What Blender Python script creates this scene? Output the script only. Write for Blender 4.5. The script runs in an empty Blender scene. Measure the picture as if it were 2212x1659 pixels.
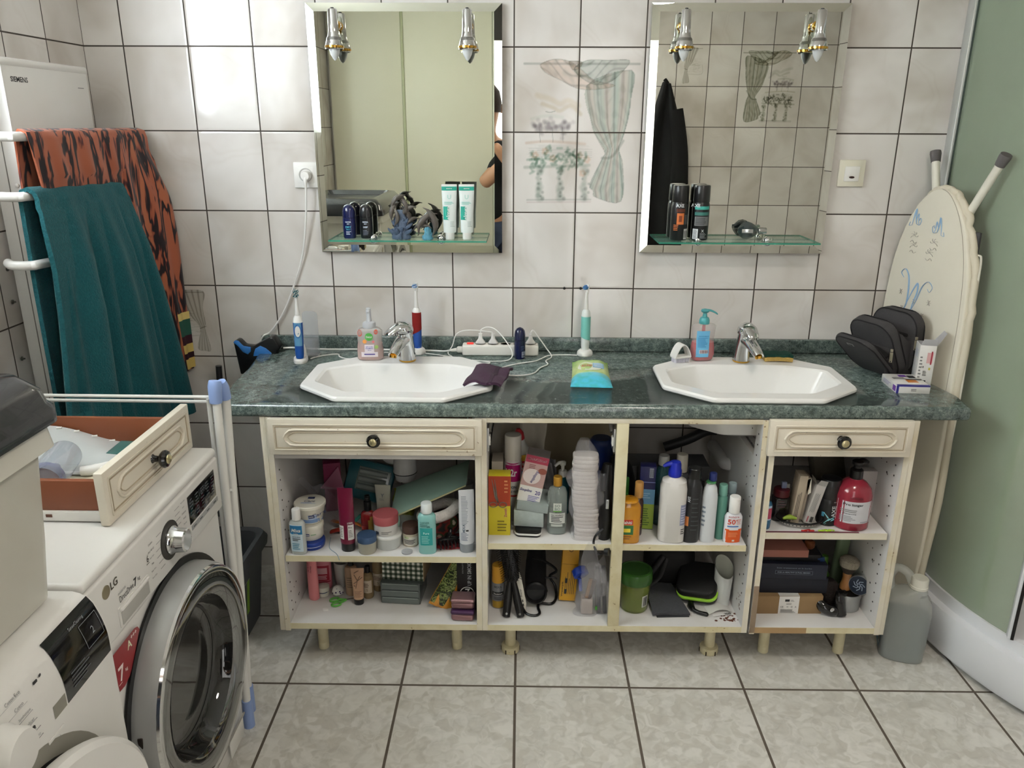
import bpy, bmesh, math, random
from math import sin, cos, pi, radians, sqrt
from mathutils import Vector, Matrix, noise

SC = bpy.context.scene
COL = SC.collection
RND = random.Random(7)

# ------------------------------------------------------------------ camera, world, lights, exposure
cam = bpy.data.cameras.new('camera')
cam.sensor_width = 36.0
cam.lens = 36.0 * 1708.49 / 2212.0
cam.clip_start = 0.02
cam_o = bpy.data.objects.new('camera', cam)
COL.objects.link(cam_o)
cr, cu, cf = Vector((0.999805, 0.019363, 0.003968)), Vector((-0.009802, 0.311394, 0.950230)), Vector((-0.017164, 0.950084, -0.311523))
m = Matrix((cr, cu, -cf)).transposed().to_4x4()
m.translation = Vector((1.244991, -2.607273, 1.583495))
cam_o.matrix_world = m
SC.camera = cam_o

world = bpy.data.worlds.new('sky')
SC.world = world
world.use_nodes = True
bg = world.node_tree.nodes['Background']
bg.inputs[0].default_value = (0.75, 0.86, 1.0, 1)
bg.inputs[1].default_value = 1.6

SC.view_settings.view_transform = 'Standard'
SC.view_settings.look = 'None'
SC.view_settings.gamma = 1
SC.view_settings.use_curve_mapping = False
SC.view_settings.exposure = 0.2
SC.cycles.use_denoising = True
SC.cycles.max_bounces = 8
SC.cycles.diffuse_bounces = 4
SC.cycles.glossy_bounces = 5
SC.cycles.transparent_max_bounces = 16
SC.cycles.transmission_bounces = 5
SC.cycles.sample_clamp_indirect = 6
SC.cycles.caustics_reflective = False
SC.cycles.caustics_refractive = False


def area(name, loc, direction, sx, sy, power, col):
    l = bpy.data.lights.new(name, 'AREA')
    l.shape = 'RECTANGLE'
    l.size, l.size_y = sx, sy
    l.energy = power
    l.color = col
    o = bpy.data.objects.new(name, l)
    COL.objects.link(o)
    o.location = loc
    o.rotation_euler = Vector(direction).to_track_quat('-Z', 'Y').to_euler()
    return o


area('window_daylight', (-.34, -1.6, 2.02), (1, 0, -.12), 1.7, 1.0, 250, (.84, .92, 1.))
area('doorway_daylight', (1.6, -3.0, 1.2), (0, 1, -.05), .7, 1.8, 9, (1, .98, .95))

# ------------------------------------------------------------------ materials
def lin(h):
    h = h.lstrip('#')
    return [((c / 12.92) if c <= .04045 else ((c + .055) / 1.055) ** 2.4) for c in (int(h[i:i + 2], 16) / 255 for i in (0, 2, 4))]


MC = {}


def mat(c, r=.5, m=0., a=1., t=0., coat=0., nz=.06, ns=14., b=0., bs=60., em=0., sheen=0., spec=.5, ior=1.45, key=None):
    k = key or (c, r, m, a, t, coat, nz, ns, b, bs, em, sheen, spec, ior)
    if k in MC:
        return MC[k]
    M = bpy.data.materials.new('m_%s_%d' % (c.strip('#'), len(MC)))
    M.use_nodes = True
    nt = M.node_tree
    P = nt.nodes['Principled BSDF']
    L = lin(c)
    I = P.inputs
    I['Base Color'].default_value = (*L, 1)
    I['Roughness'].default_value = r
    I['Metallic'].default_value = m
    I['Alpha'].default_value = a
    I['Transmission Weight'].default_value = t
    I['Coat Weight'].default_value = coat
    I['Sheen Weight'].default_value = sheen
    I['Specular IOR Level'].default_value = spec
    I['IOR'].default_value = ior
    if em:
        I['Emission Color'].default_value = (*L, 1)
        I['Emission Strength'].default_value = em
    tc = nt.nodes.new('ShaderNodeTexCoord')
    if nz:
        n = nt.nodes.new('ShaderNodeTexNoise')
        n.inputs['Scale'].default_value = ns
        n.inputs['Detail'].default_value = 3
        nt.links.new(tc.outputs['Object'], n.inputs['Vector'])
        mx = nt.nodes.new('ShaderNodeMix')
        mx.data_type = 'RGBA'
        nt.links.new(n.outputs['Fac'], mx.inputs[0])
        mx.inputs[6].default_value = (*[max(0, x * (1 - nz)) for x in L], 1)
        mx.inputs[7].default_value = (*[min(1, x * (1 + nz)) for x in L], 1)
        nt.links.new(mx.outputs[2], I['Base Color'])
    if b:
        n2 = nt.nodes.new('ShaderNodeTexNoise')
        n2.inputs['Scale'].default_value = bs
        n2.inputs['Detail'].default_value = 2
        nt.links.new(tc.outputs['Object'], n2.inputs['Vector'])
        bp = nt.nodes.new('ShaderNodeBump')
        bp.inputs['Strength'].default_value = b
        bp.inputs['Distance'].default_value = .003
        nt.links.new(n2.outputs['Fac'], bp.inputs['Height'])
        nt.links.new(bp.outputs[0], I['Normal'])
    MC[k] = M
    return M


class NT:
    """small node-graph helper"""
    def __init__(s, name):
        s.M = bpy.data.materials.new(name)
        s.M.use_nodes = True
        s.t = s.M.node_tree
        s.P = s.t.nodes['Principled BSDF']

    def n(s, kind, **kw):
        x = s.t.nodes.new('ShaderNode' + kind)
        for k, v in kw.items():
            setattr(x, k, v)
        return x

    def l(s, a, b):
        s.t.links.new(a, b)

    def math(s, op, a, b=None, c=None):
        x = s.n('Math', operation=op)
        for i, v in enumerate((a, b, c)):
            if v is None:
                continue
            if isinstance(v, (int, float)):
                x.inputs[i].default_value = v
            else:
                s.l(v, x.inputs[i])
        return x.outputs[0]

    def mix(s, f, a, b, blend='MIX'):
        x = s.n('Mix', data_type='RGBA', blend_type=blend)
        for i, v in ((0, f), (6, a), (7, b)):
            if isinstance(v, (int, float)):
                x.inputs[i].default_value = v
            elif isinstance(v, (tuple, list)):
                x.inputs[i].default_value = (*v, 1)
            else:
                s.l(v, x.inputs[i])
        return x.outputs[2]

    def ramp(s, f, stops):
        x = s.n('ValToRGB')
        e = x.color_ramp.elements
        while len(e) < len(stops):
            e.new(.5)
        for i, (p, c) in enumerate(stops):
            e[i].position = p
            e[i].color = (*c, 1) if len(c) == 3 else c
        s.l(f, x.inputs[0])
        return x.outputs[0]

    def noise(s, vec, scale, detail=3, rough=.5, dist=0.):
        x = s.n('TexNoise')
        x.inputs['Scale'].default_value = scale
        x.inputs['Detail'].default_value = detail
        x.inputs['Roughness'].default_value = rough
        x.inputs['Distortion'].default_value = dist
        s.l(vec, x.inputs['Vector'])
        return x.outputs['Fac']


def tile_mat(name, ua, u0, pu, va, v0, pv, grout=.0042, floor=False, paint=False, rot=0.):
    T = NT(name)
    g = T.n('NewGeometry')
    sep = T.n('SeparateXYZ')
    if rot:
        mp = T.n('Mapping')
        mp.inputs['Rotation'].default_value = (0, 0, rot)
        T.l(g.outputs['Position'], mp.inputs['Vector'])
        T.l(mp.outputs[0], sep.inputs[0])
    else:
        T.l(g.outputs['Position'], sep.inputs[0])
    u = T.math('DIVIDE', T.math('SUBTRACT', sep.outputs[ua], u0), pu)
    v = T.math('DIVIDE', T.math('SUBTRACT', sep.outputs[va], v0), pv)
    fu = T.math('FRACT', u)
    fv = T.math('FRACT', v)
    du = T.math('MULTIPLY', T.math('MINIMUM', fu, T.math('SUBTRACT', 1., fu)), pu)
    dv = T.math('MULTIPLY', T.math('MINIMUM', fv, T.math('SUBTRACT', 1., fv)), pv)
    d = T.math('MINIMUM', du, dv)
    isg = T.math('LESS_THAN', d, grout / 2)
    cell = T.n('CombineXYZ')
    T.l(T.math('FLOOR', u), cell.inputs[0])
    T.l(T.math('FLOOR', v), cell.inputs[1])
    wn = T.n('TexWhiteNoise', noise_dimensions='3D')
    T.l(cell.outputs[0], wn.inputs['Vector'])
    off = T.n('VectorMath', operation='MULTIPLY_ADD')
    T.l(wn.outputs['Color'], off.inputs[0])
    off.inputs[1].default_value = (7, 7, 7)
    T.l(g.outputs['Position'], off.inputs[2])
    vec = off.outputs[0]
    if floor:
        vo = T.n('TexVoronoi', feature='SMOOTH_F1')
        vo.inputs['Scale'].default_value = 34
        wob = T.n('TexNoise')
        wob.inputs['Scale'].default_value = 14
        T.l(vec, wob.inputs['Vector'])
        ad = T.n('VectorMath', operation='MULTIPLY_ADD')
        T.l(wob.outputs['Color'], ad.inputs[0])
        ad.inputs[1].default_value = (.12, .12, .12)
        T.l(vec, ad.inputs[2])
        T.l(ad.outputs[0], vo.inputs['Vector'])
        c1 = T.ramp(T.noise(vo.outputs['Color'], 1.5, 1), [(.35, lin('#c8c4bb')), (.5, lin('#d0cdc5')), (.68, lin('#dbd8d1'))])
        c2 = T.ramp(T.noise(vec, 22, 5, .6, 1.2), [(.3, (.88, .88, .88)), (.5, (1, 1, 1)), (.75, (1.05, 1.05, 1.05))])
        base = T.mix(1., c1, c2, 'MULTIPLY')
        gc = lin('#5b5247')
    else:
        c1 = T.ramp(T.noise(vec, 3.2, 3, .5, .6), [(.3, lin('#c3bbb2')), (.52, lin('#dad5d0')), (.7, lin('#e5e1dd'))])
        vein = T.n('TexWave', wave_type='BANDS', bands_direction='DIAGONAL')
        vein.inputs['Scale'].default_value = 1.1
        vein.inputs['Distortion'].default_value = 9
        vein.inputs['Detail'].default_value = 3
        vein.inputs['Detail Scale'].default_value = 1.6
        T.l(vec, vein.inputs['Vector'])
        vr = T.ramp(vein.outputs['Fac'], [(0., (1, 1, 1)), (.965, (1, 1, 1)), (.99, (.972, .965, .958)), (1., (1, 1, 1))])
        base = T.mix(1., c1, vr, 'MULTIPLY')
        gc = lin('#3d342b')
    if paint:
        at = T.n('Attribute', attribute_name='paint')
        base = T.mix(1., base, at.outputs['Color'], 'MULTIPLY')
    col = T.mix(isg, base, gc)
    T.l(col, T.P.inputs['Base Color'])
    rr = T.math('MULTIPLY_ADD', isg, .6, .27 if floor else .1)
    T.l(rr, T.P.inputs['Roughness'])
    hgt = T.math('SMOOTH_MIN', T.math('DIVIDE', d, .006), 1., .3)
    wav = T.noise(g.outputs['Position'], 9 if not floor else 5, 1)
    hh = T.math('ADD', hgt, T.math('MULTIPLY', wav, .12))
    bp = T.n('Bump')
    bp.inputs['Strength'].default_value = .5
    bp.inputs['Distance'].default_value = .0012
    T.l(hh, bp.inputs['Height'])
    T.l(bp.outputs[0], T.P.inputs['Normal'])
    return T.M


def marble_mat():
    T = NT('green_laminate')
    tc = T.n('TexCoord')
    v = tc.outputs['Object']
    n1 = T.noise(v, 55, 6, .7, .4)
    n2 = T.noise(v, 260, 3, .7)
    n3 = T.noise(v, 7, 3, .5, 1.)
    f = T.math('ADD', T.math('MULTIPLY', n1, .5), T.math('ADD', T.math('MULTIPLY', n2, .38), T.math('MULTIPLY', n3, .12)))
    c = T.ramp(f, [(.37, lin('#212c29')), (.45, lin('#485552')), (.54, lin('#67746f')), (.66, lin('#98a49f'))])
    T.l(c, T.P.inputs['Base Color'])
    T.P.inputs['Roughness'].default_value = .14
    T.P.inputs['Specular IOR Level'].default_value = .75
    bp = T.n('Bump')
    bp.inputs['Strength'].default_value = .12
    bp.inputs['Distance'].default_value = .001
    T.l(n2, bp.inputs['Height'])
    T.l(bp.outputs[0], T.P.inputs['Normal'])
    return T.M


def worn_mat(c, c2, amt=.62, sc=9., r=.4, spot=.66):
    """painted board with yellowed, stained patches"""
    T = NT('worn_%s' % c.strip('#'))
    tc = T.n('TexCoord')
    v = tc.outputs['Object']
    n1 = T.noise(v, sc, 4, .6, .4)
    sp = T.noise(v, 75, 2, .6)
    f = T.ramp(n1, [(.45, (0, 0, 0)), (amt + .15, (1, 1, 1))])
    base = T.mix(f, lin(c), lin(c2))
    k = T.ramp(T.math('MULTIPLY', sp, T.math('ADD', .4, n1)), [(spot, (1, 1, 1)), (spot + .08, (.45, .36, .28))])
    T.l(T.mix(1., base, k, 'MULTIPLY'), T.P.inputs['Base Color'])
    T.P.inputs['Roughness'].default_value = r
    return T.M


# ------------------------------------------------------------------ mesh building
TXT = {}


def text_geo(s, bold=False, italic=False):
    k = (s, bold, italic)
    if k not in TXT:
        cu = bpy.data.curves.new('t', 'FONT')
        cu.body = s
        cu.resolution_u = 2
        if bold:
            cu.offset = .022
        if italic:
            cu.shear = .3
        o = bpy.data.objects.new('t', cu)
        COL.objects.link(o)
        me = bpy.data.meshes.new_from_object(o)
        vs = [(v.co.x, v.co.y) for v in me.vertices]
        fs = [tuple(p.vertices) for p in me.polygons]
        bpy.data.objects.remove(o)
        bpy.data.meshes.remove(me)
        bpy.data.curves.remove(cu)
        if vs:
            x0 = min(v[0] for v in vs)
            x1 = max(v[0] for v in vs)
            y0 = min(v[1] for v in vs)
            y1 = max(v[1] for v in vs)
            vs = [((x - (x0 + x1) / 2), (y - (y0 + y1) / 2)) for x, y in vs]
            TXT[k] = (vs, fs, x1 - x0, y1 - y0)
        else:
            TXT[k] = ([], [], 1, 1)
    return TXT[k]


def smooth_path(pts, n=6, closed=False):
    P = [Vector(p) for p in pts]
    if len(P) < 3:
        return P
    out = []
    N = len(P)
    rng = range(N if closed else N - 1)
    for i in rng:
        if closed:
            a, b, c, d = P[(i - 1) % N], P[i], P[(i + 1) % N], P[(i + 2) % N]
        else:
            a, b, c, d = P[max(i - 1, 0)], P[i], P[i + 1], P[min(i + 2, N - 1)]
        for j in range(n):
            t = j / n
            out.append(.5 * ((2 * b) + (c - a) * t + (2 * a - 5 * b + 4 * c - d) * t * t + (3 * b - a - 3 * c + d) * t ** 3))
    if not closed:
        out.append(P[-1])
    return out


def RM(rx=0, ry=0, rz=0, t=(0, 0, 0)):
    return Matrix.Translation(t) @ Matrix.Rotation(radians(rz), 4, 'Z') @ Matrix.Rotation(radians(ry), 4, 'Y') @ Matrix.Rotation(radians(rx), 4, 'X')


class MB:
    def __init__(s, M=None):
        s.v, s.f, s.mi, s.mats = [], [], [], []
        s.M = M or Matrix()

    def _m(s, m):
        if m not in s.mats:
            s.mats.append(m)
        return s.mats.index(m)

    def add(s, vs, fs, m, M=None):
        b = len(s.v)
        T = s.M @ M if M is not None else s.M
        s.v += [tuple(T @ Vector(p)) for p in vs]
        i = s._m(m)
        for f in fs:
            s.f.append([b + k for k in f])
            s.mi.append(i)
        return s

    def box(s, c, d, m, bev=0., M=None, seg=2):
        x, y, z = c
        a, b, h = d[0] / 2, d[1] / 2, d[2] / 2
        if not bev:
            vs = [(x + i * a, y + j * b, z + k * h) for i in (-1, 1) for j in (-1, 1) for k in (-1, 1)]
            fs = [(0, 1, 3, 2), (4, 6, 7, 5), (0, 4, 5, 1), (2, 3, 7, 6), (0, 2, 6, 4), (1, 5, 7, 3)]
            return s.add(vs, fs, m, M)
        bm = bmesh.new()
        bmesh.ops.create_cube(bm, size=1)
        bmesh.ops.scale(bm, vec=d, verts=bm.verts)
        bmesh.ops.bevel(bm, geom=bm.edges[:], offset=min(bev, min(d) * .49), segments=seg, profile=.5, affect='EDGES')
        bmesh.ops.translate(bm, vec=c, verts=bm.verts)
        s.bm(bm, m, M)
        bm.free()
        return s

    def bm(s, bm, m, M=None):
        bm.verts.index_update()
        return s.add([tuple(v.co) for v in bm.verts], [[v.index for v in f.verts] for f in bm.faces], m, M)

    def prism(s, poly, z0, z1, m, M=None, bev=0., seg=2):
        bm = bmesh.new()
        vs = [bm.verts.new((p[0], p[1], z0)) for p in poly]
        f = bm.faces.new(vs)
        r = bmesh.ops.extrude_face_region(bm, geom=[f])
        bmesh.ops.translate(bm, vec=(0, 0, z1 - z0), verts=[g for g in r['geom'] if isinstance(g, bmesh.types.BMVert)])
        bmesh.ops.recalc_face_normals(bm, faces=bm.faces[:])
        if bev:
            bmesh.ops.bevel(bm, geom=bm.edges[:], offset=bev, segments=seg, profile=.5, affect='EDGES')
        s.bm(bm, m, M)
        bm.free()
        return s

    def loft(s, rings, m, seg=32, M=None, cap0=True, cap1=True, twist=0):
        """rings: (z, rx, ry, n[, cx, cy]) superellipses, angle 0 looks to -Y"""
        vs, fs = [], []
        for R in rings:
            z, rx, ry, n = R[:4]
            cx, cy = (R[4], R[5]) if len(R) > 5 else (0, 0)
            e = 2. / n
            for i in range(seg):
                a = 2 * pi * i / seg + twist
                sa, ca = sin(a), cos(a)
                vs.append((cx + rx * math.copysign(abs(sa) ** e, sa), cy - ry * math.copysign(abs(ca) ** e, ca), z))
        for k in range(len(rings) - 1):
            for i in range(seg):
                j = (i + 1) % seg
                fs.append((k * seg + i, k * seg + j, (k + 1) * seg + j, (k + 1) * seg + i))
        if cap0:
            fs.append(tuple(range(seg))[::-1])
        if cap1:
            b = (len(rings) - 1) * seg
            fs.append(tuple(range(b, b + seg)))
        return s.add(vs, fs, m, M)

    def lathe(s, prof, m, seg=28, M=None, cap0=True, cap1=True):
        return s.loft([(z, max(r, 1e-5), max(r, 1e-5), 2) for r, z in prof], m, seg, M, cap0, cap1)

    def tube(s, pts, r, m, seg=8, n=5, closed=False, M=None, flat=1.):
        P = smooth_path(pts, n, closed) if n > 1 else [Vector(p) for p in pts]
        rr = r if hasattr(r, '__len__') else [r] * len(P)
        if hasattr(r, '__len__') and len(r) != len(P):
            K = len(r) - 1
            rr = []
            for i in range(len(P)):
                t = i / (len(P) - 1) * K
                j = min(int(t), K - 1)
                rr.append(r[j] + (r[j + 1] - r[j]) * (t - j))
        vs, fs = [], []
        N = len(P)
        up = None
        for i, p in enumerate(P):
            if closed:
                d = P[(i + 1) % N] - P[i - 1]
            else:
                d = P[min(i + 1, N - 1)] - P[max(i - 1, 0)]
            d = d.normalized() if d.length > 1e-9 else Vector((0, 0, 1))
            if up is None:
                up = Vector((0, 0, 1)) if abs(d.z) < .9 else Vector((0, 1, 0))
            a = d.cross(up)
            a = a.normalized() if a.length > 1e-6 else d.orthogonal().normalized()
            b = a.cross(d).normalized()
            up = b
            for k in range(seg):
                t = 2 * pi * k / seg
                vs.append(tuple(p + a * cos(t) * rr[i] + b * sin(t) * rr[i] * flat))
        for i in range(N if closed else N - 1):
            for k in range(seg):
                j = (k + 1) % seg
                i2 = (i + 1) % N
                fs.append((i * seg + k, i2 * seg + k, i2 * seg + j, i * seg + j))
        if not closed:
            fs.append(tuple(range(seg))[::-1])
            fs.append(tuple(range((N - 1) * seg, N * seg)))
        return s.add(vs, fs, m, M)

    def grid(s, fn, nu, nv, m, M=None, wrap=False):
        vs = [fn(i / nu, j / nv) for j in range(nv + 1) for i in range(nu + 1)]
        fs = [(j * (nu + 1) + i, j * (nu + 1) + i + 1, (j + 1) * (nu + 1) + i + 1, (j + 1) * (nu + 1) + i) for j in range(nv) for i in range(nu)]
        return s.add(vs, fs, m, M)

    def sheet(s, fn, nu, nv, m, t=.0015, M=None):
        """grid with thickness"""
        P = [[Vector(fn(i / nu, j / nv)) for i in range(nu + 1)] for j in range(nv + 1)]
        vs, fs = [], []
        W = nu + 1
        for side in (0, 1):
            for j in range(nv + 1):
                for i in range(W):
                    a = P[j][min(i + 1, nu)] - P[j][max(i - 1, 0)]
                    b = P[min(j + 1, nv)][i] - P[max(j - 1, 0)][i]
                    n = a.cross(b)
                    n = n.normalized() if n.length > 1e-12 else Vector((0, 0, 1))
                    vs.append(tuple(P[j][i] + n * (t / 2 if side == 0 else -t / 2)))
        K = W * (nv + 1)
        for j in range(nv):
            for i in range(nu):
                a = j * W + i
                q = (a, a + 1, a + W + 1, a + W)
                fs.append(q)
                fs.append(tuple(K + x for x in q[::-1]))
        ring = [i for i in range(W)] + [j * W + nu for j in range(1, nv + 1)] + [nv * W + i for i in range(nu - 1, -1, -1)] + [j * W for j in range(nv - 1, 0, -1)]
        for a, b in zip(ring, ring[1:] + ring[:1]):
            fs.append((b, a, K + a, K + b))
        return s.add(vs, fs, m, M)

    def text(s, t, size, m, fn, bold=False, italic=False, w=None):
        """size = letter height; fn(x, y) -> point; w = target width"""
        vs, fs, tw, th = text_geo(t, bold, italic)
        k = size / max(th, .01)
        kx = k if w is None else w / tw
        return s.add([fn(x * kx, y * k) for x, y in vs], fs, m)

    def face(s, pts, m, M=None):
        return s.add(pts, [tuple(range(len(pts)))], m, M)

    def obj(s, name, parent=None, loc=None, rz=None, ang=40, flat=False):
        me = bpy.data.meshes.new(name)
        me.from_pydata(s.v, [], s.f)
        for mt in s.mats:
            me.materials.append(mt)
        me.polygons.foreach_set('material_index', s.mi)
        if not flat:
            me.polygons.foreach_set('use_smooth', [True] * len(s.f))
            me.set_sharp_from_angle(angle=radians(ang))
        me.update()
        o = bpy.data.objects.new(name, me)
        COL.objects.link(o)
        if parent is not None:
            o.parent = parent
        if loc:
            o.location = loc
        if rz is not None:
            o.rotation_euler = (0, 0, radians(rz))
        return o


def tag(o, label, cat, group=None, kind=None):
    if label:
        o['label'] = label
    if cat:
        o['category'] = cat
    if group:
        o['group'] = group
    if kind:
        o['kind'] = kind
    return o


def thing(name, label, cat, loc=(0, 0, 0), rz=0, group=None, rot=None):
    o = bpy.data.objects.new(name, None)
    o.empty_display_size = .05
    COL.objects.link(o)
    o.location = loc
    o.rotation_euler = [radians(a) for a in rot] if rot else (0, 0, radians(rz))
    return tag(o, label, cat, group)


def struct(o):
    o['kind'] = 'structure'
    return o


def copy_tree(o, parent=None):
    c = o.copy()
    COL.objects.link(c)
    c.parent = parent
    for ch in list(o.children):
        copy_tree(ch, c)
    return c


def rr_poly(w, h, r, n=5, cx=0, cy=0):
    out = []
    for (sx, sy, a0) in ((1, 1, 0), (-1, 1, 90), (-1, -1, 180), (1, -1, 270)):
        for i in range(n + 1):
            a = radians(a0 + 90 * i / n)
            out.append((cx + sx * (w / 2 - r) + r * cos(a), cy + sy * (h / 2 - r) + r * sin(a)))
    return out


# ------------------------------------------------------------------ bottles and their labels
def ring_at(rings, z):
    for a, b in zip(rings, rings[1:]):
        if a[0] <= z <= b[0] and b[0] > a[0]:
            t = (z - a[0]) / (b[0] - a[0])
            return [a[k] + (b[k] - a[k]) * t for k in (1, 2, 3)]
    return list(rings[0 if z < rings[0][0] else -1][1:4])


def surf(rings, off=.0005):
    def fn(x, z):
        rx, ry, n = ring_at(rings, z)
        q = min(abs(x / rx), .995)
        return (x, -(ry + off) * (1 - q ** n) ** (1 / n) - off * .3, z)
    return fn


def bottle(name, label, cat, loc, rings, m, rz=0, marks=(), parts=(), group=None, rot=None, seg=36, body='body'):
    """marks: ('L',x0,x1,z0,z1,mat) patch | ('T',str,x,z,size,mat[,opts]) text | ('R',x0,x1,z0,z1,n,mat) text-like rules"""
    t = thing(name, label, cat, loc, rz, group, rot)
    b = MB()
    b.loft(rings, m, seg)
    mark(b, marks, rings)
    b.obj(body, t)
    for pn, pb in parts:
        pb.obj(pn, t)
    return t


def mark(b, marks, rings=None, fn=None):
    lay = 0
    for k in marks:
        if k[0] == 'L':
            x0, x1, z0, z1, mm = k[1:6]
            lay += 1
            S = fn or surf(rings, .0002 + .00012 * lay)
            nz = max(2, int((z1 - z0) / .008))
            b.grid(lambda u, v, S=S: S(x0 + (x1 - x0) * u, z0 + (z1 - z0) * v), 12, nz, mm)
        elif k[0] == 'T':
            s_, x, z, size, mm = k[1:6]
            o = k[6] if len(k) > 6 else {}
            S = fn or surf(rings, .0011)
            if o.get('up'):
                f2 = lambda a, c, S=S, x=x, z=z: S(x - c, z + a)
            elif o.get('down'):
                f2 = lambda a, c, S=S, x=x, z=z: S(x + c, z - a)
            else:
                f2 = lambda a, c, S=S, x=x, z=z: S(x + a, z + c)
            b.text(s_, size, mm, f2, o.get('b', True), o.get('i', False), o.get('w'))
        elif k[0] == 'R':
            x0, x1, z0, z1, n, mm = k[1:7]
            S = fn or surf(rings, .0009)
            r = random.Random(int(abs(x0 * 1e4) + n + z0 * 1e4))
            for i in range(n):
                zc = z1 - (z1 - z0) * (i + .5) / n
                h = (z1 - z0) / n * .22
                e = x1 - (x1 - x0) * r.uniform(0, .35)
                b.grid(lambda u, v, S=S, e=e, zc=zc, h=h: S(x0 + (e - x0) * u, zc + h * (v * 2 - 1)), 6, 1, mm)
        elif k[0] == 'B':   # bar code
            x0, x1, z0, z1, mm = k[1:6]
            S = fn or surf(rings, .0009)
            r = random.Random(5)
            x = x0
            while x < x1:
                w = r.uniform(.0004, .0012)
                b.grid(lambda u, v, S=S, x=x, w=w: S(x + w * u, z0 + (z1 - z0) * v), 1, 2, mm)
                x += w + r.uniform(.0005, .0011)


def cyl(r, z0, z1, m, bev=.001, r2=None, c=(0, 0), seg=28, b=None):
    b = b or MB()
    r2 = r if r2 is None else r2
    return b.loft([(z0, r - bev, r - bev, 2, *c), (z0 + bev, r, r, 2, *c), (z1 - bev, r2, r2, 2, *c), (z1 - bev * .3, r2 - bev * .3, r2 - bev * .3, 2, *c), (z1, r2 - bev, r2 - bev, 2, *c)], m, seg)


def pump(z, m, r=.013, h=.03, d=-90, L=.035, m2=None):
    """collar, stem and spout of a dispenser; d = spout direction in degrees"""
    b = MB()
    cyl(r, z, z + h * .45, m, .0015, b=b)
    cyl(r * .42, z + h * .4, z + h * .85, m2 or m, .0005, b=b)
    a = radians(d)
    top = z + h
    cyl(r * .75, top - h * .18, top + .004, m, .0015, b=b)
    b.tube([(0, 0, top), (cos(a) * L * .5, sin(a) * L * .5, top + .001), (cos(a) * L, sin(a) * L, top - .008)], [r * .5, r * .42, r * .3], m, 10)
    return b


# box-shaped packs with printed faces
def face_fn(c, d, side, off=.0004):
    """(x, z) on a face of a box centred c, size d: f front(-Y) l(-X) r(+X) t(top)"""
    x0, y0, z0 = c
    if side == 'f':
        return lambda x, z: (x0 + x, y0 - d[1] / 2 - off, z0 + z)
    if side == 'l':
        return lambda x, z: (x0 - d[0] / 2 - off, y0 - x, z0 + z)
    if side == 'r':
        return lambda x, z: (x0 + d[0] / 2 + off, y0 + x, z0 + z)
    return lambda x, z: (x0 + x, y0 + z, z0 + d[2] / 2 + off)


def carton(name, label, cat, loc, d, m, rz=0, marks=None, rot=None, bev=.0008, group=None, extra=None):
    """cardboard carton: base centre at loc; marks = {side: [marks]} with x, z from the face centre"""
    t = thing(name, label, cat, loc, rz, group, rot)
    b = MB()
    c = (0, 0, d[2] / 2)
    b.box(c, d, m, bev)
    for side, ms in (marks or {}).items():
        for i, k in enumerate(ms):
            mark(b, [k], fn=face_fn(c, d, side, .0003 + .0002 * i))
    if extra:
        extra(b, t)
    b.obj('carton', t)
    return t

# ------------------------------------------------------------------ the room
XL, XR, YR, YD, ZC = -.123, 3.45, -2.85, -3.19, 2.5
ZA, TH = 1.8084, .2473
MW_BACK = tile_mat('wall_tiles_x', 0, 0., .2, 2, ZA, TH)
MW_BACKP = tile_mat('wall_tiles_x_print', 0, 0., .2, 2, ZA, TH, paint=True)
MW_SIDE = tile_mat('wall_tiles_y', 1, -.2006, .2, 2, ZA, TH)
MW_SIDEP = tile_mat('wall_tiles_y_print', 1, -.2006, .2, 2, ZA, TH, paint=True)
MW_REAR = tile_mat('wall_tiles_rear', 0, 2.185, .2, 2, ZA + .012, TH)
MW_REARP = tile_mat('wall_tiles_rear_print', 0, 2.185, .2, 2, ZA + .012, TH, paint=True)
M_FLOOR = tile_mat('floor_tiles', 0, .5421, .3383, 1, -.6636, .3383, grout=.0075, floor=True, rot=-.0058)
CEIL = mat('#e9e4da', .9, key='ceiling_paint', nz=.03)
WHITE = mat('#e8e6e1', .35)
CREAM = mat('#d9d0bd', .4)
DOORC = mat('#ebe7d2', .45, nz=.03, ns=3)
CHROME = mat('#d9dadb', .08, 1., nz=0)
BRASS = mat('#cf9f45', .15, 1., nz=0)
BLACK = mat('#0c0c0e', .35)
BLACKG = mat('#08080a', .12, coat=.5)
STEEL = mat('#9a9a98', .3, 1.)


def slab(name, c, d, m):
    return struct(MB().box(c, d, m).obj(name, flat=True))


slab('floor', ((XL + XR) / 2, -1.6, -.05), (XR - XL + .4, 3.6, .1), M_FLOOR)
slab('ceiling', ((XL + XR) / 2, -1.6, ZC + .05), (XR - XL + .4, 3.6, .1), CEIL)
slab('wall_back', ((XL + XR) / 2, .05, ZC / 2), (XR - XL + .4, .1, ZC), MW_BACK)
slab('wall_right', (XR + .05, -1.6, ZC / 2), (.1, 3.4, ZC), MW_SIDE)
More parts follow.
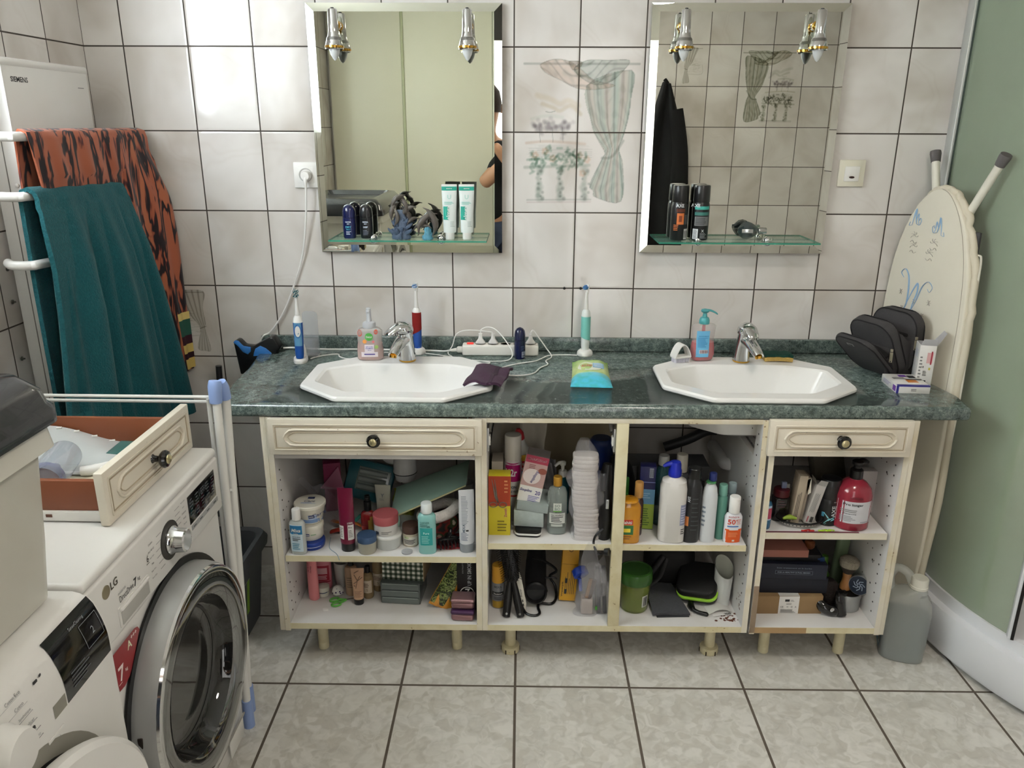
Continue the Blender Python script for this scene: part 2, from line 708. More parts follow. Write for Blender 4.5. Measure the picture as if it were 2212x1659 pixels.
# left wall with the window opening  y -2.30..-.80, z 1.62..2.36
WY0, WY1, WZ0, WZ1 = -2.3, -.86, 1.6, 2.36
b = MB()
for (y0, y1, z0, z1) in ((WY1, .1, 0, ZC), (-3.3, WY0, 0, ZC), (WY0, WY1, 0, WZ0), (WY0, WY1, WZ1, ZC)):
    b.box((XL - .06, (y0 + y1) / 2, (z0 + z1) / 2), (.12, y1 - y0, z1 - z0), MW_SIDE)
struct(b.obj('wall_left', flat=True))
b = MB()
b.box(((2.02 + XR) / 2, YR - .05, ZC / 2), (XR - 2.02, .1, ZC), MW_REAR)
b.box((2.02 + .005, (YR + YD) / 2, ZC / 2), (.01, YR - YD, ZC), MW_REAR)
struct(b.obj('wall_rear', flat=True))
slab('wall_rear_recess', ((XL + 2.02) / 2, YD - .06, ZC / 2), (2.02 - XL + .3, .1, ZC), CEIL)

# window frame, panes, sheer curtain
fr = MB()
xw = XL - .07
for z in (WZ0 + .02, WZ1 - .02):
    fr.box((xw, (WY0 + WY1) / 2, z), (.05, WY1 - WY0, .04), WHITE, .004)
for y in (WY0 + .02, WY1 - .02, -1.63):
    fr.box((xw, y, (WZ0 + WZ1) / 2), (.05, .06 if y == -1.63 else .04, WZ1 - WZ0), WHITE, .004)
w1 = struct(fr.obj('window_1'))
gl = MB()
gl.box((xw, (WY0 + WY1) / 2, (WZ0 + WZ1) / 2), (.004, WY1 - WY0 - .06, WZ1 - WZ0 - .06), mat('#ffffff', .02, a=.1, nz=0, key='pane'))
struct(gl.obj('window_pane', w1))
T = NT('sheer_fabric')
tr = T.n('BsdfTranslucent')
tr.inputs[0].default_value = (.85, .85, .82, 1)
tp = T.n('BsdfTransparent')
df = T.n('BsdfDiffuse')
df.inputs[0].default_value = (.8, .8, .78, 1)
m1, m2 = T.n('MixShader'), T.n('MixShader')
m1.inputs[0].default_value = .35
T.l(tr.outputs[0], m1.inputs[1])
T.l(df.outputs[0], m1.inputs[2])
m2.inputs[0].default_value = .07
T.l(m1.outputs[0], m2.inputs[1])
T.l(tp.outputs[0], m2.inputs[2])
T.l(m2.outputs[0], T.t.nodes['Material Output'].inputs[0])
b = MB()
b.sheet(lambda u, v: (XL + .03 + .012 * sin(u * 60), -2.36 + 1.28 * u + .18 * (1 - v) * u * u, WZ0 - .06 + (WZ1 - WZ0 + .12) * v), 150, 6, T.M, .001)
tag(b.obj('window_curtain'), 'sheer white curtain drawn across the high window above the washing machines', 'curtain')

# invented fill lamp, out of view above; brightens the right side and floor
t = thing('added_fill_lamp', 'added round white fill lamp on the ceiling, out of view', 'lamp', (1.9, -1.75, ZC))
b = MB()
b.lathe([(.21, 0), (.21, -.03), (.195, -.035)], WHITE, 40, cap1=False)
b.obj('fill_lamp_base', t)
b = MB()
b.lathe([(.194, -.032), (.18, -.052), (.10, -.066), (.0001, -.069)], mat('#fff0d8', .4, em=1., nz=0), 40, cap0=False)
b.obj('fill_diffuser', t)
l = bpy.data.lights.new('added_fill_light', 'AREA')
l.shape = 'DISK'
l.size = .36
l.energy = 12
l.color = (1, .93, .83)
o = bpy.data.objects.new('added_fill_light', l)
COL.objects.link(o)
o.location = (1.9, -1.75, ZC - .075)

# cream closet doors in the rear recess, seen in the mirror over the first basin
b = MB()
for x0, x1 in ((XL + .02, .385), (.405, 1.0)):
    b.box(((x0 + x1) / 2, YD + .02, 1.2), (x1 - x0, .03, 2.36), DOORC, .004)
b.box((.395, YD + .022, 1.2), (.02, .036, 2.36), mat('#b9bb98', .4), .003)
struct(b.obj('door_1'))
b = MB()
b.box((1.02, YD + .02, 1.2), (.035, .05, 2.4), mat('#e3e2cf', .4), .004)
b.box((1.99, YD + .02, 1.2), (.035, .05, 2.4), mat('#e3e2cf', .4), .004)
b.box((1.505, YD + .02, 2.38), (.94, .05, .04), mat('#e3e2cf', .4), .004)
b.box((1.3, YD - .005, 1.18), (.52, .02, 2.34), mat('#3b3733', .6))
struct(b.obj('door_2'))
b = MB()
b.box((1.77, YD + .0, .72), (.4, .02, 1.4), mat('#dfe6ea', .3))
struct(b.obj('door_3'))


# ------------------------------------------------------------------ printed tiles (ink painted on a fine grid, multiplied over the glaze)
class Ink:
    def __init__(s, w, h, cell):
        import numpy as np
        s.np = np
        s.w, s.h = w, h
        s.nx, s.ny = int(w / cell), int(h / cell)
        s.c = np.ones((s.ny + 1, s.nx + 1, 3))
        s.X, s.Y = np.meshgrid(np.linspace(0, 1, s.nx + 1), np.linspace(1, 0, s.ny + 1))   # Y = 0 top .. 1 bottom

    def mul(s, a, col):
        np = s.np
        a = np.clip(a, 0, 1)[..., None]
        s.c *= 1 - a * (1 - np.array(col))

    def inside(s, poly):
        np = s.np
        poly = [(p.x, p.y) for p in smooth_path([(x, y, 0) for x, y in poly], 4, True)]
        r = np.zeros_like(s.X, bool)
        n = len(poly)
        for i in range(n):
            x0, y0 = poly[i]
            x1, y1 = poly[(i + 1) % n]
            if y0 == y1:
                continue
            c = ((y0 > s.Y) != (y1 > s.Y)) & (s.X < (x1 - x0) * (s.Y - y0) / (y1 - y0) + x0)
            r ^= c
        return r.astype(float)

    def line(s, pts, r, col, a=1., asp=1.):
        np = s.np
        pts = [(p.x, p.y) for p in smooth_path([(x, y, 0) for x, y in pts], 4)]
        d = np.full(s.X.shape, 9.)
        for (x0, y0), (x1, y1) in zip(pts, pts[1:]):
            dx, dy = x1 - x0, (y1 - y0) * asp
            t = np.clip(((s.X - x0) * dx + (s.Y - y0) * asp * dy) / (dx * dx + dy * dy + 1e-12), 0, 1)
            d = np.minimum(d, np.hypot(s.X - x0 - t * dx, (s.Y - y0) * asp - t * dy))
        s.mul(a * np.clip((r - d) / (r * .7), 0, 1), col)

    def blob(s, x, y, r, col, a=1., asp=1.):
        s.mul(a * s.np.clip(1.5 * (1 - s.np.hypot(s.X - x, (s.Y - y) * asp) / r), 0, 1), col)

    def build(s, name, fn, m):
        np = s.np
        b = MB()
        W = s.nx + 1
        for j in range(s.ny + 1):
            for i in range(W):
                b.v.append(fn(i / s.nx, j / s.ny))
        used = s.c.min(axis=2) < .985
        cols = s.c
        # row j of the grid is v = j/ny from the bottom; ink arrays hold Y = 1 (bottom) at row 0
        for j in range(s.ny):
            for i in range(s.nx):
                if used[j:j + 2, i:i + 2].any():
                    a = j * W + i
                    b.f.append([a, a + 1, a + W + 1, a + W])
                    b.mi.append(0)
        b.mats = [m]
        o = b.obj(name, flat=True)
        at = o.data.color_attributes.new('paint', 'FLOAT_COLOR', 'POINT')
        buf = np.ones(((s.ny + 1) * W, 4))
        buf[:, :3] = cols.reshape(-1, 3)
        at.data.foreach_set('color', buf.astype('f').ravel())
        return struct(o)


def draw_big(mono=False):
    K = Ink(.4, .4946, .0022)
    np = K.np
    X, Y = K.X, K.Y
    asp = .4946 / .4
    g1, g2, pk, oc = (.66, .71, .68), (.50, .53, .51), (.86, .76, .70), (.85, .76, .60)
    if mono:
        g1, g2, pk, oc = (.66, .68, .62), (.42, .44, .38), (.74, .73, .66), (.78, .76, .66)
    cell = np.sin(X * 37 + 2 * np.sin(Y * 23)) * np.sin(Y * 41 + 2 * np.cos(X * 31))
    # pole
    K.line([(.08, .095), (.96, .095)], .012, g2, .8, asp)
    # hanging curtain on the right
    body = [(.56, .22), (.90, .13), (.905, .30), (.89, .42), (.86, .52), (.83, .60), (.865, .70), (.865, .925), (.66, .90), (.64, .86), (.61, .82), (.70, .66), (.72, .62), (.66, .54), (.61, .45)]
    ins = K.inside(body)
    edge_l = np.interp(Y, [.13, .3, .45, .6, .66, .85, .93], [.55, .57, .62, .74, .72, .64, .66])
    edge_r = np.interp(Y, [.13, .3, .45, .6, .66, .85, .93], [.905, .905, .88, .83, .84, .87, .87])
    f = (X - edge_l) / np.maximum(edge_r - edge_l, .02)
    fold = .5 + .5 * np.sin(f * 2 * np.pi * 5.2)
    K.mul(ins * .55, g1)
    bandm = .5 + .5 * np.sin(f * 2 * np.pi * 2.6 + .6)
    K.mul(ins * bandm * .8, pk)
    K.mul(ins * (1 - bandm) * .8, (.72, .82, .77) if not mono else g1)
    K.mul(ins * np.clip(cell * 1.6, 0, 1) * .5, g1)
    K.mul(ins * np.clip(np.sin(f * 19 + 1.2), 0, 1) * .35, (.62, .82, .78) if not mono else g1)
    K.mul(ins * fold ** 5 * .75, g2)
    K.mul(ins * (.5 + .5 * np.sin(f * 41 + 5 * Y)) ** 8 * .4, g2)
    K.line(body + [body[0]], .006, g2, .6, asp)
    K.line([(.70, .655), (.78, .645), (.86, .55)], .016, g2, .8, asp)
    # swags over the pole
    for poly, ph in (([(.20, .10), (.30, .07), (.42, .08), (.52, .13), (.62, .19), (.78, .22), (.62, .245), (.48, .235), (.36, .19), (.24, .145)], 0),
                     ([(.46, .12), (.56, .075), (.72, .075), (.88, .075), (.83, .14), (.74, .20), (.62, .215), (.50, .165)], 1),
                     ([(.42, .08), (.52, .085), (.50, .12), (.45, .13)], 2)):
        i = K.inside(poly)
        K.mul(i * 1., pk if ph != 1 else g1)
        K.mul(i * np.clip(cell, 0, 1) * .6, g1)
        K.mul(i * (.5 + .5 * np.sin((X * 1.0 + (-1 if ph == 1 else 1) * Y * -2.1 + ph) * 52 + 3 * np.sin(X * 19))) ** 6 * .7, g2)
        K.line(poly + [poly[0]], .005, g2, .7, asp)
    # sky and clouds
    for pts, r, c, a in (([(.18, .28), (.28, .30), (.36, .33), (.42, .31), (.50, .34)], .03, oc, .5), ([(.22, .33), (.30, .35), (.36, .37), (.44, .34), (.52, .39)], .022, (.78, .70, .55), .6),
                         ([(.14, .42), (.26, .40), (.38, .41)], .02, (.82, .88, .84), .6), ([(.25, .375), (.28, .38), (.32, .373)], .005, g2, .9)):
        K.line(pts, r, c if not mono else g1, a, asp)
    r = random.Random(4)
    # trees
    for tx in (.20, .30, .38):
        for k in range(26):
            K.blob(tx + r.gauss(0, .045), .465 + r.gauss(0, .02), .024, (.62, .60, .62), .55, asp)
        K.line([(tx, .47), (tx + .01, .56)], .004, g2, .8, asp)
    K.line([(.10, .565), (.25, .555), (.40, .56), (.56, .57)], .016, pk, .9, asp)
    for k in range(30):
        K.line([(.10 + r.random() * .1, .575 + k * .0025), (.45 + r.random() * .15, .577 + k * .0025)], .0035, g2, .16, asp)
    for k in range(5):
        K.line([(.12, .60 + .012 * k), (.62, .603 + .012 * k)], .004, g2, .35, asp)
    # balustrade
    K.line([(.09, .715), (.60, .70)], .018, g1, .9, asp)
    K.line([(.11, .92), (.62, .915)], .01, g2, .55, asp)
    K.line([(.11, .935), (.62, .93)], .008, (.72, .62, .64), .5, asp)
    for bx in (.205, .375, .57):
        for yy, w in ((.73, .035), (.75, .026), (.78, .022), (.81, .026), (.84, .034), (.865, .028), (.89, .022), (.905, .036)):
            K.blob(bx + r.gauss(0, .006), yy, w * 1.25, g1, 1., asp)
            K.blob(bx + r.gauss(0, .016), yy + .006, w * .6, g2, .8, asp)
    # leaves and flowers
    for k in range(80):
        x, y = r.uniform(.10, .58), r.gauss(.665, .03)
        a = r.uniform(0, 6.3)
        K.line([(x, y), (x + .035 * cos(a), y + .026 * sin(a))], .014, (.50, .62, .56) if not mono else g2, .75, asp)
    for x, y in ((.17, .64), (.25, .615), (.31, .66), (.52, .64), (.58, .665), (.55, .75)):
        for q in range(5):
            K.blob(x + .018 * cos(q * 1.26), y + .015 * sin(q * 1.26), .018, (.93, .74, .62) if not mono else g1, .8, asp)
    return K


def draw_small():
    K = Ink(.2, .2473, .0016)
    np = K.np
    X, Y = K.X, K.Y
    asp = .2473 / .2
    g1, g2 = (.72, .72, .68), (.45, .44, .41)
    K.line([(.22, .095), (.78, .095)], .014, g2, .7, asp)
    body = [(.36, .08), (.78, .08), (.74, .30), (.76, .52), (.74, .60), (.80, .90), (.70, .92), (.58, .88), (.66, .60), (.52, .42), (.40, .2)]
    i = K.inside(body)
    K.mul(i * .8, g1)
    el = np.interp(Y, [.08, .42, .6, .9], [.36, .52, .66, .58])
    er = np.interp(Y, [.08, .42, .6, .9], [.78, .75, .75, .8])
    f = (X - el) / np.maximum(er - el, .02)
    K.mul(i * (.5 + .5 * np.sin(f * 26)) ** 4 * .8, g2)
    K.line(body + [body[0]], .006, g2, .5, asp)
    r = random.Random(2)
    for k in range(70):
        x, y = r.uniform(.2, .6), r.uniform(.33, .66)
        if x < .3 + (y - .1) * .6:
            K.line([(x, y), (x + r.uniform(.05, .12), y + r.gauss(0, .008))], .006, g1 if k % 3 else g2, .5, asp)
    K.line([(.2, .48), (.2, .70), (.62, .70)], .012, g1, .8, asp)
    K.line([(.66, .6), (.76, .57)], .014, g2, .8, asp)
    return K


big, bigm, small = draw_big(), draw_big(True), draw_small()
big.build('wall_back_print', lambda u, v: (1.2 + .4 * u, -.0005, ZA - 2 * TH + .4946 * v), MW_BACKP)
small.build('wall_back_print', lambda u, v: (0 + .2 * u, -.0005, ZA - 4 * TH + TH * v), MW_BACKP)
small.build('wall_left_print', lambda u, v: (XL + .0005, -.6006 + .2 * u, ZA + TH * v), MW_SIDEP)
bigm.build('wall_rear_print', lambda u, v: (2.985 - .4 * u, YR + .0005, ZA + .012 - TH + .4946 * v), MW_REARP)
small.build('wall_rear_print', lambda u, v: (2.385 - .2 * u, YR + .0005, ZA + .012 + .0 + TH * v), MW_REARP)

# ------------------------------------------------------------------ shower in the right corner
TRAYW = mat('#e6e8ec', .22, coat=.3, nz=.02)
ALU = mat('#c9ccca', .3, .55, nz=.03)
GLS = mat('#b0c0a8', .3, a=.43, nz=.10, ns=5, key='shower_glass', b=.05, bs=20)
GLS2 = mat('#6f8577', .3, a=.30, nz=.12, ns=4, key='shower_glass2')


def arc(off, n=22, y_end=None):
    pts = [(2.525 + off, 0.), (2.525 + off, -.145), (2.525 + off, -.289)]
    R = .9 - off
    for i in range(1, n + 1):
        a = pi + (pi / 2) * i / n
        pts.append((3.425 + R * cos(a), -.289 + R * sin(a)))
    return pts


def tray_outline(off):
    return arc(off) + [(3.425, -.289 - .9 + off), (3.45, -.289 - .9 + off), (3.45, 0)]


t = thing('shower_enclosure', 'quarter-round corner shower with frosted green glass and a white tray', 'shower', (2.9, -.5, 0))


def rel(o, t=t):
    o.location = -t.location
    return o


b = MB()
A, B_, C_, D_, E_ = tray_outline(0.012), tray_outline(0.), tray_outline(.004), tray_outline(.02), tray_outline(.075)
lev = [(A, .012), (B_, .03), (B_, .142), (C_, .156), (D_, .162), (E_, .162), (tray_outline(.10), .10)]
n = len(A)
vs = [(p[0], p[1], z) for pl, z in lev for p in pl]
fs = []
for k in range(len(lev) - 1):
    for i in range(n - 1):
        fs.append((k * n + i, (k + 1) * n + i, (k + 1) * n + i + 1, k * n + i + 1))
fs.append(tuple(range((len(lev) - 1) * n, len(lev) * n)))
b.add(vs, fs, TRAYW)
rel(b.obj('tray', t, ang=50))


def wall_strip(pts, z0, z1, th, m, b=None):
    b = b or MB()
    n = len(pts)
    nr = []
    for i, p in enumerate(pts):
        a, c = Vector(pts[max(i - 1, 0)]), Vector(pts[min(i + 1, n - 1)])
        d = (c - a).normalized()
        nr.append(Vector((-d.y, d.x)))
    L = [(p[0] + q.x * th / 2, p[1] + q.y * th / 2) for p, q in zip(pts, nr)]
    R = [(p[0] - q.x * th / 2, p[1] - q.y * th / 2) for p, q in zip(pts, nr)]
    poly = L + R[::-1]
    vs = [(x, y, z) for z in (z0, z1) for x, y in poly]
    N = len(poly)
    fs = [(i, (i + 1) % N, N + (i + 1) % N, N + i) for i in range(N)]
    for i in range(n - 1):
        fs.append((i + 1, i, N - 1 - i, N - 2 - i))
        fs.append((N + i, N + i + 1, N + N - 2 - i, N + N - 1 - i))
    return b.add(vs, fs, m)


gp = arc(.035)
fixed = [p for p in gp if p[1] > -.66]
rel(wall_strip(gp, .162, .200, .022, TRAYW).obj('bottom_rail', t))
rel(wall_strip(fixed, .200, 2.0, .006, GLS).obj('glass_panel', t))
inner = [p for p in arc(.062) if p[1] > -.53]
rel(wall_strip(inner, .200, 1.98, .006, GLS2).obj('sliding_door', t))
b = MB()
b.box((2.562, -.021, 1.10), (.030, .042, 1.88), ALU, .003)
b.box((2.5585, -.045, 1.10), (.010, .006, 1.86), mat('#34403a', .5), .001)
rel(b.obj('wall_profile', t))
ex, ey = inner[-1]
b = MB()
b.box((ex, ey, 1.09), (.012, .016, 1.78), mat('#84875f', .5), .003)
rel(b.obj('door_seal', t))
ex, ey = fixed[-1]
b = MB(RM(0, 0, -24, (ex, ey, 0)))
b.box((0, -.012, 1.1), (.016, .024, 1.8), mat('#e8ebef', .25), .003)
b.box((.004, -.026, 1.1), (.008, .003, 1.8), BLACK)
rel(b.obj('jamb', t))
rel(wall_strip(gp, 2.0, 2.04, .03, ALU).obj('top_rail', t))

# ------------------------------------------------------------------ worktop
MARB = marble_mat()
LAMW = worn_mat('#dcd5c4', '#cfc3a2', .6, 7)      # cream carcass edges
INW = worn_mat('#dad8d6', '#cdc8c0', .8, 5, spot=.80)       # white inside
EDGE = worn_mat('#d8cfae', '#c9bb90', .6, 12)     # yellowed shelf edge
FRONT = worn_mat('#dcd4c4', '#d5cab3', .75, 4)
CT = .855
S1 = (.872, -.352)
S2 = (1.921, -.330)
OCT_O = [(-.28, .10), (-.28, -.10), (-.158, -.211), (.15, -.211), (.278, -.105), (.278, .10), (.165, .20), (-.155, .20)]
OCT_I = [(-.24, .065), (-.24, -.062), (-.135, -.152), (.132, -.152), (.244, -.060), (.244, .068), (.134, .118), (-.145, .118)]


def rounded(poly, r, n=4):
    out = []
    N = len(poly)
    for i in range(N):
        p, a, c = Vector(poly[i]), Vector(poly[i - 1]), Vector(poly[(i + 1) % N])
        d1, d2 = (a - p).normalized(), (c - p).normalized()
        p1, p2 = p + d1 * r, p + d2 * r
        for k in range(n + 1):
            t = k / n
            out.append(tuple(p1 * (1 - t) ** 2 + p * 2 * t * (1 - t) + p2 * t * t))
    return out


outl = [(.408, -.588), (2.463, -.560), (2.478, -.45), (2.44, -.2), (2.385, -.002), (.338, -.002), (.370, -.23), (.376, -.40)]
b = MB()
b.prism(outl, CT - .038, CT, MARB, bev=.011, seg=3)
ct = b.obj('countertop', ang=50)
cut = MB()
for sx, sy in (S1, S2):
    cut.prism([(sx + x * .95, sy + y * .95) for x, y in OCT_O], .5, 1.2, MARB)
co = cut.obj('cutter')
md = ct.modifiers.new('b', 'BOOLEAN')
md.operation = 'DIFFERENCE'
md.object = co
md.solver = 'EXACT'
bpy.context.view_layer.update()
me = bpy.data.meshes.new_from_object(ct.evaluated_get(bpy.context.evaluated_depsgraph_get()))
ct.modifiers.clear()
ct.data = me
bpy.data.objects.remove(co)
tag(ct, 'long dark green marbled worktop with two white basins set in it', 'countertop')
b = MB()
b.box((1.36, -.011, .8775), (2.03, .021, .045), MARB, .004)
b.obj('upstand', ct)

CER = mat('#f1f0ed', .16, nz=.01)


def basin(c, label):
    t = thing('washbasin', label, 'sink', (c[0], c[1], CT), 0, 'octagonal basins set in the worktop')
    b = MB()
    O, I = rounded(OCT_O, .011), rounded(OCT_I, .016)
    n = len(O)
    mid = [((x1 + x2) / 2, (y1 + y2) / 2) for (x1, y1), (x2, y2) in zip(O, I)]

    def sc(p, k, cy=-.017):
        return [(x * k, (y - cy) * k + cy) for x, y in p]
    lev = [(sc(O, .99), .0005), (O, .004), (O, .010), (sc(O, .985), .0155), (mid, .014), (sc(I, 1.03), .013), (I, .008), (sc(I, .965), -.012), (sc(I, .86), -.075), (sc(I, .74), -.115), (sc(I, .5), -.132), (sc(I, .12), -.137)]
    vs = [(x, y, z) for p, z in lev for x, y in p]
    fs = [(k * n + i, k * n + (i + 1) % n, (k + 1) * n + (i + 1) % n, (k + 1) * n + i) for k in range(len(lev) - 1) for i in range(n)]
    fs.append(tuple(range((len(lev) - 1) * n, len(lev) * n)))
    b.add(vs, fs, CER)
    lev = [(sc(I, 1.02), -.001), (sc(I, 1.0), -.04), (sc(I, .90), -.085), (sc(I, .77), -.128), (sc(I, .5), -.146), (sc(I, .14), -.152)]
    vs = [(x, y, z) for p, z in lev for x, y in p]
    fs = [(k * n + i, (k + 1) * n + i, (k + 1) * n + (i + 1) % n, k * n + (i + 1) % n) for k in range(len(lev) - 1) for i in range(n)]
    fs.append(tuple(range((len(lev) - 1) * n, len(lev) * n)))
    b.add(vs, fs, CER)
    b.obj('bowl', t, ang=28)
    d = MB()
    d.lathe([(.028, -.1365), (.030, -.1335), (.022, -.134), (.018, -.136)], CHROME, M=Matrix.Translation((0, -.017, 0)))
    d.obj('drain', t)
    return t


basin(S1, 'white octagonal basin with a purple washcloth hanging over its rim')
basin(S2, 'white octagonal basin with a sponge on its back rim')


def tap(x, y, rz, lever, label):
    t = thing('mixer_tap', label, 'tap', (x, y, CT + .0145), rz, 'chrome mixer taps on the basins')
    b = MB()
    b.lathe([(.0255, 0), (.027, .002), (.027, .005), (.025, .007)], BRASS)
    b.obj('base_ring', t)
    b = MB()
    b.tube([(0, 0, .006), (0, -.001, .03), (0, -.006, .06), (0, -.014, .085), (0, -.018, .1)], [.027, .025, .0235, .0245, .025], CHROME, 20)
    b.tube([(0, -.012, .078), (0, -.045, .072), (0, -.085, .056), (0, -.105, .044)], [.022, .020, .0175, .0155], CHROME, 16, flat=.85)
    b.obj('tap_body', t)
    b = MB()
    b.tube([(0, -.103, .044), (0, -.106, .037)], [.0115, .0105], BRASS, 16)
    b.obj('aerator', t)
    b = MB(RM(0, 0, lever, (0, -.014, .1)))
    vs = []
    b.loft([(-.004, .0265, .0265, 2), (.004, .0278, .0278, 2), (.014, .0262, .027, 2, 0, -.002), (.023, .0205, .0235, 2, 0, -.006), (.030, .011, .0155, 2, 0, -.010), (.032, .001, .003, 2, 0, -.012)], CHROME, 24)
    b.tube([(0, -.004, .016), (0, -.026, .014), (0, -.052, .001), (0, -.062, -.008)], [.026, .0245, .020, .0145], CHROME, 16, flat=.5)
    b.obj('lever', t)
    b = MB(RM(0, 0, lever, (0, -.014, .1)))
    b.lathe([(.0035, 0), (.0035, .003), (.002, .004)], mat('#9a2f35', .4), M=RM(90, 0, 0, (0, -.0268, .002)))
    b.obj('marker', t)


tap(.869, -.198, -16, -38, 'chrome mixer tap with lever turned aside, on the basin beside the pink foam soap')
tap(1.931, -.172, 14, -6, 'chrome mixer tap facing forward, on the basin beside the red soap bottle')

# ------------------------------------------------------------------ mirrors, spot lamps, glass shelves
MIR = mat('#e6e9e0', .004, 1., nz=0, key='mirror_glass')
GREENG = mat('#8fc4b0', .05, a=.35, nz=0)
GEDGE = mat('#3f8f78', .1, a=.85, nz=0)


def mirror(x0, x1, z0, z1, label):
    t = thing('wall_mirror', label, 'mirror', ((x0 + x1) / 2, 0, (z0 + z1) / 2), 0, 'frameless mirrors on the tiled wall')
    w, h, bv = (x1 - x0) / 2, (z1 - z0) / 2, .024
    b = MB()
    yb, ye, yf = -.0005, -.0180, -.0195
    R = lambda a, c, y: [(-a, y, -c), (a, y, -c), (a, y, c), (-a, y, c)]
    vs = R(w, h, yb) + R(w, h, ye) + R(w - bv, h - bv, yf)
    fs = []
    for k in (0, 1):
        for i in range(4):
            j = (i + 1) % 4
            fs.append((k * 4 + i, k * 4 + j, (k + 1) * 4 + j, (k + 1) * 4 + i))
    fs.append((8, 9, 10, 11))
    b.add(vs[:], [f for f in fs], MIR)
    b.obj('mirror_glass', t, flat=True)


mirror(.574, 1.164, 1.185, 1.928, 'frameless mirror over the basin nearer the towel radiator')
mirror(1.611, 2.200, 1.190, 1.929, 'frameless mirror over the basin nearer the shower')


def spot(x, label, rz=0):
    t = thing('mirror_lamp', label, 'lamp', (x, -.0195, 1.845), rz, 'chrome spot lamps on the mirrors')
    b = MB()
    b.lathe([(.013, 0), (.013, .003), (.007, .006), (.006, .03), (.006, .04)], CHROME, M=RM(90, 0, 0, (0, 0, .02)))
    b.obj('arm', t)
    b = MB()
    b.lathe([(.011, .010), (.014, .014), (.014, .022), (.011, .026)], BRASS, M=RM(90, 0, 0, (0, 0, .02)))
    b.obj('knuckle', t)
    b = MB(Matrix.Translation((0, -.052, 0)))
    b.lathe([(.003, .060), (.012, .0595), (.0145, .056), (.0155, .0), (.0175, -.012), (.0235, -.028), (.0262, -.038), (.0265, -.042)], CHROME, 28, cap1=False)
    b.lathe([(.0245, -.041), (.022, -.02), (.010, -.006), (.0001, -.006)], STEEL, 24, cap0=False)
    b.lathe([(.005, .0595), (.005, .063), (.001, .064)], BLACK, 12)
    b.obj('lamp_shade', t)
    b = MB(Matrix.Translation((0, -.052, 0)))
    b.lathe([(.0262, -.040), (.0280, -.041), (.0280, -.0455), (.0262, -.0465)], BRASS, 28, cap0=False, cap1=False)
    b.lathe([(.0262, -.0465), (.0272, -.048), (.0265, -.0505), (.024, -.0505)], CHROME, 28, cap0=False, cap1=False)
    b.obj('brass_ring', t)
    b = MB(Matrix.Translation((0, -.052, 0)))
    b.lathe([(.011, -.02), (.0155, -.038), (.0165, -.050), (.0125, -.065), (.006, -.077), (.001, -.0815)], mat('#e9ecec', .25, nz=0, t=.2), 20)
    b.obj('bulb', t)


spot(.667, 'chrome spot lamp with candle bulb, hanging above the roll-on deodorants')
spot(1.063, 'chrome spot lamp with candle bulb, hanging above the two toothpaste tubes')
spot(1.703, 'chrome spot lamp with candle bulb, hanging above the black spray cans')
spot(2.096, 'chrome spot lamp with candle bulb, on the mirror edge nearest the shower')


def gshelf(x0, x1, label):
    w = x1 - x0
    t = thing('glass_shelf', label, 'shelf', ((x0 + x1) / 2, -.0195, 1.2345), 0, 'glass shelves under the mirrors')
    b = MB()
    b.box((0, -.05, 0), (w, .098, .0045), GREENG)
    b.box((0, -.0992, 0), (w, .0012, .005), GEDGE)
    for s_ in (-1, 1):
        b.box((s_ * w / 2, -.05, 0), (.0012, .098, .005), GEDGE)
    b.obj('glass_plate', t, flat=True)
    for s_ in (-1, 1):
        b = MB(Matrix.Translation((s_ * w * .22 - .008, 0, 0)))
        b.lathe([(.011, 0), (.011, .003), (.006, .005), (.006, .03)], CHROME, 16, M=RM(90, 0, 0, (0, 0, -.008)))
        b.lathe([(.0001, -.0165), (.008, -.0145), (.013, -.009), (.0145, -.003), (.0145, -.0025)], CHROME, 20, M=Matrix.Translation((0, -.042, 0)))
        b.lathe([(.0145, .0026), (.0145, .004), (.0125, .010), (.007, .0145), (.0001, .0155)], CHROME, 20, M=Matrix.Translation((0, -.042, 0)))
        b.obj('shelf_clamp', t)


gshelf(.621, 1.118, 'green glass shelf carrying roll-ons, dolphin figurines and toothpaste')
gshelf(1.657, 2.157, 'green glass shelf carrying two black spray cans and a perfume bottle')

# ------------------------------------------------------------------ socket, switch, pegs
t = thing('wall_socket', 'white wall socket beside the mirror with a plug in it', 'socket', (.536, -.0005, 1.428))
b = MB()
b.box((0, -.005, 0), (.078, .009, .080), WHITE, .003)
b.box((0, -.0095, 0), (.050, .002, .050), WHITE, .002)
b.lathe([(.0215, 0), (.0215, .003), (.019, .003), (.018, -.002)], mat('#b9b7b2', .4), M=RM(90, 0, 0, (0, -.010, 0)))
b.obj('socket_plate', t)
t = thing('wall_switch', 'cream wall switch with a small dark oval, between mirror and ironing board', 'switch', (2.267, -.0005, 1.442))
b = MB()
b.box((0, -.005, 0), (.082, .009, .082), mat('#ddd8c6', .35), .003)
b.obj('switch_plate', t)
b = MB()
b.box((0, -.011, -.001), (.046, .004, .046), WHITE, .0015, M=RM(3, 0, 0))
b.lathe([(.0001, 0), (.0085, 0), (.0085, .001), (.0001, .001)], mat('#2a1512', .4), M=RM(90, 0, 0, (0, -.0128, -.012)) @ Matrix.Diagonal((1, .42, 1, 1)))
b.obj('rocker', t)
for x, s_ in ((1.371, 'small dark wall plug in the tile joint, farther from the mint toothbrush'), (1.425, 'small dark wall plug in the tile joint, just behind the mint toothbrush head')):
    b = MB()
    b.lathe([(.0045, 0), (.0045, .004), (.002, .005), (.002, .001)], mat('#1c1a19', .5), 14, M=RM(90, 0, 0, (0, 0, 0)))
    o = b.obj('wall_plug', None, (x, 0, 1.0665))
    tag(o, s_, 'wall plug', 'wall plugs in the tile joint')
sc = mat('#5d5a52', .4, .6)
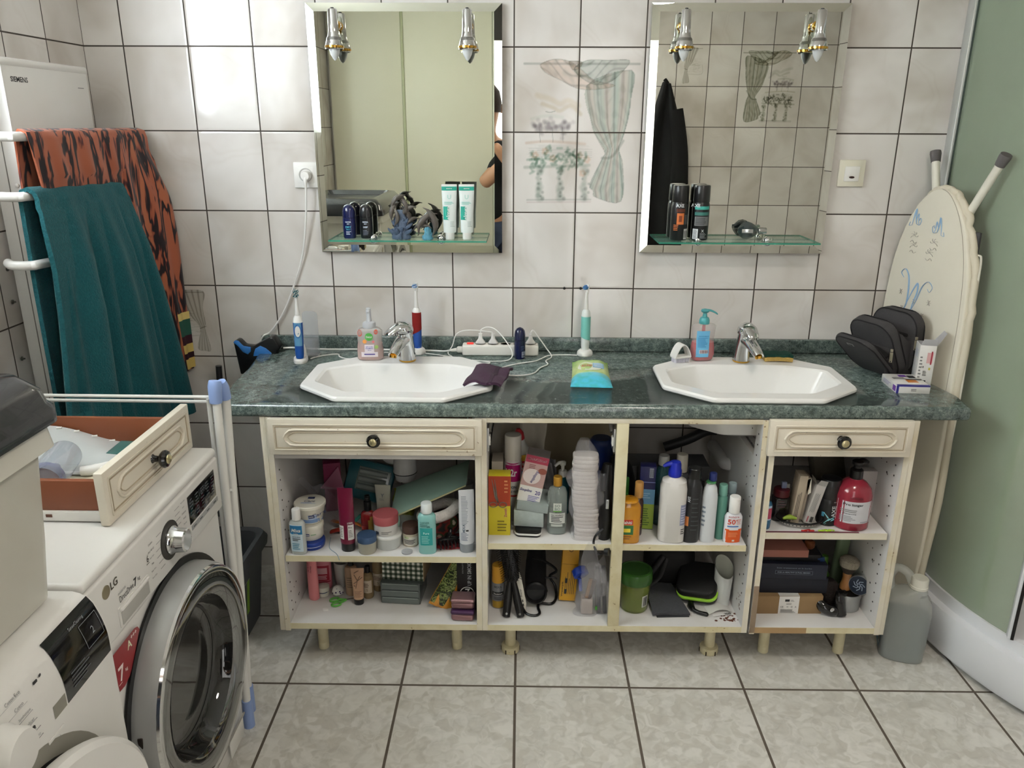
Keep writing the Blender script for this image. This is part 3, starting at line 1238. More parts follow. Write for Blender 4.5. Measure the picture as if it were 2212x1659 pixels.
for y, z, s_ in ((-.56, 1.217, 'uppermost of the three screws in the tiles beside the towel radiator'), (-.565, 1.13, 'middle one of the three screws in the tiles beside the towel radiator'), (-.572, .975, 'lowest of the three screws in the tiles beside the towel radiator')):
    b = MB()
    b.lathe([(.006, 0), (.006, .002), (.0025, .0045), (.0025, .009), (.0005, .009)], sc, 14, M=RM(0, 90, 0))
    o = b.obj('wall_screw', None, (XL, y, z))
    tag(o, s_, 'screw', 'screws in the side wall')


# ------------------------------------------------------------------ the three vanity units
CRZ = math.atan(.01)


def P2(x, d, z):
    """x along the front, d behind the front plane"""
    return (x, -.57 + .01 * (x - 1.42) + d, z)


BT, BB, CTOP = .153, .134, .8165
KNOBB = mat('#0b0b0c', .12, coat=.6)


def knob(parent, M):
    b = MB(M)
    b.lathe([(.010, 0), (.007, .004), (.0065, .012), (.013, .017), (.0185, .022), (.0195, .027), (.0165, .032), (.0105, .0335)], KNOBB, 28, cap1=False)
    o = b.obj('knob', parent)
    b = MB(M)
    b.lathe([(.0108, .033), (.0105, .0355), (.007, .0375), (.0035, .038), (.0001, .0382)], mat('#c8bd96', .25, .9), 22, cap0=False)
    b.obj('knob_disc', o)
    return o


def drawer_front(parent, cx, cy, cz, w, h, M0=Matrix(), wear=False):
    """routed front, facing -Y"""
    b = MB(M0 @ Matrix.Translation((cx, cy, cz)))
    F = FRONT
    b.box((0, 0, 0), (w, .018, h), F, .003)
    groove = mat('#a89a82', .5)
    for k, (e, dz) in enumerate(((.016, .0012), (.022, .0002))):
        # thin raised frame lines
        for (x, z, ww, hh) in ((0, h / 2 - e, w - 2 * e, .0028), (0, -h / 2 + e, w - 2 * e, .0028), (-w / 2 + e, 0, .0028, h - 2 * e), (w / 2 - e, 0, .0028, h - 2 * e)):
            b.box((x, -.0092 - dz * .5, z), (ww, .0016 + dz, hh), F if k == 0 else groove, .0004)
    # routed channel with rounded notched ends
    L, H = w / 2 - .055, h * .215
    out = []
    for s_ in (1, -1):
        pts = [(L - .018, H), (L - .006, H * .92), (L + .006, H * .45), (L + .011, 0), (L + .006, -H * .45), (L - .006, -H * .92), (L - .018, -H)]
        out += [(s_ * x, s_ * z) for x, z in pts]
    P = [(x, -.0095, z) for x, z in out]
    b.tube(P, .0048, F, 8, n=1, closed=True, flat=.55)
    P = [(x * (1 - .011 / max(abs(x), .01)), -.0092, z * .66) for x, z in out]
    b.tube(P, .0022, mat('#b9ac95', .5), 6, n=1, closed=True, flat=.6)
    o = b.obj('front', parent)
    knob(parent, M0 @ Matrix.Translation((cx, cy - .009, cz)) @ RM(90, 0, 0))
    return o


def unit(label, x0, x1, name='vanity_unit'):
    o = thing(name, label, 'cabinet', P2(x0, 0, 0), math.degrees(CRZ), 'open vanity units under the worktop')
    return o


def board(t, name, x0, x1, d0, d1, z0, z1, m, bev=.0008, face=None, notch=0):
    b = MB()
    if notch:      # cut away under the basin
        b.prism([(d0, z0), (d1, z0), (d1, z1 - notch), (d0 + .062, z1 - notch), (d0 + .045, z1), (d0, z1)], x0, x1, m, M=Matrix(((0, 0, 1, 0), (1, 0, 0, 0), (0, 1, 0, 0), (0, 0, 0, 1))))
    else:
        b.box(((x0 + x1) / 2, (d0 + d1) / 2, (z0 + z1) / 2), (x1 - x0, d1 - d0, z1 - z0), m, bev)
    if face:
        b.box(((x0 + x1) / 2, d0 - .0006, (z0 + z1) / 2), (x1 - x0, .0016, z1 - z0), face)
    return b.obj(name, t)


def holes(t, x, side, z0, z1, zs, d=.035, extra=0):
    b = MB()
    r = random.Random(int(x * 1000))
    k = mat('#1b130f', .8)
    n = int((z1 - z0) / .032)
    for i in range(n):
        for dd in (d, ):
            z = z0 + .02 + i * .032
            b.lathe([(.0001, 0), (.0026, 0), (.0026, .0008), (.0001, .0008)], k, 8, M=RM(0, 90 * side, 0, (x, dd, z)))
    for i in range(extra):
        b.lathe([(.0001, 0), (.002 + r.random() * .002, 0), (.001, .0008), (.0001, .0008)], k, 7, M=RM(0, 90 * side, 0, (x, d + .025 + r.random() * .07, z0 + r.random() * (z1 - z0))))
    b.obj('peg_holes', t)['kind'] = 'stuff'


def leg(t, x, d, foot=True, r=.0165):
    b = MB(Matrix.Translation((x, d, 0)))
    b.lathe([(r * .98, 0), (r, .004), (r, .022), (r * .96, .0235), (r, .025), (r, BB)], EDGE, 24)
    if foot:
        b.lathe([(.027, 0), (.029, .003), (.029, .018), (.027, .022), (.017, .024)], EDGE, 24)
        for a in range(0, 360, 60):
            b.box((.0285 * cos(radians(a)), .0285 * sin(radians(a)), .008), (.0035, .0035, .014), mat('#2e2418', .7), M=None)
    b.obj('leg', t)


# unit nearest the washing machine
X0 = .512
t = unit('vanity unit with the wide drawer, nearest the washing machines', X0, 1.122)
L_ = lambda x: x - X0
board(t, 'end_panel', 0, .0145, .0, .545, BB - .006, CTOP, LAMW)
board(t, 'side_panel', .0155, .031, .0, .53, BB - .006, CTOP, INW, face=LAMW)
board(t, 'side_panel', L_(1.106), L_(1.1225), .0, .53, BB, CTOP, INW, face=LAMW)
board(t, 'bottom_panel', .031, L_(1.106), 0, .53, BB, BT, INW, face=EDGE)
board(t, 'shelf', .035, L_(1.1055), .003, .50, .363, .382, INW, face=EDGE)
board(t, 'rail', .031, L_(1.106), .004, .022, .690, .712, INW)
d = thing('d', None, None, (0, 0, 0))
d.name = 'drawer'
d.parent = t
drawer_front(d, L_(.832), -.0105, .764, .590, .106)
b = MB()
for (x, y, w, dd) in ((.045, .045, .012, .06), (L_(1.09), .045, .012, .06), (L_(.815), .075, .53, .008)):
    b.box((x, y, .76), (w, dd, .07), mat('#7a452b', .5))
b.box((L_(.815), .045, .728), (.53, .06, .006), mat('#8a5637', .5))
b.obj('drawer_box', d)
holes(t, .0318, 1, .40, .68, 0, .03, 6)
holes(t, .0318, 1, .16, .36, 0, .03, 5)
leg(t, L_(.612), .095, False)
leg(t, L_(1.036), .10, False)

# middle unit, doors gone
X0 = 1.123
t = unit('doorless middle vanity unit with a central post and its hinge plates left on', X0, 1.918)
board(t, 'side_panel', 0, .0155, 0, .53, BB, CTOP, INW, face=LAMW)
board(t, 'side_panel', L_(1.900), L_(1.9165), 0, .53, BB, CTOP, INW, face=LAMW, notch=.13)
board(t, 'bottom_panel', .0155, L_(1.900), 0, .53, BB, BT, INW, face=EDGE)
board(t, 'top_rail', .0155, L_(1.900), .002, .08, CTOP - .014, CTOP, LAMW)
board(t, 'post', L_(1.4985), L_(1.5315), -.001, .017, BT, CTOP - .014, EDGE)
board(t, 'shelf', .017, L_(1.4985), .004, .45, .408, .427, INW, face=EDGE)
board(t, 'shelf', L_(1.5315), L_(1.889), .004, .45, .408, .427, INW, face=EDGE)
board(t, 'back_panel', L_(1.15), L_(1.60), .50, .506, .16, .805, mat('#b3a68a', .6, nz=.12, ns=6))
holes(t, L_(1.8992), -1, .20, .78, 0, .03, 10)
for (x, z, s_) in ((L_(1.4985), .745, -1), (.0155, .745, 1)):
    b = MB()
    b.box((x + s_ * .003, .036, z), (.006, .035, .07), mat('#b9bbbb', .3, .8), .001)
    b.box((x + s_ * .007, .030, z - .004), (.006, .020, .028), WHITE, .002)
    b.tube([(x + s_ * .006, .06, z + .01), (x + s_ * .012, .1, z + .05)], .006, mat('#b9bbbb', .3, .8), 8, n=1)
    b.obj('hinge_plate', t)
b = MB()
r = random.Random(3)
for i in range(40):
    b.lathe([(.0001, 0), (.001 + r.random() * .004, 0), (.0006, .0006), (.0001, .0006)], mat('#5a2f1c', .8), 7, M=Matrix.Translation((L_(1.875) + r.gauss(0, .012), .03 + abs(r.gauss(0, .016)), BT)))
for i in range(14):
    b.lathe([(.0001, 0), (.001 + r.random() * .003, 0), (.0006, .0006), (.0001, .0006)], mat('#5a2f1c', .8), 7, M=RM(0, -90, 0, (L_(1.8999), .03 + r.random() * .05, BT + .01 + r.random() * .09)))
b.obj('rust_stains', t)['kind'] = 'stuff'
leg(t, L_(1.206), .088)
leg(t, L_(1.834), .090)

# unit nearest the shower
X0 = 1.924
t = unit('vanity unit with the narrow drawer, nearest the shower', X0, 2.34)
board(t, 'side_panel', 0, .0155, 0, .53, BB - .004, CTOP, INW, face=LAMW, notch=.13)
board(t, 'side_panel', L_(2.298), L_(2.3135), 0, .53, BB - .004, CTOP, INW, face=LAMW)
board(t, 'end_panel', L_(2.3145), L_(2.3275), 0, .545, BB - .004, CTOP, LAMW)
board(t, 'bottom_panel', .0155, L_(2.298), 0, .53, BB, BT, INW, face=EDGE)
board(t, 'shelf', .017, L_(2.290), .003, .48, .450, .470, INW, face=LAMW)
b = MB()
b.box((.15, .006, .4712), (.27, .006, .0012), mat('#6b3a45', .6))
b.obj('shelf_liner', t)
d = thing('d', None, None, (0, 0, 0))
d.name = 'drawer'
d.parent = t
drawer_front(d, L_(2.108), -.0105, .770, .392, .106)
b = MB()
for (x, y, w, dd) in ((.03, .045, .012, .06), (L_(2.28), .045, .012, .06), (L_(2.108), .075, .33, .008)):
    b.box((x, y, .765), (w, dd, .07), mat('#7a452b', .5))
b.box((L_(2.108), .045, .733), (.33, .06, .006), mat('#8a5637', .5))
b.obj('drawer_box', d)
holes(t, L_(2.2975), -1, .49, .71, 0, .035, 6)
holes(t, L_(2.2975), -1, .17, .44, 0, .035, 8)
b = MB()     # worn bare wood along the lower front edges
bare = mat('#a88a62', .7, nz=.15)
b.box((.085, -.0018, .1435), (.17, .0012, .019), bare)
b.box((.0078, -.0018, .215), (.0155, .0012, .16), mat('#8d7a66', .7, nz=.15))
b.obj('bare_wood', t)
leg(t, L_(2.007), .095, False)
leg(t, L_(2.243), .095, False)

# ------------------------------------------------------------------ things along the side wall
PLW = mat('#e4e2de', .3, coat=.2, nz=.02)
PLW2 = mat('#dddbd6', .38, nz=.03)
INKD = mat('#3a3a3c', .5, nz=0)
INKG = mat('#8d8d8f', .5, nz=0)


def W(t):
    return MB(t.matrix_basis.inverted())


def ribbon_bars(b, pts, m, r):
    b.tube(pts, r, m, 14, n=6)


# towel radiator
t = thing('towel_radiator', 'white electric towel radiator with three towel bars in the room corner', 'radiator', (-.09, -.34, .25))
b = W(t)
b.box((-.087, -.34, .98), (.068, .40, 1.50), PLW, .006)
b.box((-.0865, -.34, 1.728), (.072, .408, .022), PLW, .008)
b.obj('panel', t)
b = W(t)
b.box((-.0845, -.5425, .98), (.066, .004, 1.48), PLW, .001)
b.box((-.0845, -.5447, .98), (.0025, .001, 1.48), mat('#77746e', .6), 0)
for z in (1.43, 1.35, 1.0, .93):
    b.lathe([(.006, 0), (.0055, .003), (.003, .0045), (.0001, .005)], PLW, 14, M=RM(90, 0, 0, (-.064, -.5445, z)))
b.obj('side_cover', t)
b = W(t)
fn = lambda y, z: (-.0525, y, z)
b.text('SIEMENS', .013, INKD, lambda x, z: (-.0526, -.475 + x, 1.688 + z), True, w=.072)
b.box((-.0526, -.185, 1.679), (.0006, .03, .002), INKG)
b.obj('lettering', t)
for z0, dz, lb in ((1.552, -.002, 0), (1.413, -.027, 0), (1.247, -.026, 0)):
    b = W(t)
    b.tube([(-.045, -.668, z0 + .004), (-.02, -.690, z0 + .002), (.018, -.678, z0), (.03, -.64, z0), (.03, -.34, z0 + dz * .5), (.03, -.05, z0 + dz), (.018, -.018, z0 + dz), (-.02, -.006, z0 + dz), (-.045, -.02, z0 + dz)], .0115, PLW, 14, n=6)
    b.obj('towel_bar', t)
    b = W(t)
    for y in (-.50, -.18):
        b.box((-.018, y, z0 - .012 + dz * (y + .64) / .6), (.075, .022, .016), PLW2, .004)
    b.obj('bar_bracket', t)

# tiger-striped towel on the top bar
T = NT('tiger_terry')
tc = T.n('TexCoord')
mp = T.n('Mapping')
mp.inputs['Scale'].default_value = (1, 1, .2)
mp.inputs['Rotation'].default_value = (radians(14), 0, 0)
T.l(tc.outputs['Object'], mp.inputs['Vector'])
nz = T.noise(mp.outputs[0], 24, 3, .5, .7)
col = T.ramp(nz, [(.46, lin('#a2583c')), (.475, lin('#5a2320')), (.49, lin('#191016')), (.56, lin('#1d1218')), (.575, lin('#8a4632')), (.60, lin('#aa6242'))])
T.l(col, T.P.inputs['Base Color'])
T.P.inputs['Roughness'].default_value = .95
T.P.inputs['Sheen Weight'].default_value = .15
TIGER = T.M
STRIPY = [mat('#d9c27a', .95), mat('#2a5a4c', .95), mat('#3b1a26', .95), mat('#d2b96a', .95), mat('#32161f', .95), mat('#cdb263', .95)]


def drape(yl0, yr0, yl1, yr1, ztop, zbot, x0, fold_n, amp, seed, back=.30, top=.0135, flare=1.):
    """towel over a bar at (x0, *, ztop): v 0 = front hem, 1 = back hem"""
    r = random.Random(seed)
    ph = [r.uniform(0, 6.3) for _ in range(4)]

    def fn(u, v):
        Lf = ztop - zbot
        f = .76
        if v < f:
            k = v / f
            s_ = (1 - k)
            z = zbot + Lf * k
            yl = yl1 + (yl0 - yl1) * k ** .9
            yr = yr1 + (yr0 - yr1) * k ** 1.3
            y = yl + (yr - yl) * u
            w = amp * (min(1, s_ * 2.2 + .12))
            x = x0 + top + .004 + w * (.55 * sin(u * fold_n * 6.28 + ph[0] + s_ * .8) + .35 * sin(u * fold_n * 2.3 * 6.28 + ph[1] - s_) + .3) + .01 * s_
            y += w * .5 * cos(u * fold_n * 6.28 + ph[2])
        else:
            k = (v - f) / (1 - f)
            if k < .16:
                a = pi * k / .16
                x = x0 + (top + .003) * cos(a)
                z = ztop + (top + .003) * sin(a)
                y = yl0 + (yr0 - yl0) * u
                x += .002 * sin(u * 23)
            else:
                q = (k - .16) / .84
                x = x0 - top - .003 - .004 * sin(u * 14 + 1) * min(1, q * 3)
                z = ztop - back * q
                y = yl0 + (yr0 - yl0) * u
        return (x, y, z)
    return fn


t = thing('tiger_striped_towel', 'orange and black tiger-striped towel hanging from the top radiator bar', 'towel', (.03, -.35, 1.55))
b = W(t)
f0 = drape(-.645, -.03, -.47, .0, 1.552, .78, .03, 4, .020, 5, back=.3)


def f_t(u, v):
    x, y, z = f0(u, v)
    if z < 1.50 and x > .035:      # bunched corner that hangs out past the bars
        k = min(1, (1.5 - z) / .15)
        e = max(0, u - .72) / .28
        y += .075 * e * k * (1 - max(0, 1.25 - z) * .9)
        x += .035 * e * k
        y = min(y, -.012)
    if z < 1.45 and x > .02 and u < .7:
        x = min(x, .046)
    return (x, y, z)


b.sheet(f_t, 70, 60, TIGER, .005)
b.obj('cloth', t, ang=80)
b = W(t)
zz_ = [.98, .955, .90, .87, .84, .82, .785]
for i in range(6):
    b.sheet(lambda u, v, i=i: (lambda p: (p[0] + .0045, min(p[1] + .004, -.008), p[2]))(f_t(.80 + .2 * u, .76 * ((zz_[i] + (zz_[i + 1] - zz_[i]) * v) - .78) / (1.552 - .78))), 12, 3, STRIPY[i], .002)
b.obj('border_stripes', t, ang=80)

TEAL = mat('#14555c', .97, sheen=.06, nz=.3, ns=150, b=1., bs=230, key='teal_terry')
t = thing('teal_towel', 'thick teal terry towel folded over the middle radiator bar', 'towel', (.03, -.45, 1.41))
b = W(t)
f1 = drape(-.672, -.235, -.80, -.075, 1.412, .66, .036, 2.6, .030, 11, back=.70, top=.016)


def f_teal(u, v):
    x, y, z = f1(u, v)
    tl = max(0, min(1, (u - 0) * 1))
    z += -.012 * u if x > .03 else 0
    if z < 1.38 and x > .04:
        x = max(x, .060)
        x += .018 * min(1, (1.40 - z) * 6)
        for c, wd, dp in ((.42, .035, .035), (.80, .03, .018)):
            cc = c + .06 * (1.4 - z)
            x -= dp * math.exp(-((u - cc) / wd) ** 2) * min(1, (1.38 - z) * 4)
    return (x, y, z)


b.sheet(f_teal, 110, 90, TEAL, .011)
b.obj('cloth', t, ang=80)
b = W(t)
band = mat('#1d6268', .8, nz=.05)
for z0, z1 in ((.83, .865), (.79, .81)):
    b.sheet(lambda u, v: (lambda p: (p[0] + .0068, p[1], p[2]))(f_teal(.0 + .16 * u, .76 * ((z0 + (z1 - z0) * v) - .66) / (1.412 - .66))), 12, 3, band, .001)
b.obj('woven_band', t, ang=80)

# folded drying rack behind the washing machine
RACKW = mat('#e3e2dd', .3)
LBL = mat('#8fa6d6', .4)
t = thing('drying_rack', 'white folded drying rack with pale blue caps, behind the washing machine', 'drying rack', (.49, -.81, 0))
for (x0, y0, x1, y1, nm) in ((.502, -.825, .490, -.835, 'leg'), (.514, -.795, .472, -.775, 'leg')):
    b = W(t)
    b.tube([(x0, y0, .97), (x1, y1, .03)], .0105, RACKW, 14, n=1)
    b.obj(nm, t)
    b = W(t)
    b.tube([(x1 + (x0 - x1) * .06, y1 + (y0 - y1) * .06, .085), (x1, y1, .0)], [.0135, .0155], LBL, 14, n=1)
    b.obj('foot_cap', t)
for (x0, y0) in ((-.06, -.825), (-.05, -.790)):
    b = W(t)
    b.tube([(x0, y0, .97), (x0, y0, .0)], .0105, RACKW, 14, n=1)
    b.obj('leg', t)
b = W(t)
b.tube([(.500, -.826, .945), (.502, -.826, .985), (.503, -.824, 1.0)], [.015, .0165, .014], LBL, 16, flat=.9)
b.tube([(.514, -.798, .945), (.512, -.802, .975), (.510, -.808, .992)], [.013, .0145, .012], LBL, 16)
b.obj('top_cap', t)
b = W(t)
for (y, z) in ((-.826, .959), (-.806, .940), (-.80, .70), (-.822, .68)):
    b.tube([(-.06, y, z), (.505, y, z)], .0042, RACKW, 8, n=1)
b.tube([(.478, -.815, .95), (.474, -.815, .20)], .0055, RACKW, 8, n=1)
for z in (.22,):
    b.tube([(-.04, -.812, z), (.49, -.812, z)], .0035, RACKW, 8, n=1)
b.obj('wire_frame', t)

# ---------------- front-loading washer
t = thing('washing_machine', 'white front-loading washing machine with a chrome porthole, next to the drying rack', 'washing machine', (.2, -1.18, 0))
b = W(t)
b.box((.205, -1.18, .425), (.59, .592, .80), PLW, .012, seg=3)
for x in (0., .42):
    for y in (-1.42, -.94):
        cyl(.022, 0, .03, BLACK, .001, c=(x, y), b=b)
b.obj('cabinet', t)
b = W(t)
b.box((.208, -1.18, .842), (.604, .598, .022), PLW, .010, seg=4)
b.obj('top_panel', t)
b = W(t)
b.box((.503, -1.18, .764), (.016, .592, .134), PLW, .006, seg=3)
b.obj('control_panel', t)
FX = .5118


def LGf(y, z):
    return lambda a, c: (FX, y + a, z + c)


scr = MB(t.matrix_basis.inverted())
scr.box((.5115, -.99, .777), (.0012, .150, .066), BLACKG, .0004)
for i in range(5):
    for j in range(7):
        scr.box((.5124, -1.05 + i * .030, .754 + j * .0075), (.0004, .017 if (i + j) % 3 else .009, .0018), mat('#5d6368', .5))
scr.text('18:88', .016, mat('#3a4146', .4), lambda x, z: (.5125, -.985 + x, .793 + z), True)
scr.obj('display', t)
b = W(t)
b.box((.5115, -.985, .733), (.0012, .150, .011), mat('#a2a3a4', .4), .0003)
for y in (-1.045, -1.01, -.97, -.93):
    b.box((.5125, y, .733), (.0004, .014, .002), INKD)
b.obj('button_strip', t)
b = W(t)
b.lathe([(.041, 0), (.041, .002), (.030, .003)], mat('#3a3836', .35), 36, M=RM(0, 90, 0, (.511, -1.165, .764)))
b.lathe([(.029, .002), (.030, .007), (.027, .011), (.0255, .022), (.0245, .036), (.0215, .0385), (.0205, .0375)], CHROME, 36, M=RM(0, 90, 0, (.511, -1.165, .764)))
b.lathe([(.0205, .0375), (.012, .035), (.0001, .034)], mat('#70777a', .15, .8), 30, M=RM(0, 90, 0, (.511, -1.165, .764)), cap0=False)
b.obj('program_dial', t)
b = W(t)
words = ['Cotton', 'Eco 40-60', 'Easy Care', 'Mix', 'Baby Care', 'Rinse+Spin', 'Sport', 'Delicate', 'Wool', 'Duvet']
for i, wd in enumerate(words[:6]):
    z = .800 - i * .0145
    b.text(wd, .0042, INKD, LGf(-1.245, z), False)
    b.box((FX, -1.218 + .004 * abs(i - 2.5), z - .0005), (.0004, .020, .0006), INKG)
for i, wd in enumerate(words[5:]):
    z = .812 - i * .0125
    b.text(wd, .0042, INKD, LGf(-1.088, z), False)
    b.box((FX, -1.118, z - .0005), (.0004, .022, .0006), INKG)
b.text('DirectDrive', .0125, INKD, LGf(-1.352, .760), False, w=.052)
b.text('INVERTER', .0045, INKG, LGf(-1.366, .772), False)
b.text('7', .017, INKD, LGf(-1.318, .7605), True)
b.text('kg', .010, INKD, LGf(-1.304, .7595), False)
b.text('6', .014, INKD, LGf(-1.262, .776), False)
b.box((FX, -1.263, .7665), (.0004, .012, .0008), INKD)
b.lathe([(.0001, 0), (.0125, 0), (.0125, .0012), (.0105, .0018), (.0001, .0012)], mat('#b2a98f', .3, .7), 24, M=RM(0, 90, 0, (.5112, -1.415, .800)))
b.text('LG', .016, mat('#6d675c', .3, .6), LGf(-1.387, .801), True)
b.obj('panel_lettering', t)
# detergent drawer
b = W(t)
b.box((.5118, -1.33, .728), (.003, .118, .040), PLW2, .0012)
b.box((.5138, -1.33, .724), (.0015, .106, .026), mat('#b4b2ad', .5), .0006)
b.box((.5150, -1.33, .743), (.007, .112, .006), PLW, .0025)
b.obj('detergent_drawer', t)
# energy label and small sticker
b = W(t)
RED = mat('#8d1f26', .35)
fl = lambda P: [(.5065 + .0002, y, z) for y, z in P]
b.face(fl([(-1.338, .672), (-1.327, .668), (-1.322, .658), (-1.366, .607), (-1.380, .596), (-1.400, .590), (-1.419, .592), (-1.427, .672 - .0)]), RED)
SX = .5070
wt = mat('#ecdcd8', .4)
LGs = lambda y, z: (lambda a, c: (SX, y + a, z + c))
b.text('A', .017, mat('#dfe3c5', .4), LGs(-1.364, .655), True)
b.text('+++', .007, wt, LGs(-1.345, .664), True)
b.text('7', .030, wt, LGs(-1.403, .622), True)
b.text('kg', .009, wt, LGs(-1.386, .617), True)
b.box((SX, -1.412, .604), (.0004, .012, .001), wt)
b.obj('energy_sticker', t)
b = W(t)
b.box((.5068, -1.440, .622), (.0008, .034, .034), mat('#48506e', .4), .0002)
b.lathe([(.0001, 0), (.0075, 0), (.0075, .0005), (.0001, .0005)], mat('#a9bcd0', .4), 18, M=RM(0, 90, 0, (.5072, -1.448, .621)))
b.box((.5074, -1.431, .624), (.0004, .012, .020), mat('#1c2028', .4))
b.box((.5068, -1.440, .599), (.0006, .030, .006), mat('#b9c6cd', .4))
b.obj('round_sticker', t)
# porthole
DC = (-1.17, .435)
MX = RM(0, 90, 0, (.5, DC[0], DC[1]))
b = W(t)
b.lathe([(.262, .004), (.262, .0085), (.247, .0085), (.247, .004)], BLACK, 72, M=MX, cap0=False, cap1=False)
b.obj('door_gap', t)
b = W(t)
b.lathe([(.246, .006), (.246, .022), (.242, .042), (.2385, .052)], mat('#a9aaa9', .3, .35), 72, M=MX, cap0=False, cap1=False)
b.box((.524, DC[0] - .238, DC[1] + .03), (.010, .012, .03), mat('#241d18', .6), .002)
b.box((.524, DC[0] - .236, DC[1] - .07), (.010, .012, .03), mat('#241d18', .6), .002)
b.lathe([(.2385, .052), (.236, .0575), (.229, .0595), (.222, .058)], CHROME, 72, M=MX, cap0=False, cap1=False)
b.lathe([(.222, .058), (.200, .060), (.180, .054), (.171, .046)], mat('#8f9090', .05, .95, nz=0), 72, M=MX, cap0=False, cap1=False)
b.obj('door_ring', t)
b = W(t)
b.lathe([(.171, .046), (.166, .030), (.158, .014), (.150, .0075), (.10, .006), (.0001, .0055)], mat('#1d1d1c', .05, nz=0, coat=.6), 60, M=MX, cap0=False)
b.lathe([(.150, .0085), (.146, .0125), (.142, .0085)], mat('#3c3b39', .6), 60, M=MX, cap0=False, cap1=False)
b.obj('door_glass', t)
b = W(t)
b.box((.5075, -1.18, .10), (.004, .560, .004), mat('#9d9b96', .5))
b.box((.5085, -.965, .075), (.003, .09, .05), PLW2, .001)
b.obj('service_flap', t)

# ---------------- second machine, nearest the camera
t = thing('washing_machine', 'white washing machine with black display, white knob and open door, under the storage tub', 'washing machine', (.2, -1.78, 0))


def Xf(z):
    k = max(0, min(1, (.848 - z) / .09))
    return .524 + .024 * sin(k * pi / 2) - (0 if z < .83 else (z - .83) * .35)


b = W(t)
prof = [(-.09, .0), (.53, .0), (.548, .02), (.548, .70)] + [(Xf(z), z) for z in (.76, .78, .80, .82, .835)] + [(.512, .845), (.50, .8485), (-.09, .8485)]
vs = [(x, y, z) for y in (-1.487, -2.08) for x, z in prof]
n = len(prof)
fs = [(i, (i + 1) % n, n + (i + 1) % n, n + i) for i in range(n)] + [tuple(range(n))[::-1], tuple(range(n, 2 * n))]
b.add(vs, fs, PLW)
b.obj('cabinet', t, ang=50)


def NMf(y, z, off=.0008):
    return lambda a, c: (Xf(z + c) + off, y + a, z + c)


b = W(t)
b.grid(lambda u, v: (Xf(.737 + .105 * v) + .0006, -1.620 + .130 * u, .737 + .105 * v), 2, 16, BLACKG)
b.text('SenseCleaning', .0065, mat('#9a9da0', .5), NMf(-1.545, .828, .0014), False)
b.text('2', .012, mat('#8d9196', .5), NMf(-1.520, .800, .0014), False)
for (y0, y1, z0, z1) in ((-1.545, -1.497, .7795, .7805), (-1.545, -1.497, .8195, .8205), (-1.5455, -1.5445, .78, .82), (-1.4975, -1.4965, .78, .82)):
    b.grid(lambda u, v: (Xf(z0 + (z1 - z0) * v) + .0014, y0 + (y1 - y0) * u, z0 + (z1 - z0) * v), 4, 4, mat('#7d8186', .5))
for i in range(5):
    b.grid(lambda u, v: (Xf(.75 + .004 * v + i * .006) + .0014, -1.60 + (.04 + .01 * (i % 2)) * u, .75 + .002 * v + i * .006), 2, 1, mat('#565a5e', .5))
b.obj('display', t)
b = W(t)
b.grid(lambda u, v: (Xf(.737 + .03 * v) + .0006, -1.655 + .032 * u, .737 + .022 * v), 2, 3, mat('#8e8b80', .5))
for i in range(3):
    b.box((Xf(.81) + .001, -1.668, .815 - i * .016), (.0016, .008, .004), INKD)
    b.lathe([(.0001, 0), (.0028, 0), (.0001, .001)], INKD, 10, M=RM(0, 90, 0, (Xf(.81) + .0005, -1.655, .8165 - i * .016)))
for i, wd in enumerate(['Coton Eco', 'Coton', 'Synthetique', 'Delicat', 'Laine', 'Rapide 30']):
    b.text(wd, .0052, INKG, NMf(-1.712 + .002 * i, .822 - i * .0155), False)
    b.box((Xf(.82 - i * .015) + .0006, -1.72 + .002 * i, .8175 - i * .0155), (.0005, .05, .0006), INKG)
b.text('PureWash', .005, INKG, NMf(-1.665, .705), False)
b.box((.5492, -1.66, .715), (.002, .040, .005), PLW, .0008)
b.obj('panel_lettering', t)
b = W(t)
b.lathe([(.037, 0), (.037, .004), (.034, .008), (.034, .030), (.031, .0345), (.0001, .0355)], PLW, 40, M=RM(0, 90, 0, (.546, -1.768, .782)))
b.box((.5795, -1.745, .800), (.002, .012, .004), INKD, M=None)
b.obj('program_dial', t)
NC = (-1.76, .50)
MX = RM(0, 90, 0, (.5485, NC[0], NC[1]))
b = W(t)
b.lathe([(.232, .0002), (.225, .0012), (.19, .001)], mat('#8c897f', .5), 60, M=MX, cap0=False, cap1=False)
b.lathe([(.205, .0014), (.17, .002), (.0001, .002)], mat('#1d1b1a', .6), 60, M=MX, cap0=False)
b.obj('door_opening', t)
d = MB(t.matrix_basis.inverted() @ Matrix.Translation((.600, -1.545, .515)) @ Matrix.Rotation(radians(-9), 4, 'Z'))
MD = RM(0, 90, 0, (0, -.178, 0))
d.lathe([(.12, -.018), (.182, -.018), (.188, -.008), (.188, .004), (.180, .012), (.125, .014)], PLW, 60, M=MD, cap0=False, cap1=False)
d.box((-.008, -.006, 0), (.03, .02, .10), PLW2, .004)
dd = d.obj('door', t)
d = MB(t.matrix_basis.inverted() @ Matrix.Translation((.600, -1.545, .515)) @ Matrix.Rotation(radians(-9), 4, 'Z'))
d.lathe([(.125, .013), (.118, .004), (.10, -.02), (.0001, -.05)], mat('#1b1a19', .08, nz=0), 50, M=MD, cap0=False)
d.obj('door_glass', dd)

# storage tub on the second machine
TUB = mat('#d9d6ca', .35, a=.80, nz=.05, key='tub_plastic', coat=.2)
TUBL = mat('#242528', .25, coat=.4)
t = thing('storage_tub', 'milky translucent storage tub with a black lid, standing on the nearer washing machine', 'storage tub', (.27, -1.78, .8485))
b = W(t)
for (w, l, z, r_c) in ():
    pass


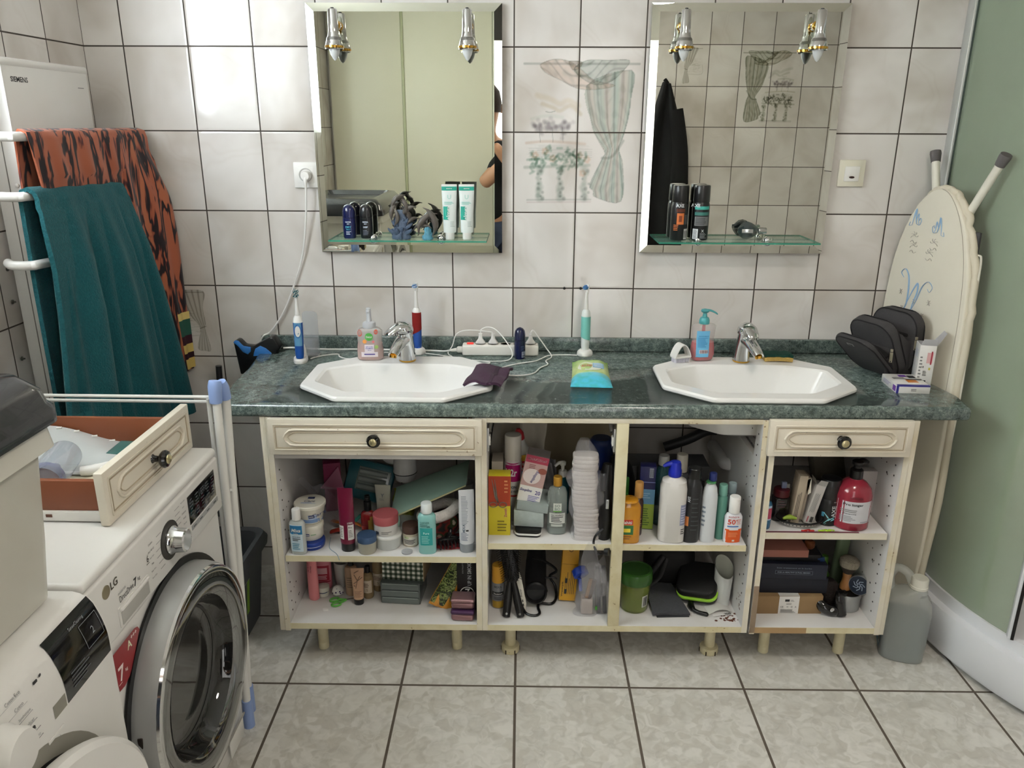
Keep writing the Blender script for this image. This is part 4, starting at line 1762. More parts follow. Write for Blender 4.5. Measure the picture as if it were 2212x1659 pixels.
def tubring(w, l, r, z):
    return [(x, y, z) for x, y in rr_poly(w + (.018 if z < 1.13 else -.006), l, min(r, .03), 6, .283, -1.778)]


lev = [tubring(.355, .54, .04, .8495), tubring(.375, .56, .05, .856), tubring(.395, .575, .05, .96), tubring(.415, .59, .05, 1.10), tubring(.417, .592, .05, 1.105), tubring(.448, .625, .05, 1.108), tubring(.452, .63, .05, 1.148), tubring(.44, .618, .05, 1.150), tubring(.405, .585, .05, 1.148), tubring(.385, .565, .05, .97), tubring(.36, .545, .05, .862)]
n = len(lev[0])
vs = [p for L in lev for p in L]
fs = [(k * n + i, k * n + (i + 1) % n, (k + 1) * n + (i + 1) % n, (k + 1) * n + i) for k in range(len(lev) - 1) for i in range(n)]
fs += [tuple(range(n))[::-1], tuple(range((len(lev) - 1) * n, len(lev) * n))]
b.add(vs, fs, TUB)
for y in (-1.55, -1.62, -1.70, -1.80):
    b.tube([(.474, y, .87), (.487, y, 1.09)], .004, TUB, 6, n=1)
b.obj('tub_body', t, ang=45)
b = W(t)
lev = [tubring(.462, .64, .05, 1.142), tubring(.478, .655, .055, 1.144), tubring(.476, .655, .055, 1.168), tubring(.464, .645, .055, 1.176), tubring(.456, .636, .055, 1.196), tubring(.41, .60, .06, 1.222), tubring(.36, .55, .05, 1.226), tubring(.345, .535, .05, 1.215), tubring(.33, .52, .05, 1.204)]
vs = [p for L in lev for p in L]
fs = [(k * n + i, k * n + (i + 1) % n, (k + 1) * n + (i + 1) % n, (k + 1) * n + i) for k in range(len(lev) - 1) for i in range(n)]
fs += [tuple(range(n))[::-1], tuple(range((len(lev) - 1) * n, len(lev) * n))]
b.add(vs, fs, TUBL)
b.obj('lid', t, ang=45)
b = W(t)
b.box((.515, -1.74, 1.16), (.014, .10, .035), mat('#34362f', .3), .006)
b.obj('latch', t)

# loose drawer standing on the washing machine
BROWN = mat('#7b4429', .45, nz=.1, ns=4)
t = thing('loose_drawer', 'loose drawer with brown sides and a cream front, standing on the washing machine', 'drawer', (.454, -1.083, .8535), 90)
MI = t.matrix_basis.inverted()
o = drawer_front(t, 0, .004, .056, .392, .109)
b = MB()
for (x, y, w, dd, z, h) in ((-.168, .225, .012, .42, .054, .062), (.168, .225, .012, .42, .054, .062), (0, .43, .34, .012, .054, .062)):
    b.box((x, y, z), (w, dd, h), BROWN, .001)
b.box((0, .225, .024), (.33, .42, .004), mat('#d8d2bd', .5))
b.obj('drawer_box', t)
for s_ in (-1, 1):
    b = MB()
    b.box((s_ * .176, .225, .012), (.006, .42, .019), WHITE, .001)
    b.box((s_ * .170, .225, .0215), (.016, .42, .0025), WHITE, .0006)
    b.box((s_ * .1795, .12, .014), (.0015, .012, .006), mat('#5b3a2a', .6))
    b.obj('runner', t)
# what lies in it
CLR = mat('#d5dadd', .12, a=.5, nz=.05)
t = thing('plastic_pouch', 'clear plastic pouch with small holes, lying in the loose drawer', 'pouch', (.2, -1.03, .90), 6)
b = MB(RM(-4, 3, 0))


def fpp(u, v):
    return (-.19 + .36 * u - .03 * v * u, -.09 + .19 * v, .012 * sin(u * 5) + .008 * sin(v * 4 + u * 7) + .012 * v)


b.sheet(fpp, 30, 16, mat('#d9dddd', .15, a=.75, nz=.12, ns=12), .0015)
for i in range(8):
    u = .08 + i * .115
    p = fpp(u, .93)
    b.tube([(p[0] - .006, p[1], p[2] + .003), (p[0] + .005, p[1] + .002, p[2] + .004)], .0022, WHITE, 8, n=1)
b.tube([fpp(i / 12, .0) for i in range(13)], .0035, mat('#e8eaec', .2, a=.8), 8, n=2)
b.obj('film', t)
b = MB(RM(-4, 3, 0))
b.box((.15, .035, .000), (.05, .09, .004), mat('#3c6f6b', .4, a=.8), .002)
b.obj('green_insert', t)
t = thing('clear_cup', 'clear plastic cup with a navy ring, lying on its side in the loose drawer', 'cup', (.295, -1.165, .918), rot=(0, 0, 104))
b = MB(RM(0, 90, 0, (-.07, 0, 0)))
b.lathe([(.0355, 0), (.036, .01), (.0325, .15), (.031, .152), (.0001, .152)], mat('#bcc3d2', .12, a=.42, nz=.05), 36, cap0=False, cap1=False)
b.obj('cup_wall', t)
b = MB(RM(0, 90, 0, (-.07, 0, 0)))
b.lathe([(.0335, .020), (.0335, .034), (.030, .036), (.028, .018), (.0335, .018)], mat('#2a2c78', .3), 36, cap0=False, cap1=False)
b.lathe([(.030, .022), (.0001, .022)], mat('#cfd0dc', .4), 30, cap0=False, cap1=False)
b.obj('navy_ring', t)
t = thing('white_nozzle', 'small white plastic fitting lying beside the clear cup in the drawer', 'fitting', (.345, -1.10, .8795), 20)
b = MB()
b.tube([(-.03, 0, .012), (0, 0, .012), (.025, .01, .016)], [.010, .012, .007], WHITE, 12)
b.box((.03, -.02, .02), (.04, .012, .008), WHITE, .002)
b.obj('fitting', t)

# waste bin between the machines and the vanity
GREYP = mat('#4b4d50', .5)
t = thing('waste_bin', 'dark grey open waste bin with a green label, between drying rack and vanity', 'bin', (.25, -.40, 0))
b = MB()


def binr(w, l, r, z):
    return [(x, y, z) for x, y in rr_poly(w, l, r, 5)]


lev = [binr(.20, .20, .03, 0), binr(.21, .21, .03, .004), binr(.255, .255, .035, .26), binr(.285, .285, .04, .262), binr(.29, .29, .04, .285), binr(.27, .27, .04, .305), binr(.235, .235, .04, .300), binr(.23, .23, .04, .25), binr(.19, .19, .03, .01)]
n = len(lev[0])
vs = [p for L in lev for p in L]
fs = [(k * n + i, k * n + (i + 1) % n, (k + 1) * n + (i + 1) % n, (k + 1) * n + i) for k in range(len(lev) - 1) for i in range(n)]
fs += [tuple(range(n))[::-1], tuple(range((len(lev) - 1) * n, len(lev) * n))]
b.add(vs, fs, GREYP)
b.obj('bin_body', t, ang=45)
b = MB()
pts = [(-.11, .12, .30), (-.11, .135, .345), (.02, .135, .35), (.03, .12, .30)]
b.tube(pts, .012, GREYP, 12)
b.obj('handle', t)
b = MB()
fnb = lambda x, z: (.101 + (z * .0886) + .0035, x, z)
b.grid(lambda u, v: fnb(-.10 + .075 * u, .09 + .12 * v), 2, 2, mat('#dfe3da', .5))
b.grid(lambda u, v: (lambda p: (p[0] + .0004, p[1], p[2]))(fnb(-.05 + .022 * u, .09 + .12 * v)), 2, 2, mat('#7fae2e', .5))
b.grid(lambda u, v: (lambda p: (p[0] + .0004, p[1], p[2]))(fnb(-.095 + .04 * u, .10 + .07 * v)), 2, 2, mat('#27402a', .5))
b.obj('bin_label', t)

# folded step stool whose grip shows above the end of the worktop
BLU = mat('#2f6db0', .4)
t = thing('folding_step_stool', 'folded step stool with black and blue grip, leaning between wall and worktop end', 'step stool', (.34, -.06, 0))
GT = mat('#3c3d3f', .35, .6)
for pts in ([(.345, -.05, .82), (.362, -.055, .5), (.362, -.05, .02)], [(.20, -.05, .80), (.19, -.05, .5), (.185, -.05, .02)]):
    b = W(t)
    b.tube(pts, .0105, GT, 12, n=3)
    b.obj('leg_tube', t)
    b = W(t)
    x, y, z = pts[-1]
    b.tube([(x, y, .03), (x, y, 0)], .014, BLACK, 12, n=1)
    b.obj('foot', t)
b = W(t)
GP = [(.272, .90), (.280, .905), (.290, .903), (.306, .885), (.335, .882), (.345, .884), (.395, .915), (.410, .918), (.428, .878), (.423, .868), (.414, .85), (.414, .79), (.272, .78)]
GP = [(.272, .892), (.280, .900), (.290, .898), (.306, .880), (.335, .877), (.347, .884), (.395, .910), (.408, .912), (.428, .875), (.421, .866), (.414, .86), (.414, .80), (.285, .78)]
b.prism([(x, z) for x, z in GP], .045, .085, BLACK, M=RM(90, 0, 0), bev=.005)
b.obj('grip', t, ang=50)
b = W(t)
b.prism([(.273, .893), (.281, .901), (.291, .899), (.306, .881), (.330, .878), (.329, .862), (.318, .852), (.302, .860), (.288, .880)], .0855, .088, BLU, M=RM(90, 0, 0), bev=.001)
b.prism([(.338, .856), (.345, .872), (.362, .882), (.380, .874), (.397, .858), (.398, .854), (.336, .846)], .0855, .088, BLU, M=RM(90, 0, 0), bev=.001)
b.obj('blue_pad', t)
b = W(t)
b.tube([(.392, -.14, .25), (.405, -.13, .225), (.40, -.13, .19)], .0055, BLACK, 8)
b.tube([(.40, -.13, .19), (.402, -.13, .165)], .007, BLU, 8, n=1)
b.obj('strap', t)

# ------------------------------------------------------------------ things on the worktop
WP = mat('#e8e6e2', .35)
CAB = mat('#e8e5dd', .4)
RIM = CT + .0155


def brush(label, cat_loc, head='white', lower=None, upper=None, rz=0, tilt=0, style=0):
    """electric toothbrush on its charger"""
    t = thing('electric_toothbrush', label, 'toothbrush', cat_loc, rz, None)
    a, c = lower, upper
    b = MB()
    h = Matrix.Rotation(radians(tilt), 4, 'Y')
    R0 = [(.018, .0115, .0115, 2.2), (.03, .0135, .0125, 2.2), (.09, .0145, .0135, 2.3), (.135, .0152, .014, 2.2), (.148, .0135, .013, 2), (.156, .0085, .0085, 2)]
    b.loft(R0[:4], a, 28, M=h)
    b.loft(R0[3:], WP if style != 2 else a, 28, M=h)
    sf = surf([r[:4] for r in R0], .0007)
    b2 = MB(h)
    if style == 0:      # blue with oval white button
        b2.grid(lambda u, v: (lambda x, z: sf(x, z))(-.0115 + .023 * u, .06 + .075 * v), 14, 14, c)
        b.obj('handle', t)
        b2.obj('grip_panel', t)
        b3 = MB(h)
        poly = [(.0085 * cos(i / 24 * 6.283), .0175 * sin(i / 24 * 6.283)) for i in range(24)]
        b3.face([tuple(Vector(sf(x * 1.25, .108 + z * 1.25)) + Vector((0, -.0004, 0))) for x, z in poly], lower)
        b3.face([tuple(Vector(sf(x, .108 + z)) + Vector((0, -.0012, 0))) for x, z in poly], WP)
        b3.lathe([(.0045, 0), (.004, .0012), (.0001, .0014)], WP, 16, M=RM(90, 0, 0, (0, -.0152, .106)))
        b3.obj('button', t)
    elif style == 1:    # wavy two-colour cover
        b.obj('handle', t)
        for sd in (0, 1):
            b2.grid(lambda u, v: (lambda a_, z: (.0158 * sin(a_), -.0150 * cos(a_), z))((-1.9 + 3.8 * u) + sd * 0, .058 + .028 * u + (.142 - .058 - .028 * u) * v), 24, 14, c)
        b2.obj('grip_cover', t)
    else:
        b.obj('handle', t)
        b2.grid(lambda u, v: (lambda a_, z: (.0160 * sin(a_), -.0152 * cos(a_), z))((-2.4 + 4.8 * u), .062 - .022 * (u - .5) + (.133 - .062 + .022 * (u - .5)) * v), 30, 14, c)
        b2.obj('grip_cover', t)
    b = MB(h)
    b.loft([(.156, .0068, .0068, 2), (.159, .0072, .0072, 2), (.175, .006, .006, 2), (.205, .0042, .0045, 2), (.213, .0040, .0045, 2)], WP, 20)
    b.tube([(0, .003, .205), (0, .0035, .222), (0, .003, .238)], [.0042, .0062, .0058], WP, 14, flat=.75)
    b.obj('brush_stem', t)
    b = MB(h)
    hc = {'teal': mat('#1c6c78', .7), 'white': mat('#e4eaf0', .6), 'blue': mat('#5b8fc6', .7)}[head]
    r = random.Random(3)
    if head == 'teal':
        for (z, rr, n_) in ((.222, .008, 24), (.236, .0095, 40)):
            for i in range(n_):
                a_ = r.uniform(0, 6.3)
                q = rr * sqrt(r.random())
                x, zz2 = q * cos(a_), z + q * sin(a_) * .8
                b.tube([(x, -.001, zz2), (x, -.0135, zz2)], .0011, hc if r.random() < .7 else WP, 5, n=1)
    else:
        for i in range(40):
            a_ = r.uniform(0, 6.3)
            q = .0075 * sqrt(r.random())
            x, zz2 = q * cos(a_), .229 + q * sin(a_)
            b.tube([(x, -.001, zz2), (x, -.012, zz2)], .001, hc if (r.random() < .5) else mat('#5b8fc6', .7), 5, n=1)
    b.obj('bristles', t)
    return t


def charger(t, off=(0, 0), big=False):
    b = MB(Matrix.Translation((off[0], off[1], 0)))
    if not big:
        b.loft([(0, .0235, .0235, 2.3), (.003, .0255, .0255, 2.3), (.012, .0245, .0245, 2.3), (.018, .0205, .0205, 2.3), (.021, .0165, .0165, 2.3)], WP, 28)
    else:
        b.loft([(0, .021, .034, 2.4, 0, .020), (.004, .0225, .0355, 2.4, 0, .020), (.014, .0215, .0345, 2.4, 0, .020), (.0165, .019, .032, 2.4, 0, .020)], WP, 32)
        b.loft([(.014, .018, .016, 2.4, 0, .034), (.035, .017, .014, 2.4, 0, .036), (.050, .013, .009, 2.4, 0, .038), (.054, .008, .005, 2.4, 0, .039)], WP, 28)
    b.obj('charging_base', t)


t = brush('blue electric toothbrush with oval white button and teal bristles on its charger', (.523, -.193, CT), 'teal', mat('#1e4f9e', .35), mat('#5f93b8', .4), 8, 1)
charger(t, (0, 0), True)
t = brush('red and blue electric toothbrush standing behind the chrome tap', (.884, -.067, CT), 'white', mat('#2d56a8', .4), mat('#b02f2c', .6), -30, 0, 1)
charger(t)
t = brush('mint green and white electric toothbrush on a round white charger', (1.441, -.070, CT), 'blue', mat('#dfe3e0', .35), mat('#77bdb4', .6), -50, 0, 2)
charger(t)
t = thing('brush_head_holder', 'clear plastic brush head holder with round top, behind the blue toothbrush', 'holder', (.538, -.115, CT), -6)
b = MB()
CLR2 = mat('#b7babd', .12, a=.36, nz=.03)
b.prism(rr_poly(.052, .150, .014, 6, 0, .075), -.0012, .0012, CLR2, M=RM(90, 0, 0, (0, .012, 0)), bev=.0006)
b.box((0, -.006, .032), (.050, .032, .060), CLR2, .006)
b.obj('clear_box', t)
b = MB()
b.box((0, .0105, .004), (.05, .03, .006), mat('#c9cbcb', .3, a=.8), .002)
b.obj('foot', t)

# power strip and its plugs
t = thing('power_strip', 'white power strip with a lit red switch lying against the upstand', 'power strip', (1.160, -.072, CT), 1)
b = MB()
b.box((0, 0, .019), (.252, .046, .036), CAB, .006, seg=3)
b.box((-.135, 0, .017), (.022, .02, .02), CAB, .006)
b.tube([(-.14, 0, .016), (-.165, .002, .013)], [.008, .005], CAB, 10, n=1)
b.obj('strip_body', t)
b = MB()
b.box((-.100, 0, .038), (.022, .016, .006), mat('#b8231c', .3, em=.8), .002, M=None)
b.obj('switch', t)
b = MB()
for x in (-.066, -.024, .018, .060, .100):
    b.lathe([(.0185, .0), (.0185, .0012), (.0165, .0012), (.0155, -.006)], mat('#c9c5bb', .4), 24, M=Matrix.Translation((x, 0, .037)))
b.obj('socket_ring', t)


def flat_plug(x, y, z, label, rz=0):
    t = thing('flat_plug', label, 'plug', (x, y, z), rz, 'plugs in the power strip')
    b = MB()
    b.loft([(0, .0155, .0075, 3), (.004, .016, .008, 3), (.016, .0075, .0065, 2.4), (.030, .0045, .005, 2), (.032, .0065, .006, 2), (.034, .006, .0055, 2)], WP, 24)
    b.obj('plug_body', t)


PZ = CT + .0385
flat_plug(1.094, -.072, PZ, 'white flat plug in the power strip, the one next to its red switch')
flat_plug(1.136, -.071, PZ, 'white flat plug in the power strip, second from its red switch')
flat_plug(1.260, -.069, PZ, 'white flat plug at the far end of the power strip, beyond the navy roll-on')


def cable(label, pts, r=.0022, m=WP, name='cable', n=6):
    b = MB()
    b.tube(pts, r, m, 8, n=n)
    o = b.obj(name)
    return tag(o, label, 'cable')


t = thing('wall_plug_white', 'white round plug pushed into the wall socket beside the mirror', 'plug', (.538, -.012, 1.426))
t.name = 'power_plug'
b = MB()
b.lathe([(.0165, 0), (.0165, .012), (.013, .020), (.0001, .021)], WP, 28, M=RM(90, 0, 0))
b.tube([(0, -.012, -.004), (0, -.018, -.018), (0, -.016, -.034)], [.009, .0065, .004], WP, 12)
b.obj('plug_body', t)
cable('white mains cable hanging from the wall socket down behind the worktop end', [(.538, -.028, 1.392), (.537, -.03, 1.36), (.528, -.022, 1.285), (.508, -.012, 1.18), (.482, -.010, 1.105), (.432, -.010, .990), (.380, -.012, .915), (.352, -.02, .897), (.335, -.012, .86), (.330, -.006, .80)], .0032)
z = CT + .003
cable('thick white cable running along the upstand to the power strip', [(.425, -.045, z + .005), (.46, -.035, z + .004), (.56, -.037, z), (.68, -.034, z), (.82, -.036, z), (.93, -.042, z), (.97, -.055, z + .002), (.995, -.071, CT + .013)], .0034)
cable('thin white cable curling from the blue toothbrush charger towards the tap', [(.545, -.15, z), (.575, -.115, z), (.62, -.095, z), (.635, -.125, z), (.67, -.150, z), (.72, -.150, z + .006), (.745, -.12, z), (.73, -.09, z), (.755, -.07, z), (.82, -.078, z), (.848, -.098, z)])
cable('thin white cable from the red toothbrush looping up to the power strip plugs', [(.91, -.075, z), (.96, -.095, z), (1.0, -.11, z), (.985, -.07, z), (.998, -.045, z + .02), (1.012, -.045, CT + .062), (1.05, -.05, CT + .077), (1.115, -.06, CT + .076), (1.134, -.069, PZ + .036)], .0018)
cable('thin white cable arching from the strip plug to behind the navy roll-on', [(1.094, -.072, PZ + .035), (1.098, -.072, PZ + .048), (1.12, -.075, PZ + .056), (1.145, -.085, PZ + .05), (1.175, -.11, PZ + .025), (1.20, -.14, CT + .03), (1.195, -.155, CT + .01), (1.16, -.16, z), (1.08, -.155, z), (1.02, -.125, z), (.99, -.11, z), (.975, -.125, z), (1.05, -.17, z), (1.12, -.185, z), (1.125, -.17, z), (1.07, -.15, z)], .0018)
cable('white cable making a wide loop on the worktop before the mint toothbrush', [(1.415, -.082, z), (1.37, -.078, z), (1.32, -.09, z), (1.28, -.15, z), (1.24, -.175, z), (1.20, -.20, z), (1.168, -.235, z), (1.165, -.275, z), (1.185, -.305, z), (1.23, -.31, z), (1.27, -.285, z), (1.29, -.23, z), (1.315, -.19, z), (1.31, -.15, z), (1.33, -.10, z), (1.312, -.065, z + .02), (1.285, -.06, CT + .06), (1.268, -.064, CT + .082), (1.260, -.068, PZ + .036)], .002)

# roll-ons
NAVY = mat('#10173f', .25, coat=.4)
BLKP = mat('#15161a', .3, coat=.4)


def rollon(label, loc, body, cap, h=.105, w=.037, rz=0, marks=(), group=None):
    r = w / 2
    t = thing('roll_on_deodorant', label, 'deodorant', loc, rz, group)
    R0 = [(0, r * .86, r * .72, 2.4), (.003, r * .95, r * .78, 2.4), (h * .3, r, r * .84, 2.3), (h * .60, r * .96, r * .84, 2.2)]
    b = MB()
    b.loft(R0, body, 30)
    mark(b, marks, R0)
    b.obj('body', t)
    b = MB()
    b.loft([(h * .61, r * .98, r * .88, 2.1), (h * .78, r * .98, r * .88, 2), (h * .89, r * .86, r * .80, 2), (h * .96, r * .58, r * .56, 2), (h, r * .12, r * .12, 2)], cap, 30)
    b.obj('cap', t)
    return t


LTX = mat('#c9d2e6', .4)
rollon('navy roll-on deodorant with bar code, standing on the worktop before the power strip', (1.225, -.114, CT), NAVY, NAVY, rz=25, marks=[('L', .0, .014, .006, .026, mat('#b9c2d6', .4)), ('B', .001, .013, .007, .016, BLACK), ('R', .001, .014, .018, .026, 2, NAVY), ('R', -.004, .012, .028, .046, 5, mat('#39456e', .4))])
SZ = 1.237
rollon('dark blue roll-on deodorant, the outer one of the pair on the glass shelf', (.679, -.065, SZ), mat('#131a48', .25, coat=.4), mat('#131a48', .2, coat=.5), .106, .042, marks=[('T', 'NIVEA', 0, .052, .0045, LTX, {'w': .018}), ('T', 'MEN', 0, .046, .003, LTX), ('T', 'DRY', 0, .036, .0065, mat('#49b4cf', .4), {'w': .018}), ('T', 'IMPACT', 0, .0285, .003, mat('#49b4cf', .4)), ('R', -.008, .008, .012, .024, 3, LTX)], group='roll-ons on the glass shelf')
rollon('black roll-on deodorant, the one nearer the dolphin figurine on the glass shelf', (.733, -.063, SZ), BLKP, BLKP, .107, .042, marks=[('T', 'NIVEA', 0, .052, .0045, LTX, {'w': .018}), ('T', 'MEN', 0, .046, .003, LTX), ('T', 'DEEP', 0, .036, .005, LTX, {'w': .014}), ('R', -.009, .009, .010, .028, 4, mat('#6b7080', .4))], group='roll-ons on the glass shelf')

# soaps
t = thing('foam_soap_dispenser', 'foam soap dispenser with pale pink soap on the rim of the basin', 'soap dispenser', (.749, -.183, RIM), 4)
PINKC = mat('#e3a59c', .12, a=.62, coat=.4, nz=.03)
CLB = mat('#d9d4cf', .1, a=.38, coat=.4, nz=.03)
R0 = [(0, .038, .022, 2.8), (.004, .0415, .025, 2.8), (.03, .042, .026, 2.8), (.055, .039, .024, 2.6), (.075, .040, .024, 2.5), (.092, .040, .0235, 2.5), (.1, .033, .021, 2.4), (.103, .022, .018, 2)]
b = MB()
b.loft(R0, CLB, 36)
mark(b, [('T', 'Dettol', 0, .077, .0065, WP, {'w': .018}), ('L', -.026, .026, .012, .028, mat('#e9dfe3', .4)), ('L', -.015, .015, .028, .052, mat('#e9dfe3', .4)),
         ('T', 'Soft on skin', 0, .0455, .0035, mat('#5a5ba8', .4)), ('T', 'FOAMING', 0, .040, .004, mat('#5a5ba8', .4)), ('T', '250 ml', 0, .0345, .003, mat('#5a5ba8', .4)), ('L', -.017, .017, .019, .0225, mat('#4e3f8f', .4))], R0)
b.obj('bottle', t)
b = MB()
b.loft([(.001, .0375, .0215, 2.8), (.004, .0405, .0245, 2.8), (.03, .041, .0252, 2.8), (.0525, .0383, .0235, 2.6)], PINKC, 36)
b.obj('liquid', t)
b = MB()
S = surf(R0, .0012)
for (x, z, r_, m_) in ((0, .077, .0125, mat('#4fa84a', .4)), (-.014, .062, .0065, mat('#e79a4e', .4)), (.013, .061, .004, mat('#c9656b', .4)), (.022, .044, .006, mat('#9cbf6b', .4)), (-.029, .088, .008, mat('#c25a4a', .4)), (.022, .092, .006, mat('#c25a4a', .4))):
    b.face([tuple(Vector(S(x + r_ * cos(i / 20 * 6.283), z + r_ * sin(i / 20 * 6.283) * (1.3 if abs(z - .09) < .003 else 1))) + Vector((0, .0006, 0))) for i in range(20)], m_)
b.obj('badge', t)
b = MB()
GRP = mat('#d6d8dc', .3, a=.8)
b.lathe([(.020, .102), (.021, .104), (.021, .114), (.019, .119), (.013, .1215), (.0085, .122), (.0075, .140), (.008, .150), (.0075, .164), (.005, .1655)], GRP, 28)
b.tube([(0, -.003, .158), (0, -.016, .157), (0, -.022, .154)], [.0055, .005, .004], GRP, 10)
b.obj('pump', t)

t = thing('soap_dispenser', 'hand soap bottle with red soap, blue label and turquoise pump on the basin rim', 'soap dispenser', (1.808, -.160, RIM), 8)
R0 = [(0, .030, .018, 2.6), (.004, .034, .021, 2.6), (.02, .039, .0245, 2.6), (.045, .0375, .0235, 2.6), (.07, .034, .0215, 2.5), (.095, .037, .022, 2.5), (.112, .0385, .0225, 2.5), (.116, .034, .020, 2.4), (.119, .018, .014, 2)]
b = MB()
b.loft(R0, mat('#d7cfce', .1, a=.30, coat=.4, nz=.03), 36)
BL = mat('#6fb6dd', .35)
mark(b, [('L', -.0275, .013, .014, .099, BL), ('T', 'SAVON MAINS', -.006, .082, .0035, mat('#2b6fa8', .4)), ('R', -.024, .010, .046, .078, 8, mat('#3a86bd', .4)), ('L', -.018, .010, .026, .038, mat('#dfe0e6', .4)), ('B', -.016, .009, .027, .037, mat('#7c3b4a', .4))], R0)
b.obj('bottle', t)
b = MB()
b.loft([(.001, .0295, .0175, 2.6), (.004, .0333, .0203, 2.6), (.02, .0383, .0238, 2.6), (.045, .0368, .0228, 2.6), (.060, .0346, .0215, 2.5)], mat('#c01a33', .15, a=.9, nz=.03), 36)
b.tube([(0, 0, .06), (0, 0, .118)], .0055, mat('#c9485a', .3, a=.8), 10, n=1)
b.obj('liquid', t)
b = MB()
TQ = mat('#4f9da0', .3)
b.lathe([(.0155, .118), (.0165, .120), (.0165, .130), (.013, .138), (.008, .140), (.006, .152), (.012, .156), (.0135, .160), (.011, .164), (.004, .166)], TQ, 28)
b.tube([(0, 0, .162), (.016, -.006, .161), (.030, -.012, .155), (.036, -.014, .150)], [.007, .0055, .0045, .003], TQ, 10, flat=.6)
b.obj('pump', t)

# white round-shelled nail brush
t = thing('nail_brush', 'small white nail brush with arched grip standing on the basin corner', 'nail brush', (1.735, -.185, RIM), 20)
b = MB()
b.sheet(lambda u, v: ((-.030 + .060 * v) * .9, -.018 + .036 * u + (-.002), .018 + .040 * sin(pi * min(v * 1.0, 1)) ** .8), 4, 20, WP, .003)
b.box((0, -.002, .017), (.058, .032, .006), WP, .002)
b.obj('brush_back', t)
b = MB()
r = random.Random(1)
for i in range(11):
    for j in range(5):
        b.tube([(-.024 + i * .0048, -.013 + j * .0055, .014), (-.024 + i * .0048 + r.gauss(0, .0006), -.013 + j * .0055, 0)], .0016, mat('#dcdae6', .6), 5, n=1)
b.obj('bristles', t)

# sponge
t = thing('dish_sponge', 'yellow sponge with a green scouring layer, behind the basin by the grey bag', 'sponge', (2.050, -.158, RIM - .0015), -3)
b = MB()
b.sheet(lambda u, v: (-.044 + .088 * u, -.022 + .044 * v, .0075 + .003 * sin(u * 3.1)), 14, 6, mat('#c3a45c', .95, b=1., bs=300, nz=.2, ns=120), .013)
b.obj('foam', t)
b = MB()
b.sheet(lambda u, v: (-.0445 + .089 * u, -.0225 + .045 * v + .002 * sin(u * 9), .019 + .003 * sin(u * 3.1) + .0012 * sin(u * 17)), 20, 6, mat('#16453a', .98, b=1., bs=400, nz=.3, ns=150), .0085)
b.obj('scouring_pad', t)

# wet wipes
t = thing('wet_wipes_pack', 'green and turquoise pack of cleaning wipes lying on the worktop', 'wipes', (1.444, -.290, CT), -3)
T = NT('wipes_print')
tc = T.n('TexCoord')
sp = T.n('SeparateXYZ')
T.l(tc.outputs['Object'], sp.inputs[0])
g = T.ramp(T.math('MULTIPLY_ADD', sp.outputs[1], 3.6, .5), [(.18, lin('#4bb8d0')), (.28, lin('#6cc8d6')), (.33, lin('#c3d98a')), (.60, lin('#cfe09a')), (.95, lin('#8cc152'))])
ns = T.ramp(T.noise(tc.outputs['Object'], 40, 3), [(.35, (.8, .9, .75)), (.6, (1.1, 1.05, 1.1))])
T.l(T.mix(1., g, ns, 'MULTIPLY'), T.P.inputs['Base Color'])
T.P.inputs['Roughness'].default_value = .25
PK = T.M
b = MB()


def wip(u, v, top=True):
    x = -.056 + .112 * u
    y = -.125 + .25 * v
    e = (1 - abs(2 * u - 1) ** 4) * (1 - abs(2 * v - 1) ** 5)
    if top:
        return (x * (1 + .10 * (1 - v) ** 3), y, .003 + .024 * max(0, e) + .0012 * sin(u * 11 + v * 7) * e)
    return (x * (1 + .10 * (1 - v) ** 3), y, .0012)


b.grid(lambda u, v: wip(u, v), 28, 36, PK)
b.grid(lambda u, v: wip(1 - u, v, False), 28, 8, PK)
for e in (0, 1):
    b.add([wip(u / 28, e) for u in range(29)] + [wip(u / 28, e, False) for u in range(29)], [(i, i + 1, 30 + i, 29 + i) for i in range(28)], PK)
    b.add([wip(e, u / 28) for u in range(29)] + [wip(e, u / 28, False) for u in range(29)], [(i, i + 1, 30 + i, 29 + i) for i in range(28)], PK)
b.obj('film', t)
b = MB()
ft = lambda x0, y0: (lambda a, c: (x0 + a, y0 + c, wip((x0 + a + .056) / .112, (y0 + c + .125) / .25)[2] + .0012))
b.face([ft(-.004, .0)(.036 * cos(i / 26 * 6.283), .042 * sin(i / 26 * 6.283)) for i in range(26)], mat('#e3e6d2', .4))
b.text('CIF', .018, mat('#c33a34', .4), lambda a, c: tuple(Vector(ft(-.012, .006)(a, c)) + Vector((0, 0, .0006))), True)
b.grid(lambda u, v: tuple(Vector(ft(.006 + .034 * u, -.01 + .05 * v)(0, 0)) + Vector((0, 0, .0004))), 4, 6, mat('#7fb4d6', .4))
for i in range(4):
    b.grid(lambda u, v, i=i: tuple(Vector(ft(.009 + .027 * u, -.003 + .011 * i + .004 * v)(0, 0)) + Vector((0, 0, .0009))), 4, 1, mat('#dfeaf2', .4))
b.obj('label_print', t)

# purple washcloth over the rim
T_P = mat('#40253a', .97, sheen=.05, nz=.3, ns=220, b=1., bs=420, key='purple_terry')
t = thing('washcloth', 'crumpled dark purple washcloth lying over the corner of the basin', 'washcloth', (1.14, -.385, CT), 0)
b = MB()
cs = [(-.075, -.052), (-.045, .110), (.067, .045), (.035, -.098)]


